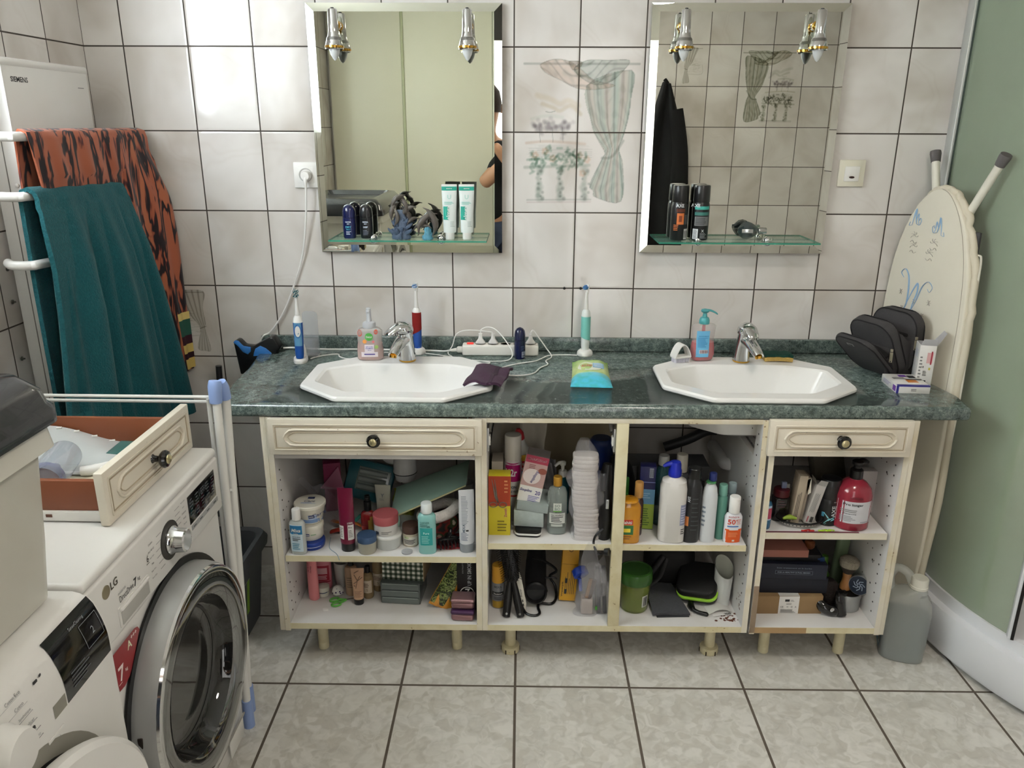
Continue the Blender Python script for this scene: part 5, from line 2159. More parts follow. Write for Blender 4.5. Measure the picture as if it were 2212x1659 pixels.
def cl(u, v):
    p0 = Vector(cs[0]).lerp(Vector(cs[1]), v)
    p1 = Vector(cs[3]).lerp(Vector(cs[2]), v)
    p = p0.lerp(p1, u)
    z = .022 + .006 * sin(u * 9 + v * 3) * sin(v * 5 + 1) + .008 * sin(u * 3.1) + .003 * sin(v * 14 + u * 4) * u
    if u > .75:
        z += .010 * (u - .75) * 4 * (.3 + v)
    if u < .3:
        z -= .02 * (.3 - u) * 3.3 * (1 - v) * .6
    bz = 4 * u * (1 - u)
    p += Vector((.010 * (v - .5) * -bz, .016 * (v - .5) * bz))
    return (p.x, p.y, z)


b.sheet(cl, 44, 36, T_P, .0075)
b.obj('cloth', t, ang=80)
b = MB()
b.sheet(lambda u, v: (lambda p: (p[0], p[1], p[2] + .0045))(cl(.60 + .10 * u, .02 + .96 * v)), 4, 30, mat('#33202f', .8), .0012)
b.obj('woven_band', t, ang=80)

# ------------------------------------------------------------------ glass shelf things
SEA = mat('#4b5a70', .45, nz=.45, ns=60, b=.6, bs=90)
DOL = mat('#5a544f', .3, nz=.25, ns=30)


def dolphin(b, M, L=.04, m=DOL):
    b.tube([(-.5 * L, 0, -.1 * L), (-.38 * L, 0, 0), (-.2 * L, 0, .06 * L), (.05 * L, 0, .08 * L), (.25 * L, 0, .03 * L), (.4 * L, 0, -.08 * L), (.5 * L, 0, -.2 * L)], [.01 * L, .035 * L, .10 * L, .13 * L, .11 * L, .05 * L, .02 * L], m, 10, n=3, M=M)
    b.add([(-.02 * L, 0, .17 * L), (.12 * L, 0, .17 * L), (.13 * L, .012 * L, .23 * L), (.13 * L, -.012 * L, .23 * L)], [(0, 1, 2), (0, 3, 1), (0, 2, 3), (1, 3, 2)], m, M)
    for s_ in (-1, 1):
        b.add([(.5 * L, 0, -.19 * L), (.58 * L, s_ * .09 * L, -.22 * L), (.54 * L, s_ * .02 * L, -.24 * L), (.5 * L, 0, -.22 * L)], [(0, 1, 2, 3), (3, 2, 1, 0)], m, M)
        b.add([(-.12 * L, s_ * .09 * L, 0), (.0 * L, s_ * .11 * L, -.01 * L), (.04 * L, s_ * .2 * L, -.14 * L)], [(0, 1, 2), (2, 1, 0)], m, M)


def coral(b, r0, h, n, seed, m, sx=1., sy=.6, zs=1.):
    r = random.Random(seed)
    for i in range(n):
        a = r.uniform(0, 6.28)
        q = r.random() ** .6
        z = h * r.random() * zs
        rr = r0 * (.55 + .45 * sin(min(1, z / h) * 3.1 + .6))
        x, y = cos(a) * rr * q * sx, sin(a) * rr * q * sy
        b.tube([(x * .5, y * .5, max(0, z - .008)), (x, y, z), (x * 1.25, y * 1.25, z + r.uniform(.002, .010))], [.0065, .0055, .0018], m, 7, n=2)


t = thing('dolphin_figurine', 'large grey dolphin and coral figurine in the middle of the glass shelf', 'figurine', (.845, -.072, SZ), 0)
b = MB()
b.loft([(0, .030, .020, 2.2), (.006, .031, .021, 2.2), (.02, .022, .015, 2), (.06, .024, .015, 2), (.09, .012, .008, 2)], SEA, 20)
coral(b, .034, .075, 85, 4, SEA, 1.1, .7)
b.obj('coral_base', t)
b = MB()
for (x, y, z, rx, ry, rz, L) in ((-.012, -.010, .118, 0, -55, 10, .055), (.010, -.012, .112, 0, 50, -20, .055), (-.022, -.012, .085, 0, -75, 30, .055), (.026, -.010, .090, 0, 30, 160, .055), (0, -.016, .125, 0, -10, 60, .05), (.018, .0, .075, 0, 60, 20, .06), (-.012, -.018, .07, 0, 85, -10, .05), (.036, -.004, .058, 0, -30, 30, .04)):
    dolphin(b, RM(rx, ry, rz, (x, y, z)), L * 1.1)
b.obj('dolphins', t)
t = thing('dolphin_figurine', 'small figurine of leaping dolphins over blue coral, beside the toothpaste tubes', 'figurine', (.930, -.085, SZ), 0)
b = MB()
b.loft([(0, .017, .013, 2.2), (.004, .018, .014, 2.2), (.02, .009, .007, 2), (.035, .005, .005, 2)], mat('#4f8aa0', .4, nz=.4, ns=90), 16)
coral(b, .016, .036, 26, 8, mat('#4f8aa0', .4, nz=.4, ns=90))
b.obj('coral_base', t)
b = MB()
for (x, y, z, ry, rz, L) in ((-.006, 0, .058, 40, 190, .085), (.014, -.002, .062, 65, 10, .09), (-.016, .004, .040, 0, 170, .06)):
    dolphin(b, RM(0, ry, rz, (x, y, z)), L)
b.obj('dolphins', t)


def tube_pack(name, label, cat, loc, w, h, m, capm, caph=.02, capr=None, rz=0, marks=(), d=None, group=None, tilt=None, flare=1.12, crimp=None):
    """squeeze tube standing on its cap"""
    d = d or w * .7
    capr = capr or w * .42
    t = thing(name, label, cat, loc, rz, group, tilt)
    R0 = [(caph, w * .46, d * .5, 2.1), (caph + .01, w * .48, d * .5, 2.1), (h * .45, w * .5, d * .42, 2.1), (h * .8, w * .5 * (1 + (flare - 1) * .7), d * .2, 2.2), (h * .97, w * .5 * flare, .0016, 2.6), (h, w * .5 * flare, .0012, 3)]
    b = MB()
    b.loft(R0, m, 36)
    mark(b, marks, R0)
    b.obj('tube_body', t)
    b = MB()
    if crimp:
        b.box((0, 0, h * .985), (w * flare, .0034, h * .03), crimp, .0008)
        b.obj('crimp', t)
        b = MB()
    b.loft([(0, capr * .93, capr * .8, 2.2), (.002, capr, capr * .88, 2.2), (caph, capr * 1.02, capr * .9, 2.2)], capm, 28)
    b.obj('cap', t)
    return t


WT = mat('#e2e9e6', .3)
TL = mat('#1f9a86', .35)
for x, y, lb in ((1.001, -.082, 'white and teal toothpaste tube on its cap, the one nearer the small dolphins'), (1.055, -.080, 'white and teal toothpaste tube on its cap, the one nearer the mirror edge')):
    tube_pack('toothpaste_tube', lb, 'toothpaste', (x, y, SZ), .042, .170, WT, WP, .022, .014, rz=4, flare=1.16, group='toothpaste tubes on the glass shelf', crimp=WP,
              marks=[('L', -.0235, .0235, .151, .163, TL), ('T', 'SENSITIVE', 0, .157, .003, WT), ('L', -.019, -.001, .062, .103, TL), ('T', 'elmex', -.004, .085, .0125, WT, {'up': 1, 'w': .044}), ('R', -.016, .018, .108, .118, 3, mat('#7cc3b6', .4)), ('T', 'U', 0, .132, .013, mat('#9fd2c8', .4), {'b': False}), ('R', .002, .016, .040, .058, 4, mat('#b9c6c2', .4))])


def spray(label, loc, w, h, body, cap, caph=.05, marks=(), rz=0, name='spray_can', cat='spray can', group=None, rot=None, shoulder=True):
    r = w / 2
    z1 = h - caph
    R0 = [(0, r * .94, r * .94, 2), (.002, r, r, 2), (z1 - .012, r, r, 2), (z1 - .004, r * .93, r * .93, 2), (z1, r * .88, r * .88, 2)]
    t = thing(name, label, cat, loc, rz, group, rot)
    b = MB()
    b.loft(R0, body, 36)
    mark(b, marks, R0)
    b.obj('can', t)
    b = MB()
    b.loft([(z1, r * .93, r * .93, 2), (z1 + .001, r * .95, r * .95, 2), (h - .004, r * .93, r * .93, 2), (h - .001, r * .87, r * .87, 2), (h, r * .7, r * .7, 2)], cap, 36)
    b.obj('cap', t)
    return t


BK2 = mat('#141416', .35, coat=.2)
for x, y, lb, ac, extra in ((1.727, -.050, 'black spray can with orange swirl at the mirror shelf end by the coat reflection', '#c46a34', 0), (1.794, -.048, 'black spray can with turquoise and grey label, next to the orange-swirl can', '#3fa79b', 1)):
    A_ = mat(ac, .4)
    mk = [('T', 'AXE', -.004 if not extra else -.02, .108, .010, mat('#cfd3d6', .4), {'w': .024})]
    if not extra:
        mk += [('L', -.014, .012, .088, .098, mat('#5a2a18', .4)), ('L', -.012, .010, .050, .085, A_), ('L', -.006, .004, .058, .077, mat('#7d3b1f', .4)), ('L', .012, .024, .004, .036, mat('#c9c9c9', .5)), ('B', .013, .023, .008, .030, BLACK), ('L', .012, .0245, .05, .08, mat('#4b4c4e', .5)), ('R', -.02, -.004, .03, .05, 4, A_)]
    else:
        mk += [('L', -.022, .022, .096, .106, A_), ('L', -.022, .022, .078, .088, mat('#3b7770', .4)), ('L', -.021, .021, .046, .074, mat('#77787a', .5)), ('R', -.019, .019, .048, .072, 7, mat('#2a2b2d', .5)), ('L', -.024, -.010, .004, .036, mat('#d2d4d6', .5)), ('R', -.022, -.012, .006, .034, 8, mat('#6b6d70', .5)), ('T', 'X', .004, .030, .008, mat('#d2d4d6', .5)), ('R', -.004, .02, .006, .024, 5, mat('#8d8f91', .5))]
    spray(lb, (x, y, SZ), .054, .170, BK2, BK2, .052, mk, group='spray cans on the glass shelf')

t = thing('perfume_bottle', 'smoky faceted glass perfume bottle lying on its side, with silver cap', 'perfume', (1.955, -.055, SZ), rot=(0, 0, -8))
SMK = mat('#3c4a4c', .05, a=.62, coat=.8, nz=0)
b = MB()
rr8 = [(.000, .010), (.008, .022), (.016, .030), (.030, .033), (.042, .028), (.052, .020), (.060, .012)]
b.loft([(x, r_ * .85, r_, 1.5) for x, r_ in rr8], SMK, 8, M=RM(0, 90, 0, (-.04, 0, .030)))
for k in range(5):
    a = k * 1.257
    b.box((-.012, .012 * cos(a), .030 + .018 * sin(a)), (.03, .012, .012), SMK, .003, M=None)
b.obj('glass_body', t, flat=True)
b = MB()
b.lathe([(.007, 0), (.0105, .002), (.0105, .024), (.009, .026)], mat('#c9cccd', .15, 1.), 24, M=RM(0, 90, 0, (.022, 0, .030)))
b.obj('cap', t)
b = MB()
b.box((-.014, -.034, .032), (.034, .0015, .012), mat('#c3c7c8', .2, .9), .0004)
b.obj('name_plate', t)

# ------------------------------------------------------------------ what stands in the open units
ZL, ZB, ZM, ZR = .382, .153, .427, .470


def jar(label, loc, w, h, m, lidm, lidh=.015, marks=(), lmarks=(), group=None, rz=0, taper=1., lidr=1.04, name='cream_jar', cat='jar', dome=0):
    r = w / 2
    t = thing(name, label, cat, loc, rz, group)
    R0 = [(0, r * .9 * taper, r * .9 * taper, 2), (.004, r * .97 * taper, r * .97 * taper, 2), (h - lidh, r, r, 2)]
    b = MB()
    b.loft(R0, m, 36)
    mark(b, marks, R0)
    b.obj('jar_body', t)
    b = MB()
    R1 = [(h - lidh + .0005, r * lidr, r * lidr, 2), (h - .002, r * lidr, r * lidr, 2), (h, r * lidr * .96, r * lidr * .96, 2)]
    if dome:
        R1.append((h + dome, r * .5, r * .5, 2))
    b.loft(R1, lidm, 36)
    mark(b, lmarks, fn=lambda x, y: (x, y, h + .0006))
    b.obj('lid', t)
    return t


def simple_bottle(label, loc, w, h, m, capm, caph=.03, d=None, n=2.4, neck=.35, marks=(), rz=0, group=None, name='bottle', cat='bottle', capr=None, sh=.012, rot=None, liquid=None):
    d = d or w
    rx, ry = w / 2, d / 2
    capr = capr or rx * neck * 1.25
    z1 = h - caph
    R0 = [(0, rx * .9, ry * .9, n), (.003, rx * .98, ry * .98, n), (.01, rx, ry, n), (z1 - sh, rx, ry, n), (z1 - sh * .35, rx * .82, ry * .82, max(2, n - .4)), (z1 - .001, rx * neck, min(ry, rx) * neck, 2), (z1 + .002, rx * neck, min(ry, rx) * neck, 2)]
    t = thing(name, label, cat, loc, rz, group, rot)
    b = MB()
    b.loft(R0, m, 36)
    mark(b, marks, R0)
    b.obj('bottle_body', t)
    if liquid:
        lm, lz = liquid
        b = MB()
        b.loft([(.002, rx * .9, ry * .9, n), (.008, rx * .96, ry * .96, n), (lz, rx * .96, ry * .96, n)], lm, 32)
        b.obj('liquid', t)
    b = MB()
    b.loft([(z1, capr, capr, 2), (z1 + .0015, capr * 1.03, capr * 1.03, 2), (h - .002, capr, capr, 2), (h, capr * .9, capr * .9, 2)], capm, 28)
    b.obj('cap', t)
    return t


NB = mat('#1b2f6e', .4)
LT = mat('#7d9ccc', .4)
CRM = mat('#ddd9cc', .35)
GREYT = mat('#7c7c7a', .5)
DK = mat('#2a2a2c', .5)
Wt = mat('#dedcd8', .4)

# --- unit nearest the machines, upper shelf
simple_bottle('small clear baby lotion bottle with white cap, first at the shelf edge', (.584, -.560, ZL), .047, .145, mat('#cfd5d2', .15, a=.75), WP, .034, .026, 2.6, .42, [('L', -.0185, .018, .012, .098, mat('#c9dbe4', .4)), ('L', -.0185, .018, .068, .096, mat('#2e78a8', .4)), ('T', 'Mixa', 0, .081, .011, WP, {'w': .028, 'i': True}), ('T', 'bebe', 0, .070, .005, WP), ('T', 'Lait de toilette', 0, .060, .0035, DK, {'w': .024}), ('R', -.012, .014, .046, .056, 2, DK), ('R', -.014, .014, .018, .040, 4, mat('#4f93ad', .4))], -6)
t = jar('flat dark blue round tin lying open at the foot of two white tubs', (.612, -.515, ZL), .074, .024, mat('#1d3a8c', .35), mat('#1d3a8c', .3), .012, [('L', -.03, .03, .011, .013, WP)], name='cream_tin', lidr=1.02)
jar('white cream tub with blue swoosh, lower one of the two stacked tubs', (.606, -.50, ZL + .0245), .074, .047, CRM, CRM, .012, [('T', 'NIVEA', -.002, .021, .003, WP), ('L', -.008, .004, .017, .025, NB), ('T', 'NIVEA', -.002, .021, .004, WP, {'w': .010}), ('R', -.03, -.016, .008, .022, 2, GREYT), ('L', .008, .022, .019, .022, mat('#8fb58d', .4))], name='cream_tub', group='stacked white cream tubs')
jar('largest white cream tub with blue print, on top of the stacked tubs', (.606, -.49, ZL + .0725), .088, .062, CRM, CRM, .010, [('L', -.036, .036, .006, .018, LT), ('L', .002, .026, .018, .034, mat('#b7c7e0', .4)), ('L', .004, .020, .023, .034, NB), ('T', 'NIVEA', .012, .0285, .0045, WP, {'w': .013}), ('T', 'Care', .030, .032, .012, NB, {'i': True, 'b': False})], [('L', -.010, .010, .014, .026, NB), ('T', 'NIVEA', 0, .020, .005, WP, {'w': .015}), ('T', 'Care', 0, -.001, .012, NB, {'i': True, 'b': False}), ('R', -.024, .024, -.018, -.010, 2, LT)], name='cream_tub', group='stacked white cream tubs', taper=.80, lidr=1.06)
tube_pack('conditioner_tube', 'tall maroon tube with white labels standing on its black cap', 'tube', (.724, -.535, ZL), .046, .200, mat('#6a1030', .3, coat=.3), BLACK, .026, .020, rz=-4, d=.036, flare=1.0, marks=[('L', -.021, -.006, .042, .085, Wt), ('L', .006, .0215, .040, .088, Wt), ('T', 'LOREAL', .013, .094, .0055, Wt, {'w': .015}), ('R', .008, .020, .048, .072, 5, GREYT), ('T', 'Pro', .013, .080, .005, DK), ('R', -.019, -.008, .048, .080, 6, GREYT)])
t = thing('serum_bottle', 'red and gold pump bottle with black pump, behind the maroon tube', 'bottle', (.765, -.432, ZL), 8)
R0 = [(0, .020, .0145, 2.6), (.003, .0225, .016, 2.6), (.064, .0225, .016, 2.6), (.072, .018, .014, 2.4), (.077, .009, .009, 2)]
b = MB()
b.loft(R0, mat('#7d1117', .2, coat=.5), 32)
mark(b, [('L', .0, .021, .014, .050, mat('#c29a4c', .3, .4)), ('L', .006, .018, .030, .062, mat('#c29a4c', .3, .4)), ('L', -.020, -.006, .018, .030, mat('#a02a20', .3))], R0)
b.obj('bottle_body', t)
b = MB()
cyl(.0115, .077, .108, BLACK, .002, b=b)
cyl(.0085, .108, .127, BLACK, .002, b=b)
b.box((0, -.008, .121), (.010, .012, .007), BLACK, .002)
b.obj('pump', t)
t = jar('small frosted jar with blue metallic lid at the shelf edge', (.782, -.543, ZL), .055, .056, mat('#b9b6a6', .2, a=.8, coat=.4), mat('#4a6488', .25, .5), .020, name='cream_jar')
jar('wide white low jar under the jar with the dusty pink lid', (.838, -.505, ZL), .080, .044, mat('#c9ccc9', .3), mat('#dcdcd8', .3), .008, group='stacked jars in the middle of the shelf')
jar('white jar with dusty pink lid stacked on the wide white jar', (.833, -.505, ZL + .0445), .073, .062, mat('#d3d0cc', .3), mat('#9c4f51', .35), .027, [('L', -.026, -.016, .006, .016, mat('#3a3f48', .4)), ('R', -.008, .022, .008, .018, 2, GREYT)], group='stacked jars in the middle of the shelf')
jar('brown-lidded jar with a cream label, behind the aqua bottle', (.905, -.496, ZL), .050, .066, mat('#cbbfa8', .2, a=.9), mat('#4a342c', .4), .024, [('L', -.023, .023, .006, .034, CRM), ('T', 'BIO', -.010, .032, .006, mat('#7ba23a', .4)), ('R', -.018, .016, .010, .026, 4, DK)], lidr=1.02)
b = MB()  # loose clear lid lying flat on the shelf
b.lathe([(.016, 0), (.0165, .004), (.013, .005), (.0001, .003)], mat('#d5d8da', .1, a=.55), 24)
tag(b.obj('glass_lid', None, (.900, -.548, ZL)), 'small clear round glass lid lying before the brown-lidded jar', 'dish')
AQ = mat('#8cc3be', .15, a=.88, coat=.3)
simple_bottle('pale aqua cleanser bottle with white cap, at the shelf edge', (.961, -.545, ZL), .052, .162, AQ, mat('#dfe5e4', .3), .030, .030, 2.4, .5, [('L', -.020, .016, .030, .086, mat('#2b9b98', .35)), ('T', 'GARNIER', -.006, .104, .0055, mat('#3a6f6a', .4), {'w': .028}), ('R', -.020, .010, .090, .100, 2, mat('#3a6f6a', .4)), ('T', 'Pure', -.002, .070, .007, mat('#bfe3df', .4)), ('R', -.016, .012, .036, .062, 5, mat('#8ccbc6', .4)), ('L', .0, .010, .088, .0905, mat('#3a6f6a', .4))], 4)
tube_pack('cream_tube', 'tall white tube on grey cap leaning at the inner side of the shelf', 'tube', (1.076, -.530, ZL), .046, .197, mat('#d9dadd', .3), mat('#8b9196', .25), .028, .0215, rz=10, d=.036, flare=.98, marks=[('R', -.016, .004, .090, .180, 20, mat('#9aa0a8', .4)), ('T', 'MIXA', -.010, .080, .008, mat('#5d6878', .4), {'up': 1}), ('R', -.018, .004, .040, .066, 6, mat('#7c8698', .4)), ('L', -.004, .004, .070, .075, DK)])
# claw clip
t = thing('hair_claw', 'black hair claw clip lying beside the white tube', 'hair clip', (1.018, -.52, ZL), 20)
b = MB()
r = random.Random(6)
for s_ in (-1, 1):
    b.tube([(-.03, 0, .030), (-.01, s_ * .006, .034), (.02, s_ * .006, .032), (.034, 0, .028)], .0035, BLACK, 8)
    for i in range(6):
        x = -.028 + i * .011
        b.tube([(x, s_ * .003, .032), (x + .002, s_ * .021, .022), (x + .003, s_ * .017, .008), (x + .003, s_ * .004, .002)], [.0026, .0024, .002, .0012], BLACK, 6, n=3)
b.tube([(-.004, 0, .034), (.0, -.012, .052), (.004, -.02, .056)], [.004, .006, .005], BLACK, 8)
b.tube([(.004, 0, .034), (.012, .012, .050), (.012, .022, .052)], [.004, .006, .005], BLACK, 8)
b.obj('claw', t)
t = thing('red_cloth', 'folded red cloth lying under the hair claw', 'cloth', (1.01, -.495, ZL))
b = MB()
b.sheet(lambda u, v: (-.045 + .09 * u, -.035 + .09 * v, .0035 + .003 * sin(u * 8) * sin(v * 6 + 1)), 16, 16, mat('#6f1c20', .95), .004)
b.obj('cloth', t)
# patterned hat with fleece band
t = thing('knitted_hat', 'patterned fabric hat with a white fluffy band, behind the aqua bottle', 'hat', (1.005, -.43, ZL))
T = NT('rose_fabric')
tc = T.n('TexCoord')
vo = T.n('TexVoronoi')
vo.inputs['Scale'].default_value = 34
T.l(tc.outputs['Object'], vo.inputs['Vector'])
T.l(T.ramp(vo.outputs['Distance'], [(.12, lin('#c4b9a6')), (.3, lin('#b9ad9a')), (.34, lin('#33421f')), (.5, lin('#2b3a1c')), (.56, lin('#7c2620')), (.8, lin('#1c1a16'))]), T.P.inputs['Base Color'])
T.P.inputs['Roughness'].default_value = .95
b = MB(RM(0, -16, 0))
b.loft([(.0, .030, .030, 2.2), (.008, .044, .038, 2.2), (.04, .054, .044, 2.2), (.068, .054, .044, 2.2)], T.M, 32, cap1=False)
b.obj('hat_crown', t)
b = MB(RM(0, -16, 0))
P_ = [(.055 * cos(i / 16 * 6.283), .046 * sin(i / 16 * 6.283), .080) for i in range(16)]
b.tube(P_, .0165, mat('#d8d2cc', .98, b=1., bs=160), 12, n=3, closed=True)
b.obj('fluffy_band', t)
# pouch lying on top
t = thing('zip_pouch', 'pale green zip pouch lying aslant over the things at the back', 'pouch', (.95, -.40, ZL))
PG = mat('#86a294', .6, nz=.08)


def pch(u, v, s_):
    x = -.115 + .235 * u
    z = .062 + .115 * u
    w = (1 - v) * .5
    y = -.06 + .15 * v
    e = sin(pi * min(1, max(0, v))) ** .6 * sin(pi * min(1, max(0, u))) ** .5
    return (x, y, z + .035 * v * (1 - u * .5) + s_ * .016 * e)


b = MB()
b.grid(lambda u, v: pch(u, v, 1), 24, 14, PG)
b.grid(lambda u, v: pch(1 - u, v, -1), 24, 14, PG)
b.obj('pouch_body', t)
b = MB()
b.tube([pch(i / 8, 0, 0) for i in range(9)], .0028, mat('#b9b58a', .4, .2), 8, n=2)
b.obj('zip', t)
b = MB()
p0 = pch(.12, 0, 0)
b.tube([p0, (p0[0] - .006, p0[1] - .01, p0[2] - .02), (p0[0] - .018, p0[1] - .014, p0[2] - .045)], .003, mat('#7fa897', .5), 8, flat=.5)
b.tube([p0, (p0[0] + .002, p0[1] - .012, p0[2] - .022), (p0[0] - .008, p0[1] - .016, p0[2] - .05)], .003, mat('#7fa897', .5), 8, flat=.5)
b.obj('pull_strap', t)
tube_pack('hand_cream_tube', 'small white cream tube standing behind the red pump bottle', 'tube', (.800, -.36, ZL), .044, .128, mat('#c6c3b4', .3), mat('#b9b7ab', .3), .02, .017, rz=-5, flare=1.15, marks=[('T', 'Y', 0, .095, .012, mat('#7a8088', .4)), ('R', -.010, .010, .078, .086, 2, mat('#9a9c98', .4))])
t = carton('turquoise wipes refill lying flat on the heap at the back of the shelf', 'x', 'x', (0, 0, 0), (.01, .01, .01), WP) if False else None
t = thing('wipes_refill', 'turquoise see-through refill packet leaning at the back of the shelf', 'packet', (.715, -.30, ZL), rot=(-22, 14, 0))
b = MB()
b.box((0, 0, .105), (.155, .035, .13), mat('#1a5560', .3, coat=.3), .014)
b.box((.012, -.019, .110), (.105, .004, .075), mat('#75807c', .25, a=.9, coat=.5), .002)
for k in range(3):
    b.tube([(-.035, -.022, .084 + .024 * k), (.055, -.022, .086 + .024 * k)], .009, mat('#8d9694', .2, a=.85, coat=.5), 10, n=1)
b.obj('packet', t)
t = thing('pink_gift_bag', 'pink paper bag folded at the dark back corner of the shelf', 'bag', (.620, -.27, ZL), 15)
b = MB()
b.box((0, 0, .085), (.055, .05, .17), mat('#84204c', .5), .004)
b.prism([(-.04, .09), (.02, .16), (.035, .075)], 0, .003, mat('#a3627c', .5), M=RM(90, 0, 0, (0, -.03, 0)))
b.obj('paper_bag', t)
t = thing('yellow_packet', 'crumpled yellow plastic packet behind the small white cream tube', 'packet', (.855, -.31, ZL), -8)
b = MB()
b.grid(lambda u, v: (-.032 + .064 * u + .004 * sin(v * 9), -.012 * sin(pi * u) * sin(pi * v) + .004 * sin(u * 12 + v * 7), .09 * v), 14, 14, mat('#8d8a1d', .3, coat=.4))
b.grid(lambda u, v: (.032 - .064 * u + .004 * sin(v * 9), .012 * sin(pi * u) * sin(pi * v), .09 * v), 14, 14, mat('#8d8a1d', .3, coat=.4))
b.obj('packet', t)
t = thing('clear_bag', 'crumpled clear plastic bag behind the stacked white tubs', 'bag', (.628, -.40, ZL), 10)
CF = mat('#a9a6ad', .12, a=.25, coat=.8, nz=.05)
b = MB()
b.grid(lambda u, v: (-.055 + .11 * u + .01 * sin(v * 11) - .02 * v * (.5 - u), -.02 * sin(pi * u) + .01 * sin(u * 19 + v * 5), .175 * v * (1 - .25 * u) + .006 * sin(u * 13)), 22, 22, CF, M=None)
b.obj('film', t, ang=20)
t = thing('orange_strap_sandal', 'orange and teal strap lying behind the maroon tube', 'strap', (.70, -.40, ZL), 0)
t.name = 'strap'
b = MB()
b.tube([(-.06, .02, .012), (-.03, -.01, .022), (.01, -.02, .030), (.06, -.03, .012)], .009, mat('#a35a1e', .6), 8, flat=.35)
b.tube([(-.05, -.04, .006), (-.02, -.045, .016), (.0, -.04, .006)], .012, mat('#9a2c1e', .6), 8, flat=.4)
b.tube([(.02, -.02, .03), (.04, .0, .045), (.055, -.01, .03)], .007, mat('#1d6b5c', .6), 8, flat=.5)
b.obj('strap_band', t)
b = MB()
b.tube([(.655, -.47, ZL + .002), (.665, -.53, ZL + .002), (.69, -.56, ZL + .002), (.70, -.574, ZL + .001), (.705, -.578, ZL - .012)], .0012, mat('#8fa3ad', .4), 6)
tag(b.obj('elastic_cord'), 'thin grey cord lying across the shelf by the maroon tube', 'cord')
# basin waste pipe of the first basin
PVC = mat('#c6c5c4', .35)


def siphon(label, x, y, ztop, zbot):
    t = thing('sink_trap', label, 'drain pipe', (x, y, 0), 0, 'drain traps under the basins')
    b = MB()
    cyl(.0285, ztop - .042, ztop, CHROME, .001, b=b)
    b.obj('chrome_collar', t)
    b = MB()
    b.lathe([(.018, ztop - .04), (.018, ztop - .05), (.0305, ztop - .052), (.0305, ztop - .072), (.021, ztop - .074), (.021, ztop - .112), (.029, ztop - .115), (.036, ztop - .125), (.037, ztop - .175), (.0385, ztop - .18), (.0385, ztop - .184), (.036, ztop - .188), (.030, zbot), (.02, zbot - .004)], PVC, 32)
    b.obj('trap_cup', t)
    b = MB()
    b.lathe([(.0215, ztop - .1085), (.0225, ztop - .1105), (.0225, ztop - .1135), (.0215, ztop - .1155)], BLACK, 28, cap0=False, cap1=False)
    b.lathe([(.0375, ztop - .1815), (.0392, ztop - .1825), (.0392, ztop - .1845), (.0375, ztop - .1855)], BLACK, 28, cap0=False, cap1=False)
    b.obj('seal', t)
    b = MB()
    b.tube([(0, 0, ztop - .14), (-.05, .02, ztop - .145), (-.058, .05, ztop - .145), (-.058, .19, ztop - .15)], .02, PVC, 14)
    b.obj('outlet_pipe', t)


siphon('white plastic drain trap with chrome collar, hanging under the basin beside the doorless unit', 1.943, -.29, .700, .47)
siphon('white plastic drain trap at the dark back of the shelf with creams', .858, -.27, .700, .49)
t = thing('toothbrush_cup', 'white cup with red-handled brush at the back corner of the shelf', 'cup', (1.045, -.24, ZL))
b = MB()
b.lathe([(.026, 0), (.030, .002), (.034, .085), (.032, .086), (.028, .01), (.0001, .01)], PVC, 24)
b.obj('cup_wall', t)
b = MB()
b.tube([(-.015, 0, .03), (-.03, .0, .14)], .007, mat('#8d1630', .4), 8, n=1)
b.tube([(.005, 0, .03), (.012, 0, .15)], .004, WP, 8, n=1)
b.obj('handles', t)

# --- unit nearest the machines, bottom
PK1 = mat('#e08a8e', .35)
t = tube_pack('lotion_tube', 'tall pink tube standing upright in the bottom corner of the unit', 'tube', (.582, -.446, ZB), .036, .185, PK1, PK1, .012, .0165, d=.03, flare=.95, rz=-20, marks=[('T', 'LE PETIT', -.008, .115, .006, mat('#8d3b4d', .4), {'up': 1}), ('T', 'OLIVIER', .002, .11, .005, mat('#8d3b4d', .4), {'up': 1})])
simple_bottle('pink body wash bottle with a carrying loop, behind the pink tube', (.596, -.380, ZB), .056, .20, mat('#d47f8c', .3, coat=.3), WP, .02, .032, 2.6, .4, [('L', -.018, .022, .032, .086, mat('#a8293c', .35)), ('L', -.014, .016, .056, .078, mat('#d7a3aa', .4)), ('R', -.014, .016, .036, .052, 3, mat('#e3c3c8', .4)), ('L', -.024, .024, .026, .030, mat('#a8293c', .35))], 6)
t = jar('small white jar lying tilted beside the pink tube', (.606, -.424, ZB), .037, .032, CRM, CRM, .012, [('L', -.017, .017, .014, .017, mat('#2f4560', .4))], name='lip_balm_jar', dome=.003)
t = thing('decorated_egg', 'white ornament with dark violet spots lying by the green scissors', 'ornament', (.652, -.424, ZB))
b = MB()
b.lathe([(.0001, 0), (.010, .001), (.018, .009), (.0185, .016), (.014, .027), (.006, .033), (.0001, .034)], WP, 28)
r = random.Random(9)
for i in range(12):
    a, z = r.uniform(-1.5, 1.5), r.uniform(.012, .028)
    q = {0: 1}.get(9, 1)
    rr = .0188 - max(0, z - .016) * .55
    b.lathe([(.0001, 0), (.0028, 0), (.0001, .0005)], mat('#3b2a5e', .4), 8, M=Matrix.Translation((rr * sin(a), -rr * cos(a), z)) @ Matrix.Rotation(a, 4, 'Z') @ Matrix.Rotation(radians(70), 4, 'X'))
b.obj('egg', t)
t = thing('white_cup', 'plain white cup behind the floral tube', 'cup', (.655, -.360, ZB))
b = MB()
b.lathe([(.022, 0), (.024, .003), (.027, .085), (.025, .085), (.022, .006), (.0001, .006)], mat('#c9c7c2', .4), 28)
b.obj('cup_wall', t)
PCH = mat('#c9a183', .3)
FLO = mat('#7a6350', .5)
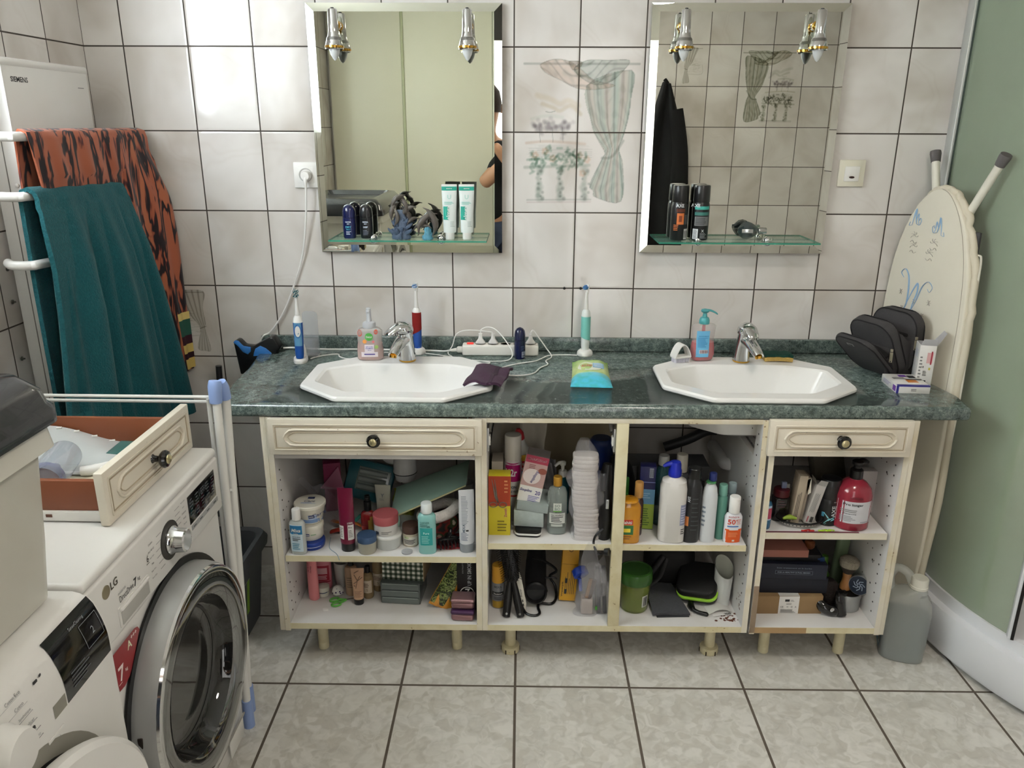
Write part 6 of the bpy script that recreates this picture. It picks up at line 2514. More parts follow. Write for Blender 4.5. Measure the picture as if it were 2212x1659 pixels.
simple_bottle('beige bottle with black cap, directly behind the floral tube', (.697, -.418, ZB), .040, .125, mat('#b8987d', .25, a=.9), BLACK, .02, .03, 2.3, .35, [('R', -.012, .012, .03, .07, 5, FLO)])
t = tube_pack('hand_cream_tube', 'peach floral hand cream tube standing on its black cap', 'tube', (.729, -.469, ZB), .034, .125, PCH, BLACK, .020, .0155, rz=6, flare=1.2, d=.028)
b = MB()
S = surf([(.02, .0157, .014, 2.1), (.056, .017, .0118, 2.1), (.10, .019, .006, 2.2), (.125, .0204, .0014, 3)], .0009)
for pts in ([(-.006, .06), (0, .085), (.008, .10)], [(0, .085), (-.010, .105)], [(-.012, .075), (.010, .092), (.015, .095)], [(-.010, .11), (.004, .118)], [(-.008, .066), (-.012, .070)]):
    b.tube([S(x, z) for x, z in pts], .0011, FLO, 5)
for i in range(5):
    b.grid(lambda u, v, i=i: S(-.011 + (.018 if i % 2 else .022) * u, .030 + .0045 * i + .0012 * v), 3, 1, mat('#5b4a3c', .5))
b.obj('floral_print', t)
GLA = mat('#b59b72', .1, a=.6, coat=.5)
for x, y, w_, h_, lb in ((.752, -.430, .036, .110, 'small bottle with floral label and black cap, next to the peach tube'), (.778, -.385, .042, .135, 'round oil bottle with floral label, the one nearer the grey drawer box')):
    simple_bottle(lb, (x, y, ZB), w_, h_, GLA, BLACK, .022, None, 2, .36, [('L', -w_ * .38, w_ * .38, .022, .066, mat('#cdbda6', .4)), ('R', -w_ * .3, w_ * .3, .042, .058, 3, FLO), ('T', 'S', 0, .034, .009, FLO, {'b': False})], group='floral-label bottles', sh=.02)
t = thing('nail_scissors', 'small scissors with bright green handles lying on the bottom board', 'scissors', (.675, -.462, ZB), 24)
b = MB()
for s_ in (-1, 1):
    P_ = [(-.022 + .014 * cos(i / 12 * 6.283), s_ * .0135 + .0095 * sin(i / 12 * 6.283), .004) for i in range(12)]
    b.tube(P_, .0032, mat('#5fae4a', .4), 8, n=2, closed=True)
    b.tube([(-.010, s_ * .010, .004), (.004, s_ * .003, .004), (.012, 0, .004)], [.0045, .004, .0035], mat('#5fae4a', .4), 8)
b.obj('handles', t)
b = MB()
b.prism([(.008, -.003), (.048, -.0005), (.048, .001), (.008, .004)], .003, .0046, STEEL)
b.obj('blades', t)
b = MB()
b.loft([(0, .011, .007, 2), (.003, .010, .006, 2)], WP, 16)
tag(b.obj('cotton_pad', None, (.632, -.508, ZB)), 'tiny flat white pad lying near the unit front, before the scissors', 'pad')
CDB = mat('#7d8784', .12, a=.72, coat=.5)
t = thing('drawer_organiser', 'smoky clear plastic box with three little drawers, under the gingham box', 'organiser', (.864, -.415, ZB), -4)
b = MB()
b.box((0, 0, .0375), (.126, .11, .075), mat('#5f6866', .15, a=.8, coat=.5), .003)
b.obj('case', t)
for k in range(3):
    b = MB()
    b.box((0, -.0565, .013 + .0245 * k), (.118, .003, .021), CDB, .001)
    b.box((0, -.0585, .0225 + .0245 * k), (.112, .003, .002), mat('#a9b3b0', .2, a=.9), .0008)
    b.obj('little_drawer', t)
t = thing('gingham_box', 'box covered in dark green and white gingham, on the clear drawer organiser', 'box', (.872, -.40, ZB + .0752), -5)
T = NT('gingham')
tc = T.n('TexCoord')
sp = T.n('SeparateXYZ')
T.l(tc.outputs['Object'], sp.inputs[0])
su = T.math('ADD', sp.outputs[0], sp.outputs[1])
a1 = T.math('LESS_THAN', T.math('FRACT', T.math('MULTIPLY', su, 62)), .5)
a2 = T.math('LESS_THAN', T.math('FRACT', T.math('MULTIPLY', sp.outputs[2], 62)), .5)
sm = T.math('MULTIPLY', T.math('ADD', a1, a2), .5)
T.l(T.ramp(sm, [(0., lin('#d9d8cf')), (.3, lin('#d9d8cf')), (.5, lin('#5f6a5c')), (1., lin('#23301f'))]), T.P.inputs['Base Color'])
T.P.inputs['Roughness'].default_value = .8
b = MB()
b.box((0, 0, .053), (.130, .11, .106), T.M, .001)
b.obj('box_body', t, flat=True)
b = MB()
b.box((.0665, 0, .053), (.002, .11, .106), mat('#a08a68', .7), .0004)
b.obj('cardboard_side', t)
t = thing('snack_bag', 'orange and green foil bag propped against the black palette box', 'bag', (.990, -.49, ZB), rot=(0, 28, 8))
b = MB()
FO = mat('#c4851c', .3, coat=.4)
b.grid(lambda u, v: (-.045 + .09 * u, -.016 * sin(pi * u) * sin(pi * v) ** .6 + .002 * sin(u * 17 + v * 9), .19 * v), 20, 24, FO)
b.grid(lambda u, v: (.045 - .09 * u, .016 * sin(pi * u) * sin(pi * v) ** .6, .19 * v), 20, 24, FO)
b.obj('foil', t)
b = MB()
T = NT('leaf_print')
tc = T.n('TexCoord')
T.l(T.ramp(T.noise(tc.outputs['Object'], 70, 4, .6, 1.5), [(.4, lin('#12170c')), (.5, lin('#39481c')), (.6, lin('#93a05a')), (.65, lin('#1a2010'))]), T.P.inputs['Base Color'])
T.P.inputs['Roughness'].default_value = .25
b.grid(lambda u, v: (-.044 + .058 * u * (1 - .4 * v) + .0, -.0175 * sin(pi * (.02 + .60 * u)) * sin(pi * min(.98, .02 + .85 * v)) ** .6 - .0012, .01 + .155 * v), 16, 20, T.M)
b.obj('front_print', t)
t = carton('palette_box', 'tall black makeup box with white round logo, against the unit side', 'box', (1.070, -.475, ZB + .001), (.060, .05, .20), BLACK, 3, {'f': [('T', 'UP IN SMOKE', .008, .03, .0125, mat('#a9a9ac', .5), {'up': 1, 'w': .085}), ('T', 'EYE PALETTE', -.012, .05, .004, mat('#8b8b8e', .5), {'up': 1, 'w': .04})]})
b = MB()
P_ = [(.0205 * cos(i / 28 * 6.283), -.0264, .062 + .0205 * sin(i / 28 * 6.283)) for i in range(28)]
b.tube(P_, .0013, Wt, 6, n=1, closed=True)
b.text('W', .014, Wt, lambda x, z: (x, -.0262, .058 + z), True)
b.text('7', .022, Wt, lambda x, z: (x + .002, -.0264, .066 + z), True)
b.obj('round_logo', t)
for k, (lb, y) in enumerate((('rose metallic tin lying flat, lower of the two at the unit corner', -.535), ('rose metallic tin with dark violet band, upper of the two at the unit corner', -.528))):
    t = thing('metal_tin', lb, 'tin', (1.062, y, ZB + k * .0365), -3 + 2 * k, 'rose tins')
    b = MB()
    b.box((0, .0, .012), (.070, .050, .024), mat('#8d6a6d', .3, .6), .009, seg=3)
    b.obj('tin_body', t)
    b = MB()
    b.box((0, .0, .029), (.072, .052, .013), mat('#9a777a', .28, .6) if k else mat('#4a2d50', .4, .3), .006, seg=3)
    b.obj('lid', t)

# --- middle unit, left bay, shelf
RD, YL = mat('#a33a1e', .4), mat('#cdbd2a', .4)
t = carton('scissors_box', 'upright red and yellow box with a picture of scissors, at the bay side', 'box', (1.172, -.497, ZM), (.064, .045, .192), YL, 0, {'f': [('L', -.0318, .0318, 0, .095, RD), ('T', 'Zenith', .018, -.022, .008, mat('#a8506a', .4), {'up': 1}), ('R', -.006, .022, -.085, -.045, 4, mat('#7d701d', .4)), ('R', .014, .026, .04, .085, 4, mat('#d08a5c', .4))]})
b = MB()
SI = mat('#8f8a82', .3, .8)
f_ = lambda x, z: (x, -.0235, .096 + z)
b.tube([f_(-.022, .085), f_(-.012, .03), f_(-.004, .012)], [.0005, .003, .003], SI, 6, n=1)
b.tube([f_(-.014, .085), f_(-.008, .03), f_(-.004, .012)], [.0005, .003, .003], SI, 6, n=1)
for sx in (-1, 1):
    b.tube([f_(-.004 + sx * .014 + .011 * cos(i / 12 * 6.283), .004 + .008 * sin(i / 12 * 6.283)) for i in range(12)], .0014, SI, 6, n=2, closed=True)
b.obj('scissors_picture', t)
MG = mat('#a31462', .35)
spray('tall white aerosol with magenta K2r label, behind the red and yellow box', (1.209, -.40, ZM), .054, .275, mat('#cfccc8', .3), mat('#d8d3cb', .4), .078, [('L', -.0265, .0265, .130, .190, MG), ('T', 'K2r', -.004, .160, .024, Wt, {'w': .034, 'b': True}), ('T', 'LOTION', -.006, .112, .009, mat('#2a3550', .4), {'w': .034}), ('T', 'SUR LE VELO', -.002, .098, .0065, mat('#2a3550', .4), {'w': .036}), ('L', -.02, .02, .080, .086, mat('#a32a30', .4))], name='aerosol_can', cat='aerosol')
t = thing('detergent_bottle', 'white and blue stain remover bottle with red cap, leaning beside the tall aerosol', 'bottle', (1.268, -.365, ZM), rot=(0, -9, 6))
R0 = [(0, .036, .024, 2.6), (.004, .040, .027, 2.6), (.16, .037, .026, 2.6), (.20, .030, .022, 2.4), (.235, .015, .014, 2), (.25, .013, .013, 2)]
b = MB()
b.loft(R0, mat('#cfd0cd', .3), 36)
BB1 = mat('#1c4f8f', .35)
mark(b, [('L', -.035, .012, .13, .205, BB1), ('L', -.030, .020, .186, .204, mat('#d6a32a', .4)), ('L', -.018, .022, .155, .186, mat('#b3262a', .4)), ('T', 'Eau', .002, .176, .008, Wt), ('T', 'Ecarlate', .002, .164, .0085, Wt, {'w': .034}), ('T', 'DETACHEUR', .006, .140, .0115, mat('#b3262a', .4), {'w': .056}), ('R', -.02, .03, .112, .132, 3, BB1), ('T', 'INTEGRAL', .008, .104, .007, mat('#2b6fb0', .4), {'w': .036}), ('T', 'COULEURS', .008, .094, .007, mat('#2b6fb0', .4), {'w': .040})], R0)
b.obj('bottle_body', t)
b = MB()
b.lathe([(.014, .249), (.0155, .251), (.0145, .270), (.010, .278), (.006, .284)], mat('#a8242a', .35), 24)
b.obj('cap', t)
t = carton('powder_box', 'white box with red band deep in the corner, behind the red and yellow box', 'box', (1.163, -.40, ZM), (.034, .07, .20), mat('#b9b0a2', .5), 0, {'f': [('T', 'EAU', 0, .07, .008, mat('#a32a2a', .4)), ('L', -.012, .016, .018, .048, mat('#a32a2a', .4)), ('T', 'Col', 0, .038, .009, Wt), ('T', 'Eclat', 0, .026, .009, Wt)]})
t = thing('paper_carrier_bag', 'crumpled white paper bag filling the back of the left bay', 'bag', (1.225, -.29, ZM), 0)
b = MB()
b.grid(lambda u, v: (-.082 + .165 * u + .006 * sin(v * 8), .012 * sin(u * 15 + v * 3) + .01 * sin(v * 9 + u * 5), .30 * v * (1 - .06 * u)), 26, 22, mat('#b4ada0', .8, nz=.12))
b.grid(lambda u, v: (-.082 + .165 * u, .05 + .01 * sin(u * 9), .28 * v), 10, 10, mat('#a49d90', .8))
b.obj('paper', t, ang=30)
PNK = mat('#b08f8a', .45)
t = thing('softener_box', 'white and pink fabric-softener sheet box tilted over the grey box', 'box', (1.255, -.475, ZM + .092), rot=(-14, 12, -2))
b = MB()
b.box((0, 0, .070), (.068, .040, .140), Wt, .001)
fb = face_fn((0, 0, .07), (.068, .040, .140), 'f', .0004)
mark(b, [('L', -.034, .034, -.022, .048, PNK)], fn=fb)
fb = face_fn((0, 0, .07), (.068, .040, .140), 'f', .0008)
mark(b, [('L', -.034, .034, .048, .070, mat('#94203c', .4)), ('T', 'ADOUCISSANT', 0, .059, .007, Wt, {'w': .058}), ('R', -.02, .0, .030, .044, 3, mat('#7d4a50', .4)), ('T', 'Soupline', -.014, -.036, .011, mat('#3f3a78', .4), {'w': .036, 'i': True}), ('T', '20', .022, -.038, .012, mat('#3f3a78', .4)), ('R', -.004, .03, -.066, -.048, 4, mat('#6a66a0', .4))], fn=fb)
P_ = [(-.006 + .026 * cos(i / 22 * 6.283), -.0212, .078 + .023 * sin(i / 22 * 6.283)) for i in range(22)]
b.face(P_, mat('#d5c9c6', .4))
b.text('Soupline', .013, mat('#35306e', .4), lambda x, z: (.002 + z * .9 - x * .35, -.0216, .078 - x * .95 - z * .2), True, True, w=.040)
b.face([(.022 + .013 * cos(i / 16 * 6.283), -.0214, .098 + .009 * sin(i / 16 * 6.283)) for i in range(16)], mat('#8a4a3c', .5))
b.obj('box_body', t)
b = MB()
b.add([(-.034, -.02, .14), (.034, -.02, .14), (.036, .012, .158), (-.032, .012, .158)], [(0, 1, 2, 3), (3, 2, 1, 0)], mat('#a39a96', .6))
b.obj('open_flap', t)
GB = mat('#aab5b2', .45, nz=.2, ns=60)
t = thing('grey_box', 'pale grey-blue lidded box lying on a striped flat case', 'box', (1.262, -.465, ZM + .0215), -6)
b = MB()
b.box((0, .01, .026), (.088, .10, .052), GB, .001)
b.obj('box_body', t)
b = MB()
b.box((.004, .012, .066), (.093, .104, .026), mat('#98a3a0', .5, nz=.1), .001, M=RM(2, 6, 0))
b.obj('lid', t)
t = thing('flat_case', 'flat black case with a white stripe under the grey-blue box', 'case', (1.258, -.495, ZM), -4)
b = MB()
b.prism(rr_poly(.078, .075, .016), 0, .020, BLACK, bev=.003)
b.obj('case_body', t)
b = MB()
b.prism(rr_poly(.0795, .0765, .0165), .007, .0125, WP)
b.obj('stripe', t)
t = simple_bottle('clear micellar water bottle with golden cap, nearly empty', (1.342, -.495, ZM), .058, .182, mat('#a9b3ae', .08, a=.42, coat=.6), mat('#b98a35', .25, .6), .028, .040, 2.4, .36, [('L', -.012, .012, .080, .104, mat('#d3d7cf', .4)), ('T', 'SO', 0, .096, .008, mat('#7c8a80', .4), {'w': .016}), ('T', 'BiO', 0, .086, .008, mat('#7c8a80', .4), {'w': .016}), ('L', -.012, .012, .076, .079, mat('#5f9a3f', .4)), ('L', -.023, .023, .038, .072, mat('#c9cbc6', .4)), ('T', 'eau micellaire', 0, .066, .004, DK, {'w': .036}), ('R', -.018, .018, .042, .062, 4, DK), ('L', -.018, .016, .028, .036, mat('#b4b7b2', .4))], capr=.013, sh=.024, liquid=(mat('#6f7b78', .1, a=.7), .022))
t = thing('pump_bottle', 'teal bottle with white pump behind the micellar water', 'bottle', (1.362, -.37, ZM), 0)
b = MB()
b.loft([(0, .020, .016, 2.4), (.004, .022, .018, 2.4), (.10, .022, .018, 2.4), (.12, .010, .010, 2), (.125, .010, .010, 2)], mat('#175a66', .25, a=.9), 28)
b.obj('bottle_body', t)
pump(.125, WP, .0125, .045, 200, .026).obj('pump', t)
t = thing('white_plastic_bag', 'folded whitish plastic sachet between the paper bag and the cotton pads', 'sachet', (1.330, -.33, ZM), -10)
t.name = 'plastic_sachet'
b = MB()
b.grid(lambda u, v: (-.03 + .06 * u - .03 * v, .008 * sin(u * 8 + v * 4), .19 * v * (1 - .2 * u)), 14, 14, mat('#a9a6a8', .25, a=.85))
b.grid(lambda u, v: (-.02 + .05 * u - .02 * v, .014 + .008 * sin(u * 9 + v * 3), .16 * v), 10, 10, mat('#8c8a8d', .25, a=.9))
b.obj('film', t, ang=30)
# cotton pads in a long clear bag
t = thing('cotton_pads', 'long clear bag of white cotton pads bulging over the shelf edge', 'cotton pads', (1.424, -.520, ZM), -3)
b = MB()
COT = mat('#cfc8c4', .95, nz=.05, b=.4, bs=120)
for k in range(22):
    z = .006 + k * .0118
    r = random.Random(k)
    b.loft([(z - .0058, .0362, .0238, 3), (z - .0035, .037, .0245, 3), (z + .0035, .037, .0245, 3), (z + .0058, .0362, .0238, 3)], COT, 28, M=Matrix.Translation((r.gauss(0, .0012) - .006 * (k / 22) + (.004 if k < 8 else 0), r.gauss(0, .001) + .012 * (k / 22), 0)))
b.obj('pad_stack', t)
b = MB()
FILM = mat('#c9c8ce', .07, a=.2, coat=1., nz=0, b=1., bs=45, key='clear_film')
r = random.Random(12)
nr = []
for k in range(26):
    z = -.004 + .31 * k / 25
    w = .041 + .008 * sin(k * .9) * .6 + (.012 if 9 < k < 17 else 0) + r.gauss(0, .0012)
    w *= 1 if k < 21 else (1 - (k - 20) * .13)
    nr.append((z, w, .030 + r.gauss(0, .0012) if k < 21 else .030 * (1 - (k - 20) * .12), 3.2, .004 * sin(k * .7) - .006 * (k / 25) + (.006 if 9 < k < 17 else 0), .010 * k / 25))
b.loft(nr, FILM, 26)
b.obj('film', t, ang=12)
b = MB()
b.grid(lambda u, v: (-.012 + (.03 + .07 * (1 - v)) * (u - .5) + .008 * sin(v * 6) + .035, -.055 - .012 * sin(v * 3) + .006 * sin(u * 14 + v * 5), -.165 + .175 * v), 16, 22, FILM)
b.obj('hanging_film', t, ang=12)
t = thing('blue_bottle', 'dark blue plastic bottle at the back near the bay post', 'bottle', (1.486, -.29, ZM), 0)
b = MB()
b.lathe([(.036, 0), (.039, .003), (.039, .17), (.036, .185), (.038, .19), (.038, .205), (.036, .215), (.030, .222)], mat('#1c2f63', .35), 32)
b.obj('bottle_body', t)
t = thing('hair_clipper', 'black hair appliance standing upright against the post, its cord coiled below', 'appliance', (1.474, -.525, ZM - .012), 0)
b = MB()
b.tube([(.004, 0, .012), (.010, 0, .08), (.004, .01, .16), (.012, .02, .24)], [.019, .022, .024, .014], BLACK, 18)
b.box((-.004, -.020, .20), (.014, .004, .055), mat('#2c2c30', .15, coat=.8), .002)
b.box((.010, -.018, .13), (.010, .006, .03), mat('#b9bcc0', .2, .8), .002)
b.box((-.016, .02, .16), (.012, .03, .05), mat('#2f6b28', .4), .004)
b.obj('appliance_body', t)
b = MB()
b.tube([(.0, -.028, .055), (-.022, -.034, .035), (-.026, -.038, .008), (-.012, -.052, -.014), (.006, -.046, -.010)], .0035, BLACK, 8)
b.tube([(.006, -.044, -.010), (.018, -.05, -.008)], [.010, .012], BLACK, 12, n=1)
b.obj('cord', t)

# --- middle unit, left bay, bottom
spray('small deodorant aerosol with orange cap and silver body, at the side of the bottom bay', (1.166, -.470, ZB), .041, .147, mat('#8e9094', .3, .6), mat('#d39a2d', .35), .058, [('T', 'MIXA', 0, .078, .007, mat('#55585c', .4), {'w': .024}), ('L', -.018, .017, .048, .060, mat('#1d1f22', .4)), ('T', 'Deodorant', 0, .054, .005, Wt, {'w': .026}), ('L', -.0195, .0195, .004, .028, mat('#a8862b', .4)), ('R', -.012, .014, .032, .044, 2, mat('#4c4f52', .4))], name='aerosol_can', cat='aerosol')


def hairbrush(label, loc, rz, lean, w=.034, seed=1, paddle=False):
    t = thing('hairbrush', label, 'hairbrush', loc, group='black hairbrushes leaning in the bay', rot=(lean[0], lean[1], rz))
    b = MB()
    b.tube([(0, 0, .004), (0, 0, .05), (0, 0, .10), (0, 0, .112)], [.012, .0125, .009, .008], BLACK, 16, flat=.8)
    b.obj('handle', t)
    b = MB()
    b.loft([(.108, .008, .006, 2.2), (.122, w * .42, .009, 2.2), (.16, w * .5, .0105, 2.3), (.215, w * .45, .0095, 2.3), (.238, w * .2, .005, 2.2)], BLACK, 28)
    b.obj('head', t)
    b = MB()
    for i in range(16):
        for j in range(5):
            x = (j - 2) * w * .2
            z = .122 + i * .0068
            b.tube([(x, -.008, z), (x * 1.5 + (.002 if j else -.002), -.030, z - .002)], .0008, mat('#121214', .5), 4, n=1)
    b.obj('bristles', t)
    b = MB()
    b.lathe([(.0035, 0), (.0035, .001), (.002, .0012), (.002, 0)], STEEL, 12, M=RM(90, 0, 0, (0, -.0102, .014)), cap0=False)
    b.obj('hang_hole', t)


hairbrush('black hairbrush leaning in the bottom bay, the one nearer the deodorant', (1.192, -.535, ZB), 0, (-22, 6), .038)
hairbrush('black hairbrush leaning in the bottom bay, its handle crossing toward the comb', (1.238, -.535, ZB), 0, (-20, -13), .048)
t = thing('detangling_comb', 'cream comb with black print and wide teeth, behind the crossed brush handle', 'comb', (1.245, -.495, ZB), rot=(-20, -6, 10))
b = MB()
b.loft([(.002, .008, .0045, 2.2), (.02, .0125, .005, 2.2), (.045, .012, .005, 2.2), (.10, .009, .0045, 2.2), (.122, .005, .003, 2)], CRM, 24)
for z in (.018, .03):
    b.box((.002, -.0054, z), (.003, .001, .008), BLACK)
b.text('Beauty', .008, DK, lambda x, z: (-z, -.0058, .055 + x), False, True)
b.obj('comb_body', t)
b = MB()
for i in range(9):
    b.tube([(-.006, 0, .06 + i * .0065), (-.022, 0, .052 + i * .0065)], [.0016, .0008], BLACK, 5, n=1)
b.obj('teeth', t)
t = thing('hair_dryer', 'dark grey hair dryer seen from its round nozzle, cord looped in front', 'hair dryer', (1.283, -.43, ZB), 0)
DG = mat('#262628', .4)
b = MB()
b.tube([(0, -.03, .048), (0, .03, .062), (.002, .08, .085), (.004, .13, .11)], [.032, .034, .033, .028], DG, 26)
b.obj('barrel', t)
b = MB()
b.lathe([(.034, -.004), (.035, .002), (.035, .022), (.030, .026), (.028, .004), (.0001, .004)], BLACK, 30, M=RM(77, 0, 0, (0, -.028, .046)))
b.obj('nozzle', t)
b = MB()
b.tube([(.01, .06, .05), (.02, .04, .02), (.026, .02, .012)], [.017, .015, .014], DG, 14)
b.obj('handle', t)
b = MB()
b.tube([(-.034, -.01, .036), (-.044, -.055, .02), (-.03, -.088, .006), (-.004, -.098, .004), (.012, -.085, .004), (.008, -.055, .004), (.014, -.035, .006), (.05, -.035, .005), (.066, .0, .006), (.062, .03, .03), (.045, .035, .06), (.066, .03, .085), (.03, .04, .11), (-.01, .05, .118)], .0042, BLACK, 8)
b.tube([(.03, .0, .075), (.055, .0, .078), (.066, .0, .072)], .003, BLACK, 7)
b.obj('cord', t)
YB = mat('#c99525', .45)
t = thing('yellow_box', 'tall yellow cardboard box with black text, tilted in the bottom bay', 'box', (1.382, -.430, ZB + .002), rot=(-12, 4, 0))
b = MB()
b.box((0, 0, .112), (.052, .036, .224), YB, .001)
mark(b, [('T', 'Waterpik', -.018, -.075, .006, DK, {'up': 1, 'w': .05}), ('R', -.012, -.002, -.10, -.03, 2, DK)], fn=face_fn((0, 0, .112), (.052, .036, .224), 'f', .0004))
for i, w_ in enumerate((.055, .07, .05, .078, .066, .08)):
    b.box((-.010 + i * .0055, -.0184, .022 + w_ / 2), (.0014, .0006, w_), DK)
b.box((0, -.0184, .118), (.052, .0006, .0012), mat('#8f6a1a', .5))
b.text('ORAL', .016, mat('#7d5a14', .5), lambda x, z: (-z, -.0186, .185 + x), True)
b.obj('box_body', t)
t = thing('plastic_bag', 'clear bag with a blue lid holding grooming things, in the bottom bay', 'bag', (1.445, -.50, ZB), 0)
b = MB()
r = random.Random(2)
nr = []
for k in range(20):
    z = .001 + .16 * k / 19
    nr.append((z, .036 - .004 * sin(k * .8) - (.012 * max(0, k - 13) / 6) + r.gauss(0, .001), .026 + r.gauss(0, .001), 2.6, .003 * sin(k) - .01 + .0012 * k, .0))
b.loft(nr, FILM, 26)
b.grid(lambda u, v: (.01 + .05 * sin(u * 2.4) * (1 - v * .3), -.03 + .012 * sin(u * 9 + v * 4), .10 + .09 * v + .02 * sin(u * 5)), 20, 14, FILM)
b.obj('film', t, ang=12)
b = MB()
b.lathe([(.020, 0), (.024, .002), (.024, .022), (.020, .026)], mat('#1c3fa8', .35), 26, M=RM(-50, -30, 0, (-.022, .02, .115)))
b.tube([(-.028, .015, .11), (-.024, .01, .07)], .006, mat('#1c3fa8', .35), 8, n=1)
b.obj('blue_lid', t)
b = MB()
b.box((-.006, 0, .030), (.036, .03, .055), mat('#b3a79f', .6), .004)
b.tube([(-.008, -.01, .06), (.004, -.005, .12)], .006, mat('#8a5f33', .6), 8, n=1)
b.tube([(.0, -.006, .055), (.016, 0, .115)], .008, mat('#4b3524', .6), 8, n=1)
b.box((.022, -.022, .03), (.006, .002, .012), mat('#3f8a2c', .5))
b.obj('bag_contents', t)
t = thing('flat_iron', 'dark flat iron in clear wrap standing by the post', 'flat iron', (1.487, -.50, ZB), rot=(-10, -3, 0))
b = MB()
for s_ in (-1, 1):
    b.box((s_ * .009, 0, .075), (.012, .022, .148), mat('#3a3d42', .3, .3), .004)
b.obj('arms', t)
b = MB()
b.box((0, -.002, .07), (.038, .032, .142), FILM, .008)
b.obj('film', t, ang=15)

# --- middle unit, right bay, shelf
OR = mat('#c98a1f', .12, a=.85, coat=.5)
t = simple_bottle('yellow shower gel bottle with monoi flower label, right at the post', (1.548, -.545, ZM), .066, .138, OR, OR, .006, .034, 3., .6, [('L', -.03, .010, .062, .078, mat('#b32a1d', .4)), ('T', 'Tahiti', -.008, .070, .010, Wt, {'w': .030}), ('L', -.03, .012, .030, .060, mat('#2f6b38', .4)), ('L', -.02, .004, .038, .050, mat('#d9c23a', .4)), ('R', -.02, .008, .014, .028, 2, mat('#7b4a12', .4))], 0, sh=.018)
simple_bottle('small dark brown spray bottle with tan cap, behind the yellow shower gel', (1.580, -.500, ZM), .030, .170, mat('#3a1a12', .15, coat=.6), mat('#b98a4c', .4), .048, None, 2, .5, [('R', -.010, .010, .03, .06, 4, mat('#8a6a50', .5))], capr=.0125, sh=.014)
t = carton('hair_colour_box', 'upright navy and pale green cosmetics box behind the brown spray bottle', 'box', (1.610, -.455, ZM), (.046, .035, .205), mat('#1a1c4a', .4), -6, {'f': [('L', -.0228, .0228, -.10, .030, mat('#5f8fb0', .4)), ('L', -.0228, .0228, -.10, -.018, mat('#8fa83c', .4)), ('R', -.016, .012, -.09, -.03, 8, mat('#4d6b2a', .4)), ('L', .004, .016, .068, .098, mat('#9aa0b0', .4)), ('B', .005, .015, .07, .096, DK), ('L', -.0228, .0228, .052, .055, mat('#6f76a8', .4)), ('R', -.018, .010, .0, .02, 3, mat('#8fb4cc', .4))]})
simple_bottle('clear teal-tinted bottle with white cap behind the big white pump bottle', (1.660, -.430, ZM), .050, .225, mat('#2b5a60', .1, a=.6, coat=.5), mat('#a9aaa8', .35), .03, .04, 2.3, .5, sh=.04)
simple_bottle('bottle with tall white ribbed cap looking over the blue pump', (1.716, -.420, ZM), .04, .225, mat('#3d3f44', .3), mat('#bdb7aa', .4), .055, None, 2, .6, capr=.0165)
t = thing('lotion_pump_bottle', 'big white lotion bottle with royal blue pump', 'bottle', (1.675, -.527, ZM), -8)
R0 = [(0, .033, .027, 3.2), (.005, .038, .031, 3.2), (.17, .0385, .031, 3.2), (.190, .034, .028, 2.8), (.2, .018, .017, 2.2), (.204, .0165, .0165, 2)]
b = MB()
b.loft(R0, mat('#d3d0cb', .3, coat=.2), 40)
mark(b, [('L', .022, .037, .060, .125, mat('#8d93b0', .4)), ('R', .024, .036, .065, .12, 7, mat('#c3c7d8', .4)), ('R', .026, .037, .03, .05, 3, DK)], R0)
b.obj('bottle_body', t)
b = MB()
RB = mat('#14249a', .3)
b.lathe([(.0175, .203), (.019, .205), (.019, .222), (.017, .226), (.0165, .240), (.014, .247), (.006, .250)], RB, 28)
b.tube([(.004, 0, .240), (-.018, -.006, .241), (-.034, -.010, .234)], [.010, .0075, .004], RB, 12)
b.obj('pump', t)
simple_bottle('tall black shampoo bottle between the two white bottles', (1.731, -.533, ZM), .048, .232, mat('#17181b', .35, coat=.3), mat('#0e0f11', .3), .03, .040, 2.6, .62, [('T', 'AXE', -.015, .14, .007, mat('#b9bcc0', .4), {'up': 1}), ('L', -.022, -.012, .055, .085, mat('#b36a35', .4))] + [('R', -.006, .018, .04 + .014 * k, .048 + .014 * k, 1, mat('#3a3c40', .4)) for k in range(8)], sh=.03)
t = simple_bottle('slim white oval bottle with green and navy neck', (1.779, -.533, ZM), .045, .190, mat('#cfd3d6', .3, coat=.3), mat('#3d7a4a', .4), .004, .034, 2.3, .5, [('R', -.021, -.012, .05, .12, 5, mat('#7c8694', .4))], sh=.045)
b = MB()
cyl(.011, .188, .214, mat('#1a2458', .35), .003, c=(.006, .006), b=b)
b.obj('navy_cap', t)
simple_bottle('slim sea-green shampoo bottle beside the white oval bottle', (1.820, -.517, ZM), .029, .173, mat('#55897b', .3, coat=.2), mat('#6fa193', .3), .032, .026, 2.4, .8, capr=.0125, sh=.008)
simple_bottle('slim clear bluish bottle standing before the drain trap', (1.857, -.478, ZM), .029, .160, mat('#8ba3a8', .1, a=.6, coat=.5), mat('#9fb2b6', .2, a=.8), .03, .022, 2.2, .8, capr=.012, sh=.01)
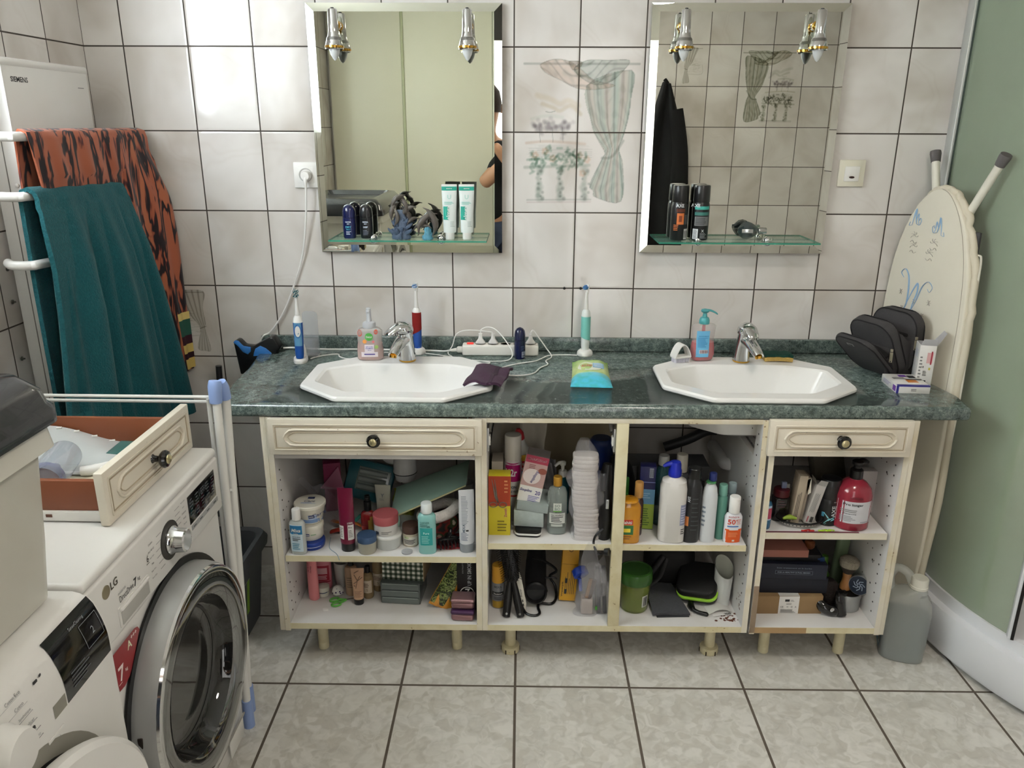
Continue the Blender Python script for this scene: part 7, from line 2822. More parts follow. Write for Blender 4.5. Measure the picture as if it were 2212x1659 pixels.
t = simple_bottle('sunscreen spray with orange wave and red 50 on its label, at the shelf end', (1.851, -.538, ZM), .051, .146, mat('#dfe0e4', .3), WP, .050, .030, 2.6, .55, [('T', 'solaire', -.003, .0865, .0055, mat('#b0727a', .4), {'w': .030}), ('T', '50', -.009, .071, .0165, mat('#c8412a', .4), {'w': .022}), ('T', '+', .005, .076, .005, mat('#c8412a', .4)), ('R', .006, .020, .062, .080, 4, mat('#d08a80', .4)), ('L', -.020, .012, .054, .058, mat('#4a78b8', .4)), ('L', -.0245, .0245, .004, .044, mat('#d4561c', .4)), ('L', .012, .024, .042, .048, mat('#d4561c', .4)), ('L', -.024, -.014, .042, .047, mat('#d4561c', .4)), ('R', -.016, .016, .022, .038, 4, mat('#e08a5c', .4)), ('L', -.004, .003, .008, .0135, Wt)], 4, capr=.0155, sh=.014)
b = MB()
b.tube([(0, 0, .118), (.003, -.004, .143)], [.0145, .012], WP, 20, n=1)
b.obj('spray_head', t)
t = carton('flat_grey_box', 'long dark grey appliance box lying at the back of the right bay', 'box', (1.695, -.27, ZM + .09), (.26, .10, .050), mat('#4a4b4e', .45), 0, {'f': [('T', 'O braun  box', .02, .0, .010, mat('#7c7d80', .4), {'w': .11, 'b': False}), ('L', -.112, -.098, -.025, .025, mat('#777779', .4)), ('L', -.092, -.086, -.025, .025, mat('#6f6f72', .4))]})
b = MB()
b.box((0, 0, -.045), (.24, .09, .088), mat('#18191b', .5), .002)
b.obj('lower_box', t)
t = thing('waste_hose', 'grey flexible waste hose arching behind the drain trap', 'hose', (1.85, -.08, .5))
b = W(t)
for k, P_ in enumerate(([(1.72, -.10, .54), (1.80, -.10, .57), (1.87, -.09, .60), (1.93, -.08, .585), (1.99, -.07, .52), (2.02, -.06, .40)],)):
    b.tube(P_, .017, mat('#2f2f30', .5), 14)
b.obj('hose', t)
t = thing('green_black_case', 'black round-edged case with green side at the back behind the post', 'case', (1.545, -.40, ZM), 0)
b = MB()
b.tube([(0, 0, .02), (.0, 0, .10), (-.01, 0, .17), (-.03, 0, .21)], [.035, .04, .035, .012], BLACK, 20, flat=.6)
b.obj('case_body', t)
b = MB()
b.box((.006, -.024, .085), (.02, .012, .13), mat('#2f6b28', .4), .006)
b.obj('green_side', t)

# --- middle unit, right bay, bottom
t = thing('green_jar', 'translucent green screw-top tub with dark green lid', 'tub', (1.590, -.465, ZB), 0)
R0 = [(0, .040, .040, 2), (.004, .043, .043, 2), (.1, .048, .048, 2), (.106, .0495, .0495, 2)]
b = MB()
b.loft(R0, mat('#7c8a3c', .15, a=.65, coat=.5), 44)
mark(b, [('L', .018, .036, .022, .062, mat('#b9bab6', .5)), ('B', .022, .034, .026, .058, DK)], R0)
b.obj('tub_body', t)
b = MB()
b.lathe([(.0515, .098), (.0525, .100), (.0525, .128), (.050, .134), (.044, .136), (.042, .133), (.0001, .133)], mat('#2f5c1f', .3, a=.93, coat=.3), 44)
b.obj('lid', t)
b = MB()
b.lathe([(.036, .004), (.040, .006), (.043, .085), (.035, .095), (.0001, .098)], mat('#59602a', .6, nz=.3, ns=60), 30)
b.obj('tub_contents', t)
t = thing('grey_cloth', 'folded dark grey felt cloth lying at the front of the bottom bay', 'cloth', (1.700, -.455, ZB), 3)
b = MB()
b.sheet(lambda u, v: (-.062 + .115 * u * (1 - .25 * v), -.062 + .14 * v, .008 + .020 * v + .002 * sin(u * 5)), 12, 12, mat('#4a4c50', .95, nz=.15, ns=120, b=.6, bs=300), .008)
b.sheet(lambda u, v: (-.050 + .10 * u * (1 - .25 * v), -.066 + .14 * v, .001 + .010 * v), 8, 8, mat('#3b3d40', .95), .003)
b.obj('cloth', t)
LIME = mat('#9bd13a', .35, em=.0)
t = thing('lime_edged_case', 'black rounded case with a lime green band, tilted in the bottom bay', 'case', (1.800, -.41, ZB + .052), rot=(24, -6, -22))
b = MB()
b.prism(rr_poly(.125, .125, .028), -.022, -.0045, BLACK, bev=.006)
b.prism(rr_poly(.125, .125, .028), .0045, .034, mat('#0b0b0c', .5), bev=.009, seg=3)
b.obj('case_body', t)
b = MB()
b.prism(rr_poly(.129, .129, .030), -.005, .005, LIME, bev=.0012)
b.obj('lime_band', t)
t = thing('black_pouch', 'black soft bag with strap filling the dark back of the bottom bay', 'bag', (1.72, -.33, ZB))
b = MB()
b.box((0, .02, .075), (.16, .12, .15), mat('#0d0d0e', .7), .04, seg=4)
b.obj('bag_body', t)
b = MB()
b.tube([(-.02, -.045, .12), (-.045, -.075, .07), (-.085, -.085, .045), (-.07, -.065, .075), (-.03, -.05, .13)], .008, mat('#141416', .6), 8, flat=.4)
b.obj('strap', t)
t = thing('white_beaker', 'white slant-cut plastic beaker standing by the bay side', 'beaker', (1.866, -.445, ZB), -12)
b = MB()


def bk(u, v, k):
    a = 2 * pi * u
    zt = .128 + .036 * (-.5 * sin(a) - .8 * cos(a)) * -1
    zt = .132 + .03 * cos(a - 3.6)
    rx, ry = (.0235 + .006 * v) * k, (.019 + .004 * v) * k
    return (rx * sin(a), -ry * cos(a), .001 + zt * v)


b.grid(lambda u, v: bk(u, v, 1), 40, 12, mat('#c9cbc8', .3))
b.grid(lambda u, v: bk(1 - u, v, .94), 40, 12, mat('#b3b5a9', .4))
b.loft([(0, .021, .017, 2), (.003, .0235, .019, 2)], WP, 30)
b.obj('beaker_wall', t)
t = thing('leaflets', 'rolled printed leaflets lying under the beaker', 'leaflet', (1.852, -.480, ZB), 10)
b = MB()
b.sheet(lambda u, v: (-.040 + .075 * u, -.02 + .06 * v, .002 + .014 * abs(sin(u * 3.1)) * (1 - v * .3)), 20, 6, Wt, .0008)
b.sheet(lambda u, v: (-.030 + .075 * u, -.032 + .05 * v, .001 + .003 * sin(u * 4)), 10, 4, Wt, .0006)
for i in range(6):
    b.box((.0 + .005 * i, -.026, .0038), (.0025, .010, .0006), DK)
b.obj('paper', t)
t = thing('makeup_brush', 'small black brush with bent handle lying on the bottom board', 'brush', (1.775, -.498, ZB), rot=(0, 0, -30))
b = MB()
b.tube([(-.026, .034, .010), (-.020, .018, .010), (-.008, .004, .009)], [.0085, .010, .007], BLACK, 12, n=3)
b.tube([(-.008, .004, .009), (.010, .0, .007), (.034, .004, .006), (.040, .005, .006)], [.006, .0065, .007, .003], BLACK, 12, n=3)
b.obj('handle', t)
b = MB()
b.tube([(-.028, .038, .010), (-.030, .050, .012)], [.008, .009], mat('#a9a59c', .9), 12, n=1)
b.obj('bristles', t)

# --- unit nearest the shower, shelf
simple_bottle('blue mouthwash-like bottle with white label at the unit side', (1.943, -.530, ZR), .036, .100, mat('#1f5f82', .15, a=.9, coat=.5), BLACK, .012, .030, 2.4, .5, [('L', -.016, .017, .030, .075, mat('#a9c3d6', .4)), ('L', .004, .016, .034, .068, mat('#a8435a', .4)), ('L', -.014, .002, .04, .062, mat('#3a78a8', .4))], sh=.012)
t = simple_bottle('squat dark bottle with dark red cap, behind the tray', (2.003, -.475, ZR), .052, .100, mat('#141012', .2, coat=.5), mat('#4a0f18', .35), .022, .04, 3., .8, [('R', -.014, .014, .045, .07, 3, mat('#4a3438', .5))], capr=.023, sh=.006)
b = MB()
b.box((.006, .004, .108), (.014, .010, .022), mat('#7f8aa8', .4), .001)
b.box((.018, .006, .104), (.010, .008, .016), mat('#8f8f8c', .4), .001)
b.obj('tissue_tag', t)
t = thing('pen_box', 'slim beige carton leaning, with small printed lines down its edge', 'box', (2.038, -.488, ZR + .004), rot=(0, 5, 0))
b = MB()
b.box((0, 0, .076), (.024, .045, .152), mat('#b3a693', .5), .0008)
for i in range(3):
    b.box((-.006 + i * .004, -.0229, .05 + .004 * i), (.0012, .0005, .085), DK)
b.obj('carton', t)
b = MB()
b.box((.016, .0, .08), (.012, .04, .135), mat('#8e8273', .5), .0008)
b.add([(.012, -.02, .14), (.022, -.02, .146), (.030, -.018, .10), (.018, -.02, .09)], [(0, 1, 2, 3), (3, 2, 1, 0)], CRM)
b.obj('second_face', t)
t = thing('medicine_box', 'slim white carton with open top flap leaning beside the beige one', 'box', (2.078, -.490, ZR + .004), rot=(0, 12, 0))
b = MB()
b.box((0, 0, .062), (.028, .040, .124), mat('#bdb9b4', .5), .0008)
for i in range(6):
    b.box((-.008 + i * .0026, -.0204, .066 + (i % 2) * .003), (.0007, .0005, .060), GREYT)
for i in range(7):
    b.box((.002 + i * .0013, -.0204, .014), (.0007, .0005, .018), BLACK)
b.box((-.006, -.0204, .014), (.003, .0005, .018), mat('#b0505a', .5))
b.obj('carton', t)
b = MB()
b.add([(-.014, -.02, .124), (.014, -.02, .124), (.012, -.026, .142), (-.010, -.026, .142)], [(0, 1, 2, 3), (3, 2, 1, 0)], Wt)
b.add([(-.014, -.02, .124), (-.014, .018, .124), (-.022, .016, .140), (-.022, -.016, .140)], [(0, 1, 2, 3), (3, 2, 1, 0)], CRM)
b.obj('open_flap', t)
t = spray('wide black deodorant can with AXE lettering turned upright and a turquoise star', (2.138, -.490, ZR), .062, .143, BK2, BK2, .060, [('T', 'AXE', .006, .048, .0125, mat('#c3c7ca', .4), {'up': 1, 'w': .036}), ('L', -.024, -.018, .030, .044, mat('#3d7f9a', .4)), ('R', .004, .018, .074, .080, 1, GREYT), ('R', .002, .024, .060, .068, 2, mat('#4b4d50', .4))])
b = MB()
S = surf([(0, .031, .031, 2), (.2, .031, .031, 2)], .001)
for pts in ([(-.016, .006), (.010, .024)], [(-.018, .008), (-.004, .026)], [(-.020, .044), (-.008, .028)], [(.010, .030), (-.008, .020)]):
    b.tube([S(x, z) for x, z in pts], [.0004, .0022], mat('#7fc3cc', .4), 6, n=1)
b.obj('star_print', t)
t = thing('shampoo_pump_bottle', 'big round dark red bottle with white label and black pump, at the unit end', 'bottle', (2.2, -.505, ZR), 0)
R0 = [(0, .045, .043, 2.2), (.005, .051, .047, 2.2), (.105, .0515, .0475, 2.2), (.125, .046, .043, 2.1), (.142, .030, .029, 2), (.149, .017, .017, 2), (.152, .016, .016, 2)]
b = MB()
b.loft(R0, mat('#8a2434', .2, coat=.5, nz=.05), 48)
mark(b, [('L', -.049, .049, .026, .094, mat('#c9c8cc', .35)), ('T', 'LOREAL', -.008, .106, .006, mat('#5a141f', .4), {'w': .036}), ('L', -.028, .010, .0985, .0995, mat('#5a141f', .4)), ('T', 'Pro longer', -.014, .084, .0095, DK, {'w': .052, 'b': True}), ('R', -.044, .0, .060, .070, 2, GREYT), ('T', 'Shampooing', -.022, .056, .004, DK, {'w': .034}), ('R', -.044, -.004, .032, .050, 4, mat('#8b8b90', .4)), ('R', .01, .04, .028, .033, 1, mat('#8b8b90', .4))], R0)
b.obj('bottle_body', t)
b = MB()
b.lathe([(.0175, .151), (.0185, .153), (.0180, .176), (.014, .180), (.010, .182), (.010, .190), (.0155, .194), (.016, .202), (.012, .205)], BLACK, 28)
b.tube([(0, 0, .197), (.018, .008, .199), (.034, .014, .193)], [.010, .009, .006], BLACK, 12)
b.obj('pump', t)
carton('white_carton', 'white folded carton standing behind the dark red bottle', 'box', (2.262, -.415, ZR), (.075, .03, .137), mat('#c3bcb8', .5), 0)
t = thing('grey_carton', 'grey printed carton leaning in the back corner of the shelf', 'box', (2.235, -.25, ZR), rot=(0, -14, 8))
b = MB()
b.box((0, 0, .085), (.10, .04, .17), mat('#5d574b', .6, nz=.3, ns=30), .001)
b.box((-.03, -.024, .06), (.012, .004, .14), mat('#8a8478', .6), .001, M=RM(0, -30, 0))
b.obj('carton', t)
# oval tray with odds and ends
t = thing('oval_tray', 'black-rimmed oval basket holding cartons and small things at the shelf front', 'basket', (2.055, -.500, ZR), 0)
b = MB()
P_ = [(.067 * cos(i / 20 * 6.283), .045 * sin(i / 20 * 6.283), .018) for i in range(20)]
b.tube(P_, .0032, BLACK, 8, n=2, closed=True)
b.obj('rim', t)
b = MB()
b.loft([(.0005, .050, .030, 2), (.003, .054, .034, 2), (.016, .064, .042, 2)], mat('#c9c6c0', .5), 36, cap1=False)
for k in range(16):
    a = -1.4 + k * .18
    b.lathe([(.0001, 0), (.0018, 0), (.0001, .0006)], BLACK, 6, M=Matrix.Translation((.0595 * sin(a), -.0385 * cos(a), .009)) @ Matrix.Rotation(a, 4, 'Z') @ Matrix.Rotation(radians(90), 4, 'X'))
b.obj('basket_wall', t)
b = MB()
b.tube([(0, 0, 0), (.02, .004, .003), (.04, 0, 0)], [.003, .008, .003], mat('#8fa83c', .5), 10)
tag(b.obj('green_capsule', None, (2.0, -.52, ZR + .024)), 'yellow-green plastic piece lying on the rim of the oval basket', 'piece')
for x, y, c, lb, n_ in ((2.066, -.553, '#b32d2a', 'red interdental brushes before the oval basket', 3), (2.115, -.552, '#a9cc3c', 'yellow-green interdental brushes near the dark red bottle', 4)):
    for k in range(n_):
        t = thing('interdental_brush', ('first', 'second', 'third', 'last')[k if n_ == 4 or k < 2 else 3] + ' from the left of the ' + lb, 'interdental brush', (x - .012 + k * .010, y + (k % 2) * .004, ZR), (-8, 12, 0, -16)[k] + 4, 'red interdental brushes' if c == '#b32d2a' else 'yellow-green interdental brushes')
        b = MB()
        b.box((0, 0, .0028), (.018, .0052, .0048), mat(c, .3, a=.9), .0018)
        b.obj('handle', t)
        b = MB()
        b.tube([(.008, 0, .0028), (.021, 0, .0028)], [.001, .0006], mat('#c9ccc9', .4), 6, n=1)
        b.obj('wire', t)

# --- unit nearest the shower, bottom
KR = mat('#8e7350', .75, nz=.08, ns=25)
carton('kraft_box', 'brown cardboard box with a white paper band, at the bottom front', 'box', (2.060, -.435, ZB), (.205, .115, .062), KR, 1.5, {'f': [('L', -.032, .030, -.0305, .0305, Wt), ('L', -.014, .0, .012, .020, DK), ('R', .003, .016, .012, .019, 2, GREYT), ('T', 'CE', -.022, -.006, .0055, DK, {'b': False}), ('R', -.008, -.002, -.008, -.004, 1, GREYT), ('T', 'O', .008, -.006, .0055, GREYT), ('T', 'A', .020, -.006, .0055, DK, {'b': False}), ('R', -.026, .026, -.027, -.014, 4, GREYT), ('R', -.010, .010, .002, .008, 2, GREYT)], 't': [('L', -.032, .030, -.057, .057, Wt), ('R', -.018, .016, -.02, .0, 4, GREYT), ('L', -.004, .004, -.036, -.030, DK)]})
NV = mat('#171b2b', .5, nz=.1)
carton('navy_box', 'plain dark navy box resting on the brown cardboard box', 'box', (2.075, -.415, ZB + .0625), (.205, .12, .052), mat('#121521', .6), 0)
carton('navy_box', 'dark navy box with white framed lettering, upper of the two navy boxes', 'box', (2.062, -.420, ZB + .1155), (.215, .12, .050), NV, -2, {'f': [('T', 'Soin traitement et la barbe', .008, .012, .004, mat('#7f8794', .5), {'w': .105, 'b': False}), ('T', 'FOR A HEALTHY & FULL BEARD', .008, -.003, .0042, mat('#8d95a2', .5), {'w': .098}), ('L', -.048, .064, .0025, .0031, mat('#7f8794', .5)), ('L', -.048, .064, -.0091, -.0085, mat('#7f8794', .5)), ('L', -.048, -.0474, -.009, .003, mat('#7f8794', .5)), ('L', .0634, .064, -.009, .003, mat('#7f8794', .5))]})
carton('pink_box', 'flat dusty pink box on top of the navy boxes', 'box', (2.030, -.425, ZB + .1895), (.150, .11, .024), mat('#9a6254', .6), 0)
carton('black_box', 'thin black box between the pink box and the lettered navy box', 'box', (2.055, -.405, ZB + .166), (.19, .115, .023), mat('#0a0b10', .5), -1)
t = thing('blue_pouch', 'small blue fabric loop hanging over the navy boxes', 'pouch', (2.158, -.455, ZB + .146), rot=(12, -12, 0))
b = MB()
b.box((0, .0, .012), (.022, .006, .048), mat('#16325a', .6), .002)
b.obj('fabric', t)
t = thing('wooden_comb_handle', 'dark orange wooden knob beside the pink box', 'knob', (2.128, -.42, ZB + .19))
b = MB()
b.loft([(0, .012, .012, 2), (.005, .016, .015, 2), (.02, .016, .015, 2), (.025, .010, .010, 2)], mat('#6b3a1c', .4), 20)
t.name = 'wooden_knob'
b.obj('knob', t)
t = thing('beard_trimmer', 'glossy black beard trimmer with comb head lying at the front', 'trimmer', (2.195, -.492, ZB), rot=(0, 0, 12))
b = MB()
b.tube([(-.038, .03, .042), (-.026, .01, .026), (-.004, -.004, .018), (.010, -.008, .018)], [.014, .020, .019, .014], BLACKG, 18)
b.obj('trimmer_body', t)
b = MB()
b.tube([(.020, .004, .074), (.018, -.004, .050), (.024, -.014, .004)], [.012, .017, .0165], BLACKG, 16, flat=.8)
b.box((.022, -.002, .072), (.030, .014, .018), BLACK, .003)
for i in range(8):
    b.box((.011 + i * .0032, -.010, .080), (.0012, .010, .006), BLACK)
b.obj('comb_head', t)
b = MB()
b.lathe([(.0001, 0), (.006, 0), (.007, .002), (.0001, .004)], CHROME, 16, M=RM(90, 0, 0, (-.014, -.018, .03)))
b.obj('chrome_button', t)
t = thing('balm_tin', 'open round aluminium tin holding dark wax', 'tin', (2.255, -.445, ZB), 0)
ALM = mat('#a9abab', .3, .85)
b = MB()
b.lathe([(.038, 0), (.040, .002), (.040, .040), (.0415, .041), (.0415, .052), (.040, .056), (.037, .056), (.037, .044), (.0001, .044)], ALM, 40)
b.obj('tin_body', t)
b = MB()
b.lathe([(.0365, .050), (.0001, .051)], mat('#14110f', .4), 30, cap0=False)
b.obj('wax', t)
t = thing('tin_lid', 'round tin lid with dark blue ornament leaning on the open tin', 'lid', (2.284, -.455, ZB + .082), rot=(0, 0, 0))
b = MB(RM(78, 0, -38))
b.lathe([(.0001, -.008), (.031, -.008), (.032, -.006), (.032, .005), (.030, .008), (.029, .008)], ALM, 36, cap0=False, cap1=False)
b.lathe([(.0295, .0075), (.0001, .0075)], mat('#1c2636', .4), 30, cap0=False)
for k in range(7):
    a = k * .9
    b.tube([(.018 * cos(a), .018 * sin(a), .0082), (.010 * cos(a + .7), .010 * sin(a + .7), .0082), (.004 * cos(a), .004 * sin(a), .0082)], .0014, mat('#8d97a6', .4), 5)
b.obj('lid_body', t)
t = thing('shaving_brush', 'shaving brush with pale bristles and amber handle standing in the tin', 'shaving brush', (2.250, -.432, ZB + .051), rot=(-4, 4, 0))
b = MB()
b.lathe([(.013, 0), (.0165, .004), (.0165, .016), (.013, .030), (.0125, .044), (.014, .052), (.0135, .058)], mat('#9a6b3e', .15, coat=.6, nz=.15), 28)
b.obj('handle', t)
b = MB()
b.loft([(.056, .013, .013, 2), (.066, .018, .018, 2), (.080, .027, .027, 2)], mat('#3c332c', .9, nz=.4, ns=120), 30, cap1=False)
b.loft([(.079, .0265, .0265, 2), (.090, .0305, .0305, 2), (.102, .029, .029, 2), (.110, .020, .020, 2), (.113, .005, .005, 2)], mat('#8f8676', .95, nz=.35, ns=160, b=1., bs=220), 32, cap0=False)
b.obj('bristles', t)
t = thing('green_tube', 'pale green long bottle leaning at the dark back of the unit', 'bottle', (2.262, -.33, ZB), rot=(0, 3, 0))
b = MB()
b.loft([(0, .018, .014, 2.4), (.004, .021, .016, 2.4), (.24, .021, .016, 2.4), (.25, .012, .01, 2)], mat('#7d9070', .3, coat=.2), 28)
b.obj('bottle_body', t)
t = thing('green_pot', 'bright green plastic piece behind the trimmer', 'pot', (2.185, -.36, ZB), rot=(0, 10, 0))
b = MB()
b.lathe([(.018, 0), (.028, .02), (.030, .07), (.018, .085), (.010, .13)], mat('#4f7d28', .4), 24)
b.obj('pot_body', t)
t = thing('dark_brush', 'dark brown hair brush lying behind the beard trimmer', 'brush', (2.195, -.435, ZB), 0)
b = MB()
b.loft([(0, .030, .022, 2.2), (.03, .035, .026, 2.2), (.075, .030, .022, 2.2), (.088, .018, .014, 2)], mat('#1a0f0c', .8, b=1., bs=200), 28)
b.obj('bristles', t)

# ------------------------------------------------------------------ ironing board between vanity and shower
COV = mat('#dcd6c6', .8, nz=.04, b=.15, bs=40)
t = thing('ironing_board', 'folded ironing board with cream patterned cover, standing between worktop and shower', 'ironing board', (2.458, -.20, 0), rot=(0, 0, -77.1))
HW = [(.02, .10), (.06, .14), (.15, .165), (.35, .178), (.95, .178), (1.10, .172), (1.20, .158), (1.28, .132), (1.34, .10), (1.38, .066), (1.402, .035), (1.410, .006)]
HWs = [(p.x, p.y) for p in smooth_path([(a, c, 0) for a, c in HW], 4)]
outl = [(w, z) for z, w in HWs] + [(-w, z) for z, w in HWs[::-1]]
b = MB()
b.prism(outl, .0, .018, COV, M=RM(90, 0, 0, (0, .018, 0)), bev=.006, seg=3)
b.obj('cover', t, ang=60)
b = MB()
r = random.Random(8)
P_ = [(w * 1.015, .020 + r.gauss(0, .002), z) for z, w in HWs]
P_ = [(x + r.gauss(0, .0025), y, z) for x, y, z in P_] + [(-x + r.gauss(0, .0025), y, z) for x, y, z in P_[::-1]]
b.tube(P_, .011, mat('#cfc7b4', .85, b=.3, bs=90), 10, n=2)
b.obj('cover_edge', t)
b = MB()
b.tube([(w * .90, -.0008, z) for z, w in HWs if z > .8], .0008, mat('#a89f90', .7), 5, n=1)
b.obj('seam', t)
BLP, GRY = mat('#93b3d2', .8), mat('#a39d96', .8)
f = lambda x, z: (x, -.0012, z)


def swirl(b, cx, cz, s, m, pts, r):
    b.tube([f(cx + s * x, cz + s * z) for x, z in pts], r, m, 6, n=5, flat=.25)


b = MB()
for sx, cx, cz in ((1, -.082, 1.315), (-1, .018, 1.300)):
    for pts, r_ in (([(-.5, -.7), (-.35, .2), (-.1, .9), (-.05, .1), (.1, -.5)], [.001, .0036, .0015]), ([(-.05, -.2), (.3, .5), (.35, -.1), (.5, -.6)], [.001, .0025, .001]), ([(.1, -.5), (.6, -.6), (.8, -.1), (.6, .1), (.5, -.15)], .0014), ([(-.5, -.7), (-.9, -.8), (-.8, -.4)], .0012)):
        swirl(b, cx, cz, .030, BLP, [(sx * x, z) for x, z in pts], r_)
for pts, r_ in (([(-1.1, .75), (-1.35, 1.0), (-1.05, 1.25), (-.7, .9), (-.55, .2), (-.55, -.6), (-.75, -1.1)], [.0012, .003, .0045, .003]), ([(-.55, -.6), (-.2, .2), (.1, .6), (.15, .1), (-.05, -.5), (-.2, -1.1)], [.0015, .004, .0015]),
                ([(-.2, -1.1), (.2, -.3), (.5, .5), (.9, .85), (1.25, .6), (1.1, .3), (.9, .45)], [.001, .0035, .0012, .001]), ([(-.9, -1.0), (-.6, -1.35), (-.3, -1.2)], .002), ([(.0, -.9), (.3, -1.2), (.5, -1.0)], .0015)):
    swirl(b, -.035, 1.09, .055, BLP, pts, r_)
b.obj('blue_print', t)
b = MB()
for cx, cz, s_ in ((-.075, 1.235, 1), (-.002, 1.222, -1), (-.078, 1.265, 1), (.01, 1.255, -1)):
    for k in range(5):
        a = k * .8
        swirl(b, cx, cz, .014, GRY, [(0, 0), (s_ * cos(a) * .8, sin(a) * .8 - .3), (s_ * cos(a + .3) * 1.2, sin(a + .3) * 1.1 - .3)], .0008)
    swirl(b, cx, cz, .016, GRY, [(-.9 * s_, -1.4), (-.4 * s_, -1.0), (.2 * s_, -1.5), (.9 * s_, -1.2)], .0009)
for cx, cz in ((-.10, 1.085), (-.035, 1.065), (.03, 1.075), (-.085, 1.035), (.01, 1.03)):
    for k in range(6):
        a = k * 1.047
        swirl(b, cx, cz, .009, GRY, [(.1 * cos(a), .1 * sin(a)), (cos(a), sin(a))], .0011)
b.obj('grey_print', t)
IM = t.matrix_basis.inverted()
for P0, P1 in (((2.497, -.13, 1.30), (2.500, -.05, 1.50)), ((2.500, -.26, 1.30), (2.530, -.365, 1.502))):
    p0, p1 = Vector(P0), Vector(P1)
    b = MB(IM)
    b.tube([p0, p1], .0115, mat('#dedacd', .35), 16, n=1)
    b.obj('leg', t)
    d = (p1 - p0).normalized()
    b = MB(IM)
    b.tube([p1 - d * .022, p1 + d * .004, p1 + d * .012], [.0135, .0165, .0155], mat('#5c5858', .7), 16, n=1)
    b.obj('rubber_cap', t)
b = MB()
b.box((.085, .035, .62), (.018, .012, 1.10), mat('#56585a', .4, .5), .003)
b.box((-.085, .035, .62), (.018, .012, 1.10), mat('#56585a', .4, .5), .003)
b.box((.0, .030, .70), (.30, .008, 1.2), mat('#3c3c3d', .6), .002)
b.obj('frame', t)
b = MB()
b.tube([(.12, .024, 1.235), (.160, .026, 1.238), (.172, .026, 1.225), (.176, .026, 1.15), (.190, .026, .80), (.18, .026, .40)], .003, mat('#d6d2c4', .4), 8)
b.obj('wire_rest', t)

# ------------------------------------------------------------------ toiletry bag
BAGM = mat('#3f3d3e', .85, nz=.12, ns=200, b=.5, bs=500)
BAGD = mat('#1b1a1b', .9)
t = thing('toiletry_bag', 'dark grey toiletry bag with open zipped compartments, leaning on the ironing board', 'bag', (2.372, -.215, CT + .002), rot=(0, 0, -66))


def panel(w, h, th, r_):
    return rr_poly(w, h, r_, 7, 0, h / 2)


for k, (ang, w, h, th, y, nm) in enumerate(((47, .150, .175, .018, -.036, 'front_flap'), (26, .160, .185, .034, -.008, 'middle_compartment'), (4, .165, .190, .036, .034, 'back_compartment'))):
    b = MB(RM(ang, 0, 0, (0, y, .003)))
    b.prism(panel(w, h, th, .04), -th / 2, th / 2, BAGM, M=RM(90, 0, 0), bev=.007, seg=3)
    b.obj(nm, t, ang=50)
    b = MB(RM(ang, 0, 0, (0, y, .003)))
    b.tube([(x, -th / 2 + .002, z) for x, z in panel(w, h, th, .05)], .0022, BAGD, 6, n=1, closed=True)
    b.tube([(x, th / 2 - .002, z) for x, z in panel(w, h, th, .05)], .0022, BAGD, 6, n=1, closed=True)
    b.obj('piping', t)
b = MB(RM(47, 0, 0, (0, -.036, .003)))
b.box((-.012, -.009, .145), (.026, .002, .012), mat('#8b8987', .3, .6), .001)
b.box((-.012, -.0105, .145), (.018, .001, .007), mat('#3a3937', .4, .4), .0004)
b.obj('metal_badge', t)
b = MB(RM(10, 0, 0, (0, -.020, .003)))
b.grid(lambda u, v: (-.066 + .132 * u, -.070 * (v - .2) * (1 if v < .99 else 1), .03 + .085 * (1 - .3 * v) * (1 - .25 * abs(2 * u - 1) ** 3)), 10, 6, BAGD)
b.grid(lambda u, v: (.070 - .012 * v, -.055 + .06 * u, .012 + .10 * v * (.35 + .65 * u)), 8, 8, BAGM)
b.obj('gusset', t)
b = MB()
b.prism([(.052, 0), (.058, .150), (.030, .135), (.005, .105), (-.030, .135), (-.062, .125), (-.075, .085), (-.035, 0)], -.066, .070, BAGM, M=Matrix(((0, 0, 1, 0), (1, 0, 0, 0), (0, 1, 0, 0), (0, 0, 0, 1))), bev=.006)
b.box((0, .020, .125), (.12, .028, .02), BAGD, .008)
b.obj('bag_core', t)
PUL = mat('#a19a86', .3, .8)
for x, y, z in ((.078, -.075, .085), (.084, .012, .115)):
    b = MB(Matrix.Translation((x, y, z)) @ RM(8, 0, 35))
    b.box((0, -.003, .008), (.008, .004, .010), PUL, .0015)
    b.box((0, -.004, -.014), (.009, .0022, .032), PUL, .001)
    b.lathe([(.0001, 0), (.0018, 0), (.0001, .0004)], BAGD, 8, M=RM(90, 0, 0, (0, -.0053, -.026)))
    b.obj('zip_pull', t)

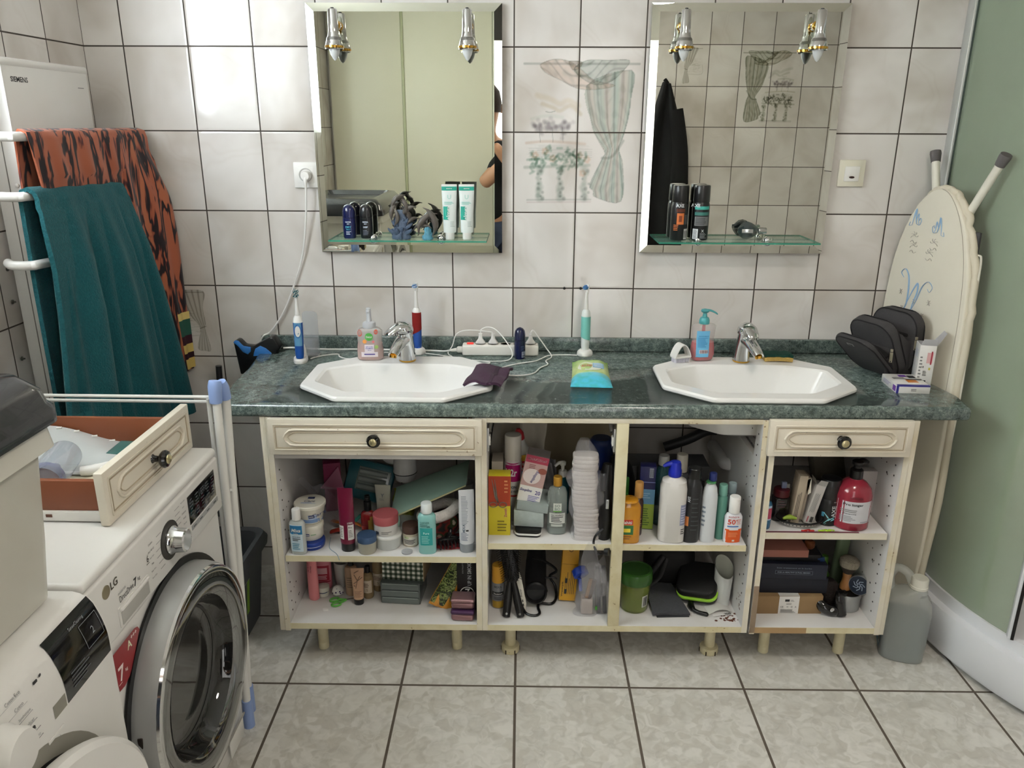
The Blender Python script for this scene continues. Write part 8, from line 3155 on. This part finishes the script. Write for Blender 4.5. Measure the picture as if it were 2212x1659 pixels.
# medicine cartons
VI, ORG, NVB = mat('#6a3c96', .4), mat('#c97a34', .4), mat('#2f2c86', .4)
t = carton('medicine_carton', 'flat white medicine carton with navy, orange and violet print on the worktop corner', 'carton', (2.358, -.382, CT), (.094, .112, .024), Wt, -3,
           {'f': [('L', -.047, -.040, -.012, .012, NVB), ('L', -.040, .046, .0085, .012, NVB), ('R', -.006, .016, -.006, .003, 2, GREYT)],
            't': [('L', -.045, .047, -.056, -.046, NVB), ('L', -.004, .026, -.028, .000, ORG), ('R', -.034, .012, .002, .022, 2, DK), ('L', -.010, .012, .026, .044, VI), ('L', .014, .034, .014, .038, DK), ('L', .0, .044, -.004, .004, DK)],
            'l': [('L', .030, .052, -.008, .008, VI), ('R', -.04, .018, -.006, .006, 3, mat('#9a96b8', .4))]})
t = carton('medicine_carton', 'upright white medicine carton with open flap and small red print', 'carton', (2.425, -.335, CT), (.044, .056, .122), Wt, -14,
           {'f': [('L', .0, .016, .008, .040, mat('#d5a9a8', .4)), ('L', .010, .014, .004, .044, mat('#9a3340', .4)), ('T', '18', -.008, -.004, .006, DK), ('R', -.018, -.010, -.05, .03, 8, GREYT), ('L', -.006, .006, -.054, -.044, DK), ('L', .008, .013, -.012, -.005, mat('#b9b04a', .4)), ('L', -.006, .004, -.030, -.026, GREYT), ('R', -.006, .006, -.024, -.014, 3, GREYT)], 'l': [('R', -.016, .018, .02, .044, 6, mat('#b9bcd0', .4)), ('R', -.02, .0, -.05, -.04, 2, mat('#b9bcd0', .4))]})
b = MB()
FLW = mat('#e2e1e4', .5)
dbl = [(0, 1, 2, 3), (3, 2, 1, 0)]
b.add([(-.022, -.028, .122), (.022, -.028, .122), (.019, -.033, .142), (-.016, -.033, .142)], dbl, FLW)
b.add([(.022, -.028, .122), (.022, .028, .122), (.046, .024, .158), (.046, -.016, .158)], dbl, FLW)
b.obj('open_flaps', t)
b = MB()
b.box((0, 0, .119), (.040, .052, .008), mat('#8d8c8f', .8))
b.obj('box_inside', t)

# water canister
t = thing('water_canister', 'translucent canister half full of clear liquid, white cap, standing by the shower tray', 'canister', (2.432, -.475, 0), rot=(0, 0, -18))
HD = mat('#dde2df', .3, a=.33, coat=.3, nz=.04)
R0 = [(0, .056, .044, 3.2), (.006, .064, .050, 3.4), (.05, .066, .052, 3.6), (.175, .067, .053, 3.6), (.205, .062, .049, 3.2), (.228, .046, .040, 2.6), (.240, .034, .032, 2.4, .012, -.01), (.248, .024, .024, 2, .018, -.014), (.258, .022, .022, 2, .018, -.014)]
b = MB()
b.loft(R0, HD, 44)
b.obj('canister_body', t)
b = MB()
b.tube([(-.050, .02, .215), (-.058, .024, .262), (-.040, .018, .292), (-.012, .004, .285), (.002, -.004, .255)], .0135, HD, 14)
b.obj('handle', t)
b = MB()
b.loft([(.004, .054, .042, 3.2), (.01, .0615, .0475, 3.4), (.05, .0635, .0495, 3.6), (.150, .0645, .0505, 3.6)], mat('#4c5a5f', .15, a=.82, coat=.2, nz=.03), 40)
b.obj('liquid', t)
b = MB()
b.lathe([(.0235, .252), (.026, .254), (.026, .262), (.0245, .263), (.0245, .284), (.022, .288), (.0001, .288)], mat('#dfddd2', .4), 30, M=Matrix.Translation((.018, -.014, 0)))
b.obj('cap', t)
b = MB()
LBB = mat('#2a6a8c', .4)
b.grid(lambda u, v: (-.0672, .035 - .07 * u, .03 + .15 * v), 3, 3, LBB)
b.grid(lambda u, v: (-.0676, -.012 - .018 * u, .045 + .028 * v), 2, 2, mat('#c9cbc8', .4))
b.grid(lambda u, v: (-.0680, -.014 - .014 * u, .050 + .020 * v), 2, 2, mat('#6d6a66', .5))
for k in range(5):
    b.grid(lambda u, v: (-.0676, .03 - .02 * (k % 3) - .012 * u, .07 + .018 * k + .008 * v), 1, 1, mat('#12304a', .4))
b.obj('label', t)

# ------------------------------------------------------------------ black bathrobe on the rear wall, seen in the mirror
t = thing('bathrobe', 'long black bathrobe hanging on the opposite wall, visible in the mirror edge', 'bathrobe', (2.13, YR, 1.84))
b = MB()


def rb(u, v):
    z = -1.12 * v
    w = .02 + .10 * min(1, v * 3.2) + .03 * v
    return ((u - .5) * 2 * w + .02 * v - .01, .035 + .030 * sin(u * 9 + v * 2) + .05 * sin(pi * u), z + .01 * sin(u * 6))


b.sheet(rb, 40, 30, mat('#0b0b0d', .95, nz=.2), .012)
b.obj('robe_body', t, ang=80)
b = MB()
b.tube([(.05, .10, -.16), (.09, .11, -.40), (.10, .10, -.62)], [.045, .05, .06], mat('#0b0b0d', .95, nz=.2), 14, flat=.6)
b.tube([(-.02, .03, .02), (0, .045, -.01), (.02, .05, -.05)], .012, mat('#0b0b0d', .95), 10)
b.obj('sleeve', t)

# ------------------------------------------------------------------ the person taking the picture (only an elbow shows in the mirror)
SKIN = mat('#b98a6c', .5, nz=.08)
SHIRT = mat('#101114', .9, nz=.15)


def skinned(name, pts, edges, rad, m, parent, sub=2):
    me = bpy.data.meshes.new(name)
    me.from_pydata(pts, edges, [])
    me.materials.append(m)
    o = bpy.data.objects.new(name, me)
    COL.objects.link(o)
    o.parent = parent
    s_ = o.modifiers.new('skin', 'SKIN')
    s_.use_smooth_shade = True
    for v, r_ in zip(me.skin_vertices[0].data, rad):
        v.radius = (r_, r_) if not isinstance(r_, tuple) else r_
    me.skin_vertices[0].data[0].use_root = True
    q = o.modifiers.new('sub', 'SUBSURF')
    q.levels = q.render_levels = sub
    me.polygons.foreach_set('use_smooth', [True] * len(me.polygons))
    return o


t = thing('person', 'person in a black T-shirt holding up a phone, elbow visible in the mirror', 'person', (1.33, -2.92, 0))
pp = [(0, 0, .95), (0, 0, 1.10), (0, -.01, 1.28), (0, 0, 1.42), (0, .01, 1.50), (0, .02, 1.58), (0, .03, 1.66), (0, .03, 1.74),
      (-.17, .0, 1.42), (-.375, .24, 1.215), (-.20, .235, 1.39), (-.125, .255, 1.49), (.17, 0, 1.42), (.28, .17, 1.23), (.10, .225, 1.38), (.03, .25, 1.47),
      (-.10, 0, .90), (-.11, .02, .50), (-.11, -.01, .10), (-.11, .12, .04), (.10, 0, .90), (.11, .02, .50), (.11, -.01, .10), (.11, .12, .04)]
ee = [(0, 1), (1, 2), (2, 3), (3, 4), (4, 5), (5, 6), (6, 7), (3, 8), (8, 9), (9, 10), (10, 11), (3, 12), (12, 13), (13, 14), (14, 15), (0, 16), (16, 17), (17, 18), (18, 19), (0, 20), (20, 21), (21, 22), (22, 23)]
rr = [.13, .12, .14, .12, .06, .07, .095, .085, .065, .047, .038, .030, .065, .047, .038, .030, .09, .062, .042, .04, .09, .062, .042, .04]
skinned('body', pp, ee, rr, SKIN, t)
sp = [(0, 0, .93), (0, 0, 1.10), (0, -.01, 1.28), (0, 0, 1.42), (0, .005, 1.47), (-.17, .0, 1.42), (-.325, .185, 1.265), (.17, 0, 1.42), (.245, .12, 1.29)]
skinned('t_shirt', sp, [(0, 1), (1, 2), (2, 3), (3, 4), (3, 5), (5, 6), (3, 7), (7, 8)], [.16, .15, .165, .14, .075, .085, .072, .085, .072], SHIRT, t)
tp_ = [(0, 0, .96), (-.10, 0, .88), (-.11, .02, .50), (-.11, -.01, .09), (.10, 0, .88), (.11, .02, .50), (.11, -.01, .09)]
skinned('trousers', tp_, [(0, 1), (1, 2), (2, 3), (0, 4), (4, 5), (5, 6)], [.15, .11, .085, .07, .11, .085, .07], mat('#2a3346', .9), t)
b = MB()
b.loft([(1.66, .098, .105, 2.2, 0, .02), (1.72, .102, .112, 2.2, 0, .015), (1.79, .088, .098, 2.1, 0, .01), (1.835, .05, .06, 2, 0, .01), (1.85, .01, .012, 2, 0, .01)], mat('#2b1d14', .8, b=.8, bs=120), 30)
b.obj('hair', t)
b = MB()
for s_ in (-1, 1):
    b.lathe([(.0001, -.010), (.0075, -.006), (.0095, 0), (.0075, .006), (.0001, .010)], mat('#e9e6e0', .2), 16, M=Matrix.Translation((s_ * .033, .112, 1.695)))
    b.lathe([(.0001, .0), (.004, .0), (.0001, .0012)], mat('#3a2a1c', .2), 12, M=RM(-90, 0, 0, (s_ * .033, .1212, 1.695)))
b.obj('eye', t)
b = MB()
b.tube([(0, .115, 1.70), (0, .135, 1.672), (0, .128, 1.660)], [.008, .013, .012], SKIN, 12)
b.tube([(-.022, .108, 1.628), (0, .119, 1.627), (.022, .108, 1.628)], [.003, .0065, .003], mat('#9a5a50', .5), 10)
for s_ in (-1, 1):
    b.tube([(s_ * .097, .02, 1.705), (s_ * .108, .012, 1.69), (s_ * .098, .025, 1.66)], [.009, .012, .008], SKIN, 10)
b.obj('facial_features', t)
for sx, wr in ((-1, (-.125, .255, 1.49)), (1, (.03, .25, 1.47))):
    hx, hy, hz = wr[0] + .018 * (-sx), wr[1] + .006, wr[2] + .045
    hp = [wr, (hx, hy, hz)]
    he = [(0, 1)]
    hr = [.026, .03]
    for k, (L, off) in enumerate(((.030, .030), (.034, .012), (.032, -.006), (.026, -.024))):
        i = len(hp)
        hp += [(hx + off * .6, hy + .006, hz + .012 + off * .4), (hx + off * .8 - sx * .008, hy + .018, hz + L * .9), (hx + off * .8 - sx * .02, hy + .004, hz + L * 1.35)]
        he += [(1, i), (i, i + 1), (i + 1, i + 2)]
        hr += [.010, .009, .008]
    i = len(hp)
    hp += [(hx - sx * .024, hy - .014, hz - .008), (hx - sx * .036, hy - .020, hz + .018)]
    he += [(1, i), (i, i + 1)]
    hr += [.012, .009]
    skinned('hand', hp, he, hr, SKIN, t)
t = thing('phone', 'black phone held up in front of the person taking the picture', 'phone', (1.245, -2.635, 1.575), rot=(-18.15, 0, 0))
b = MB()
b.box((0, 0, 0), (.150, .008, .073), BLACKG, .003)
b.obj('phone_body', t)
b = MB()
b.box((-.052, .0055, .014), (.030, .003, .034), mat('#1b1b1e', .2, coat=.6), .002)
b.obj('lens_block', t)
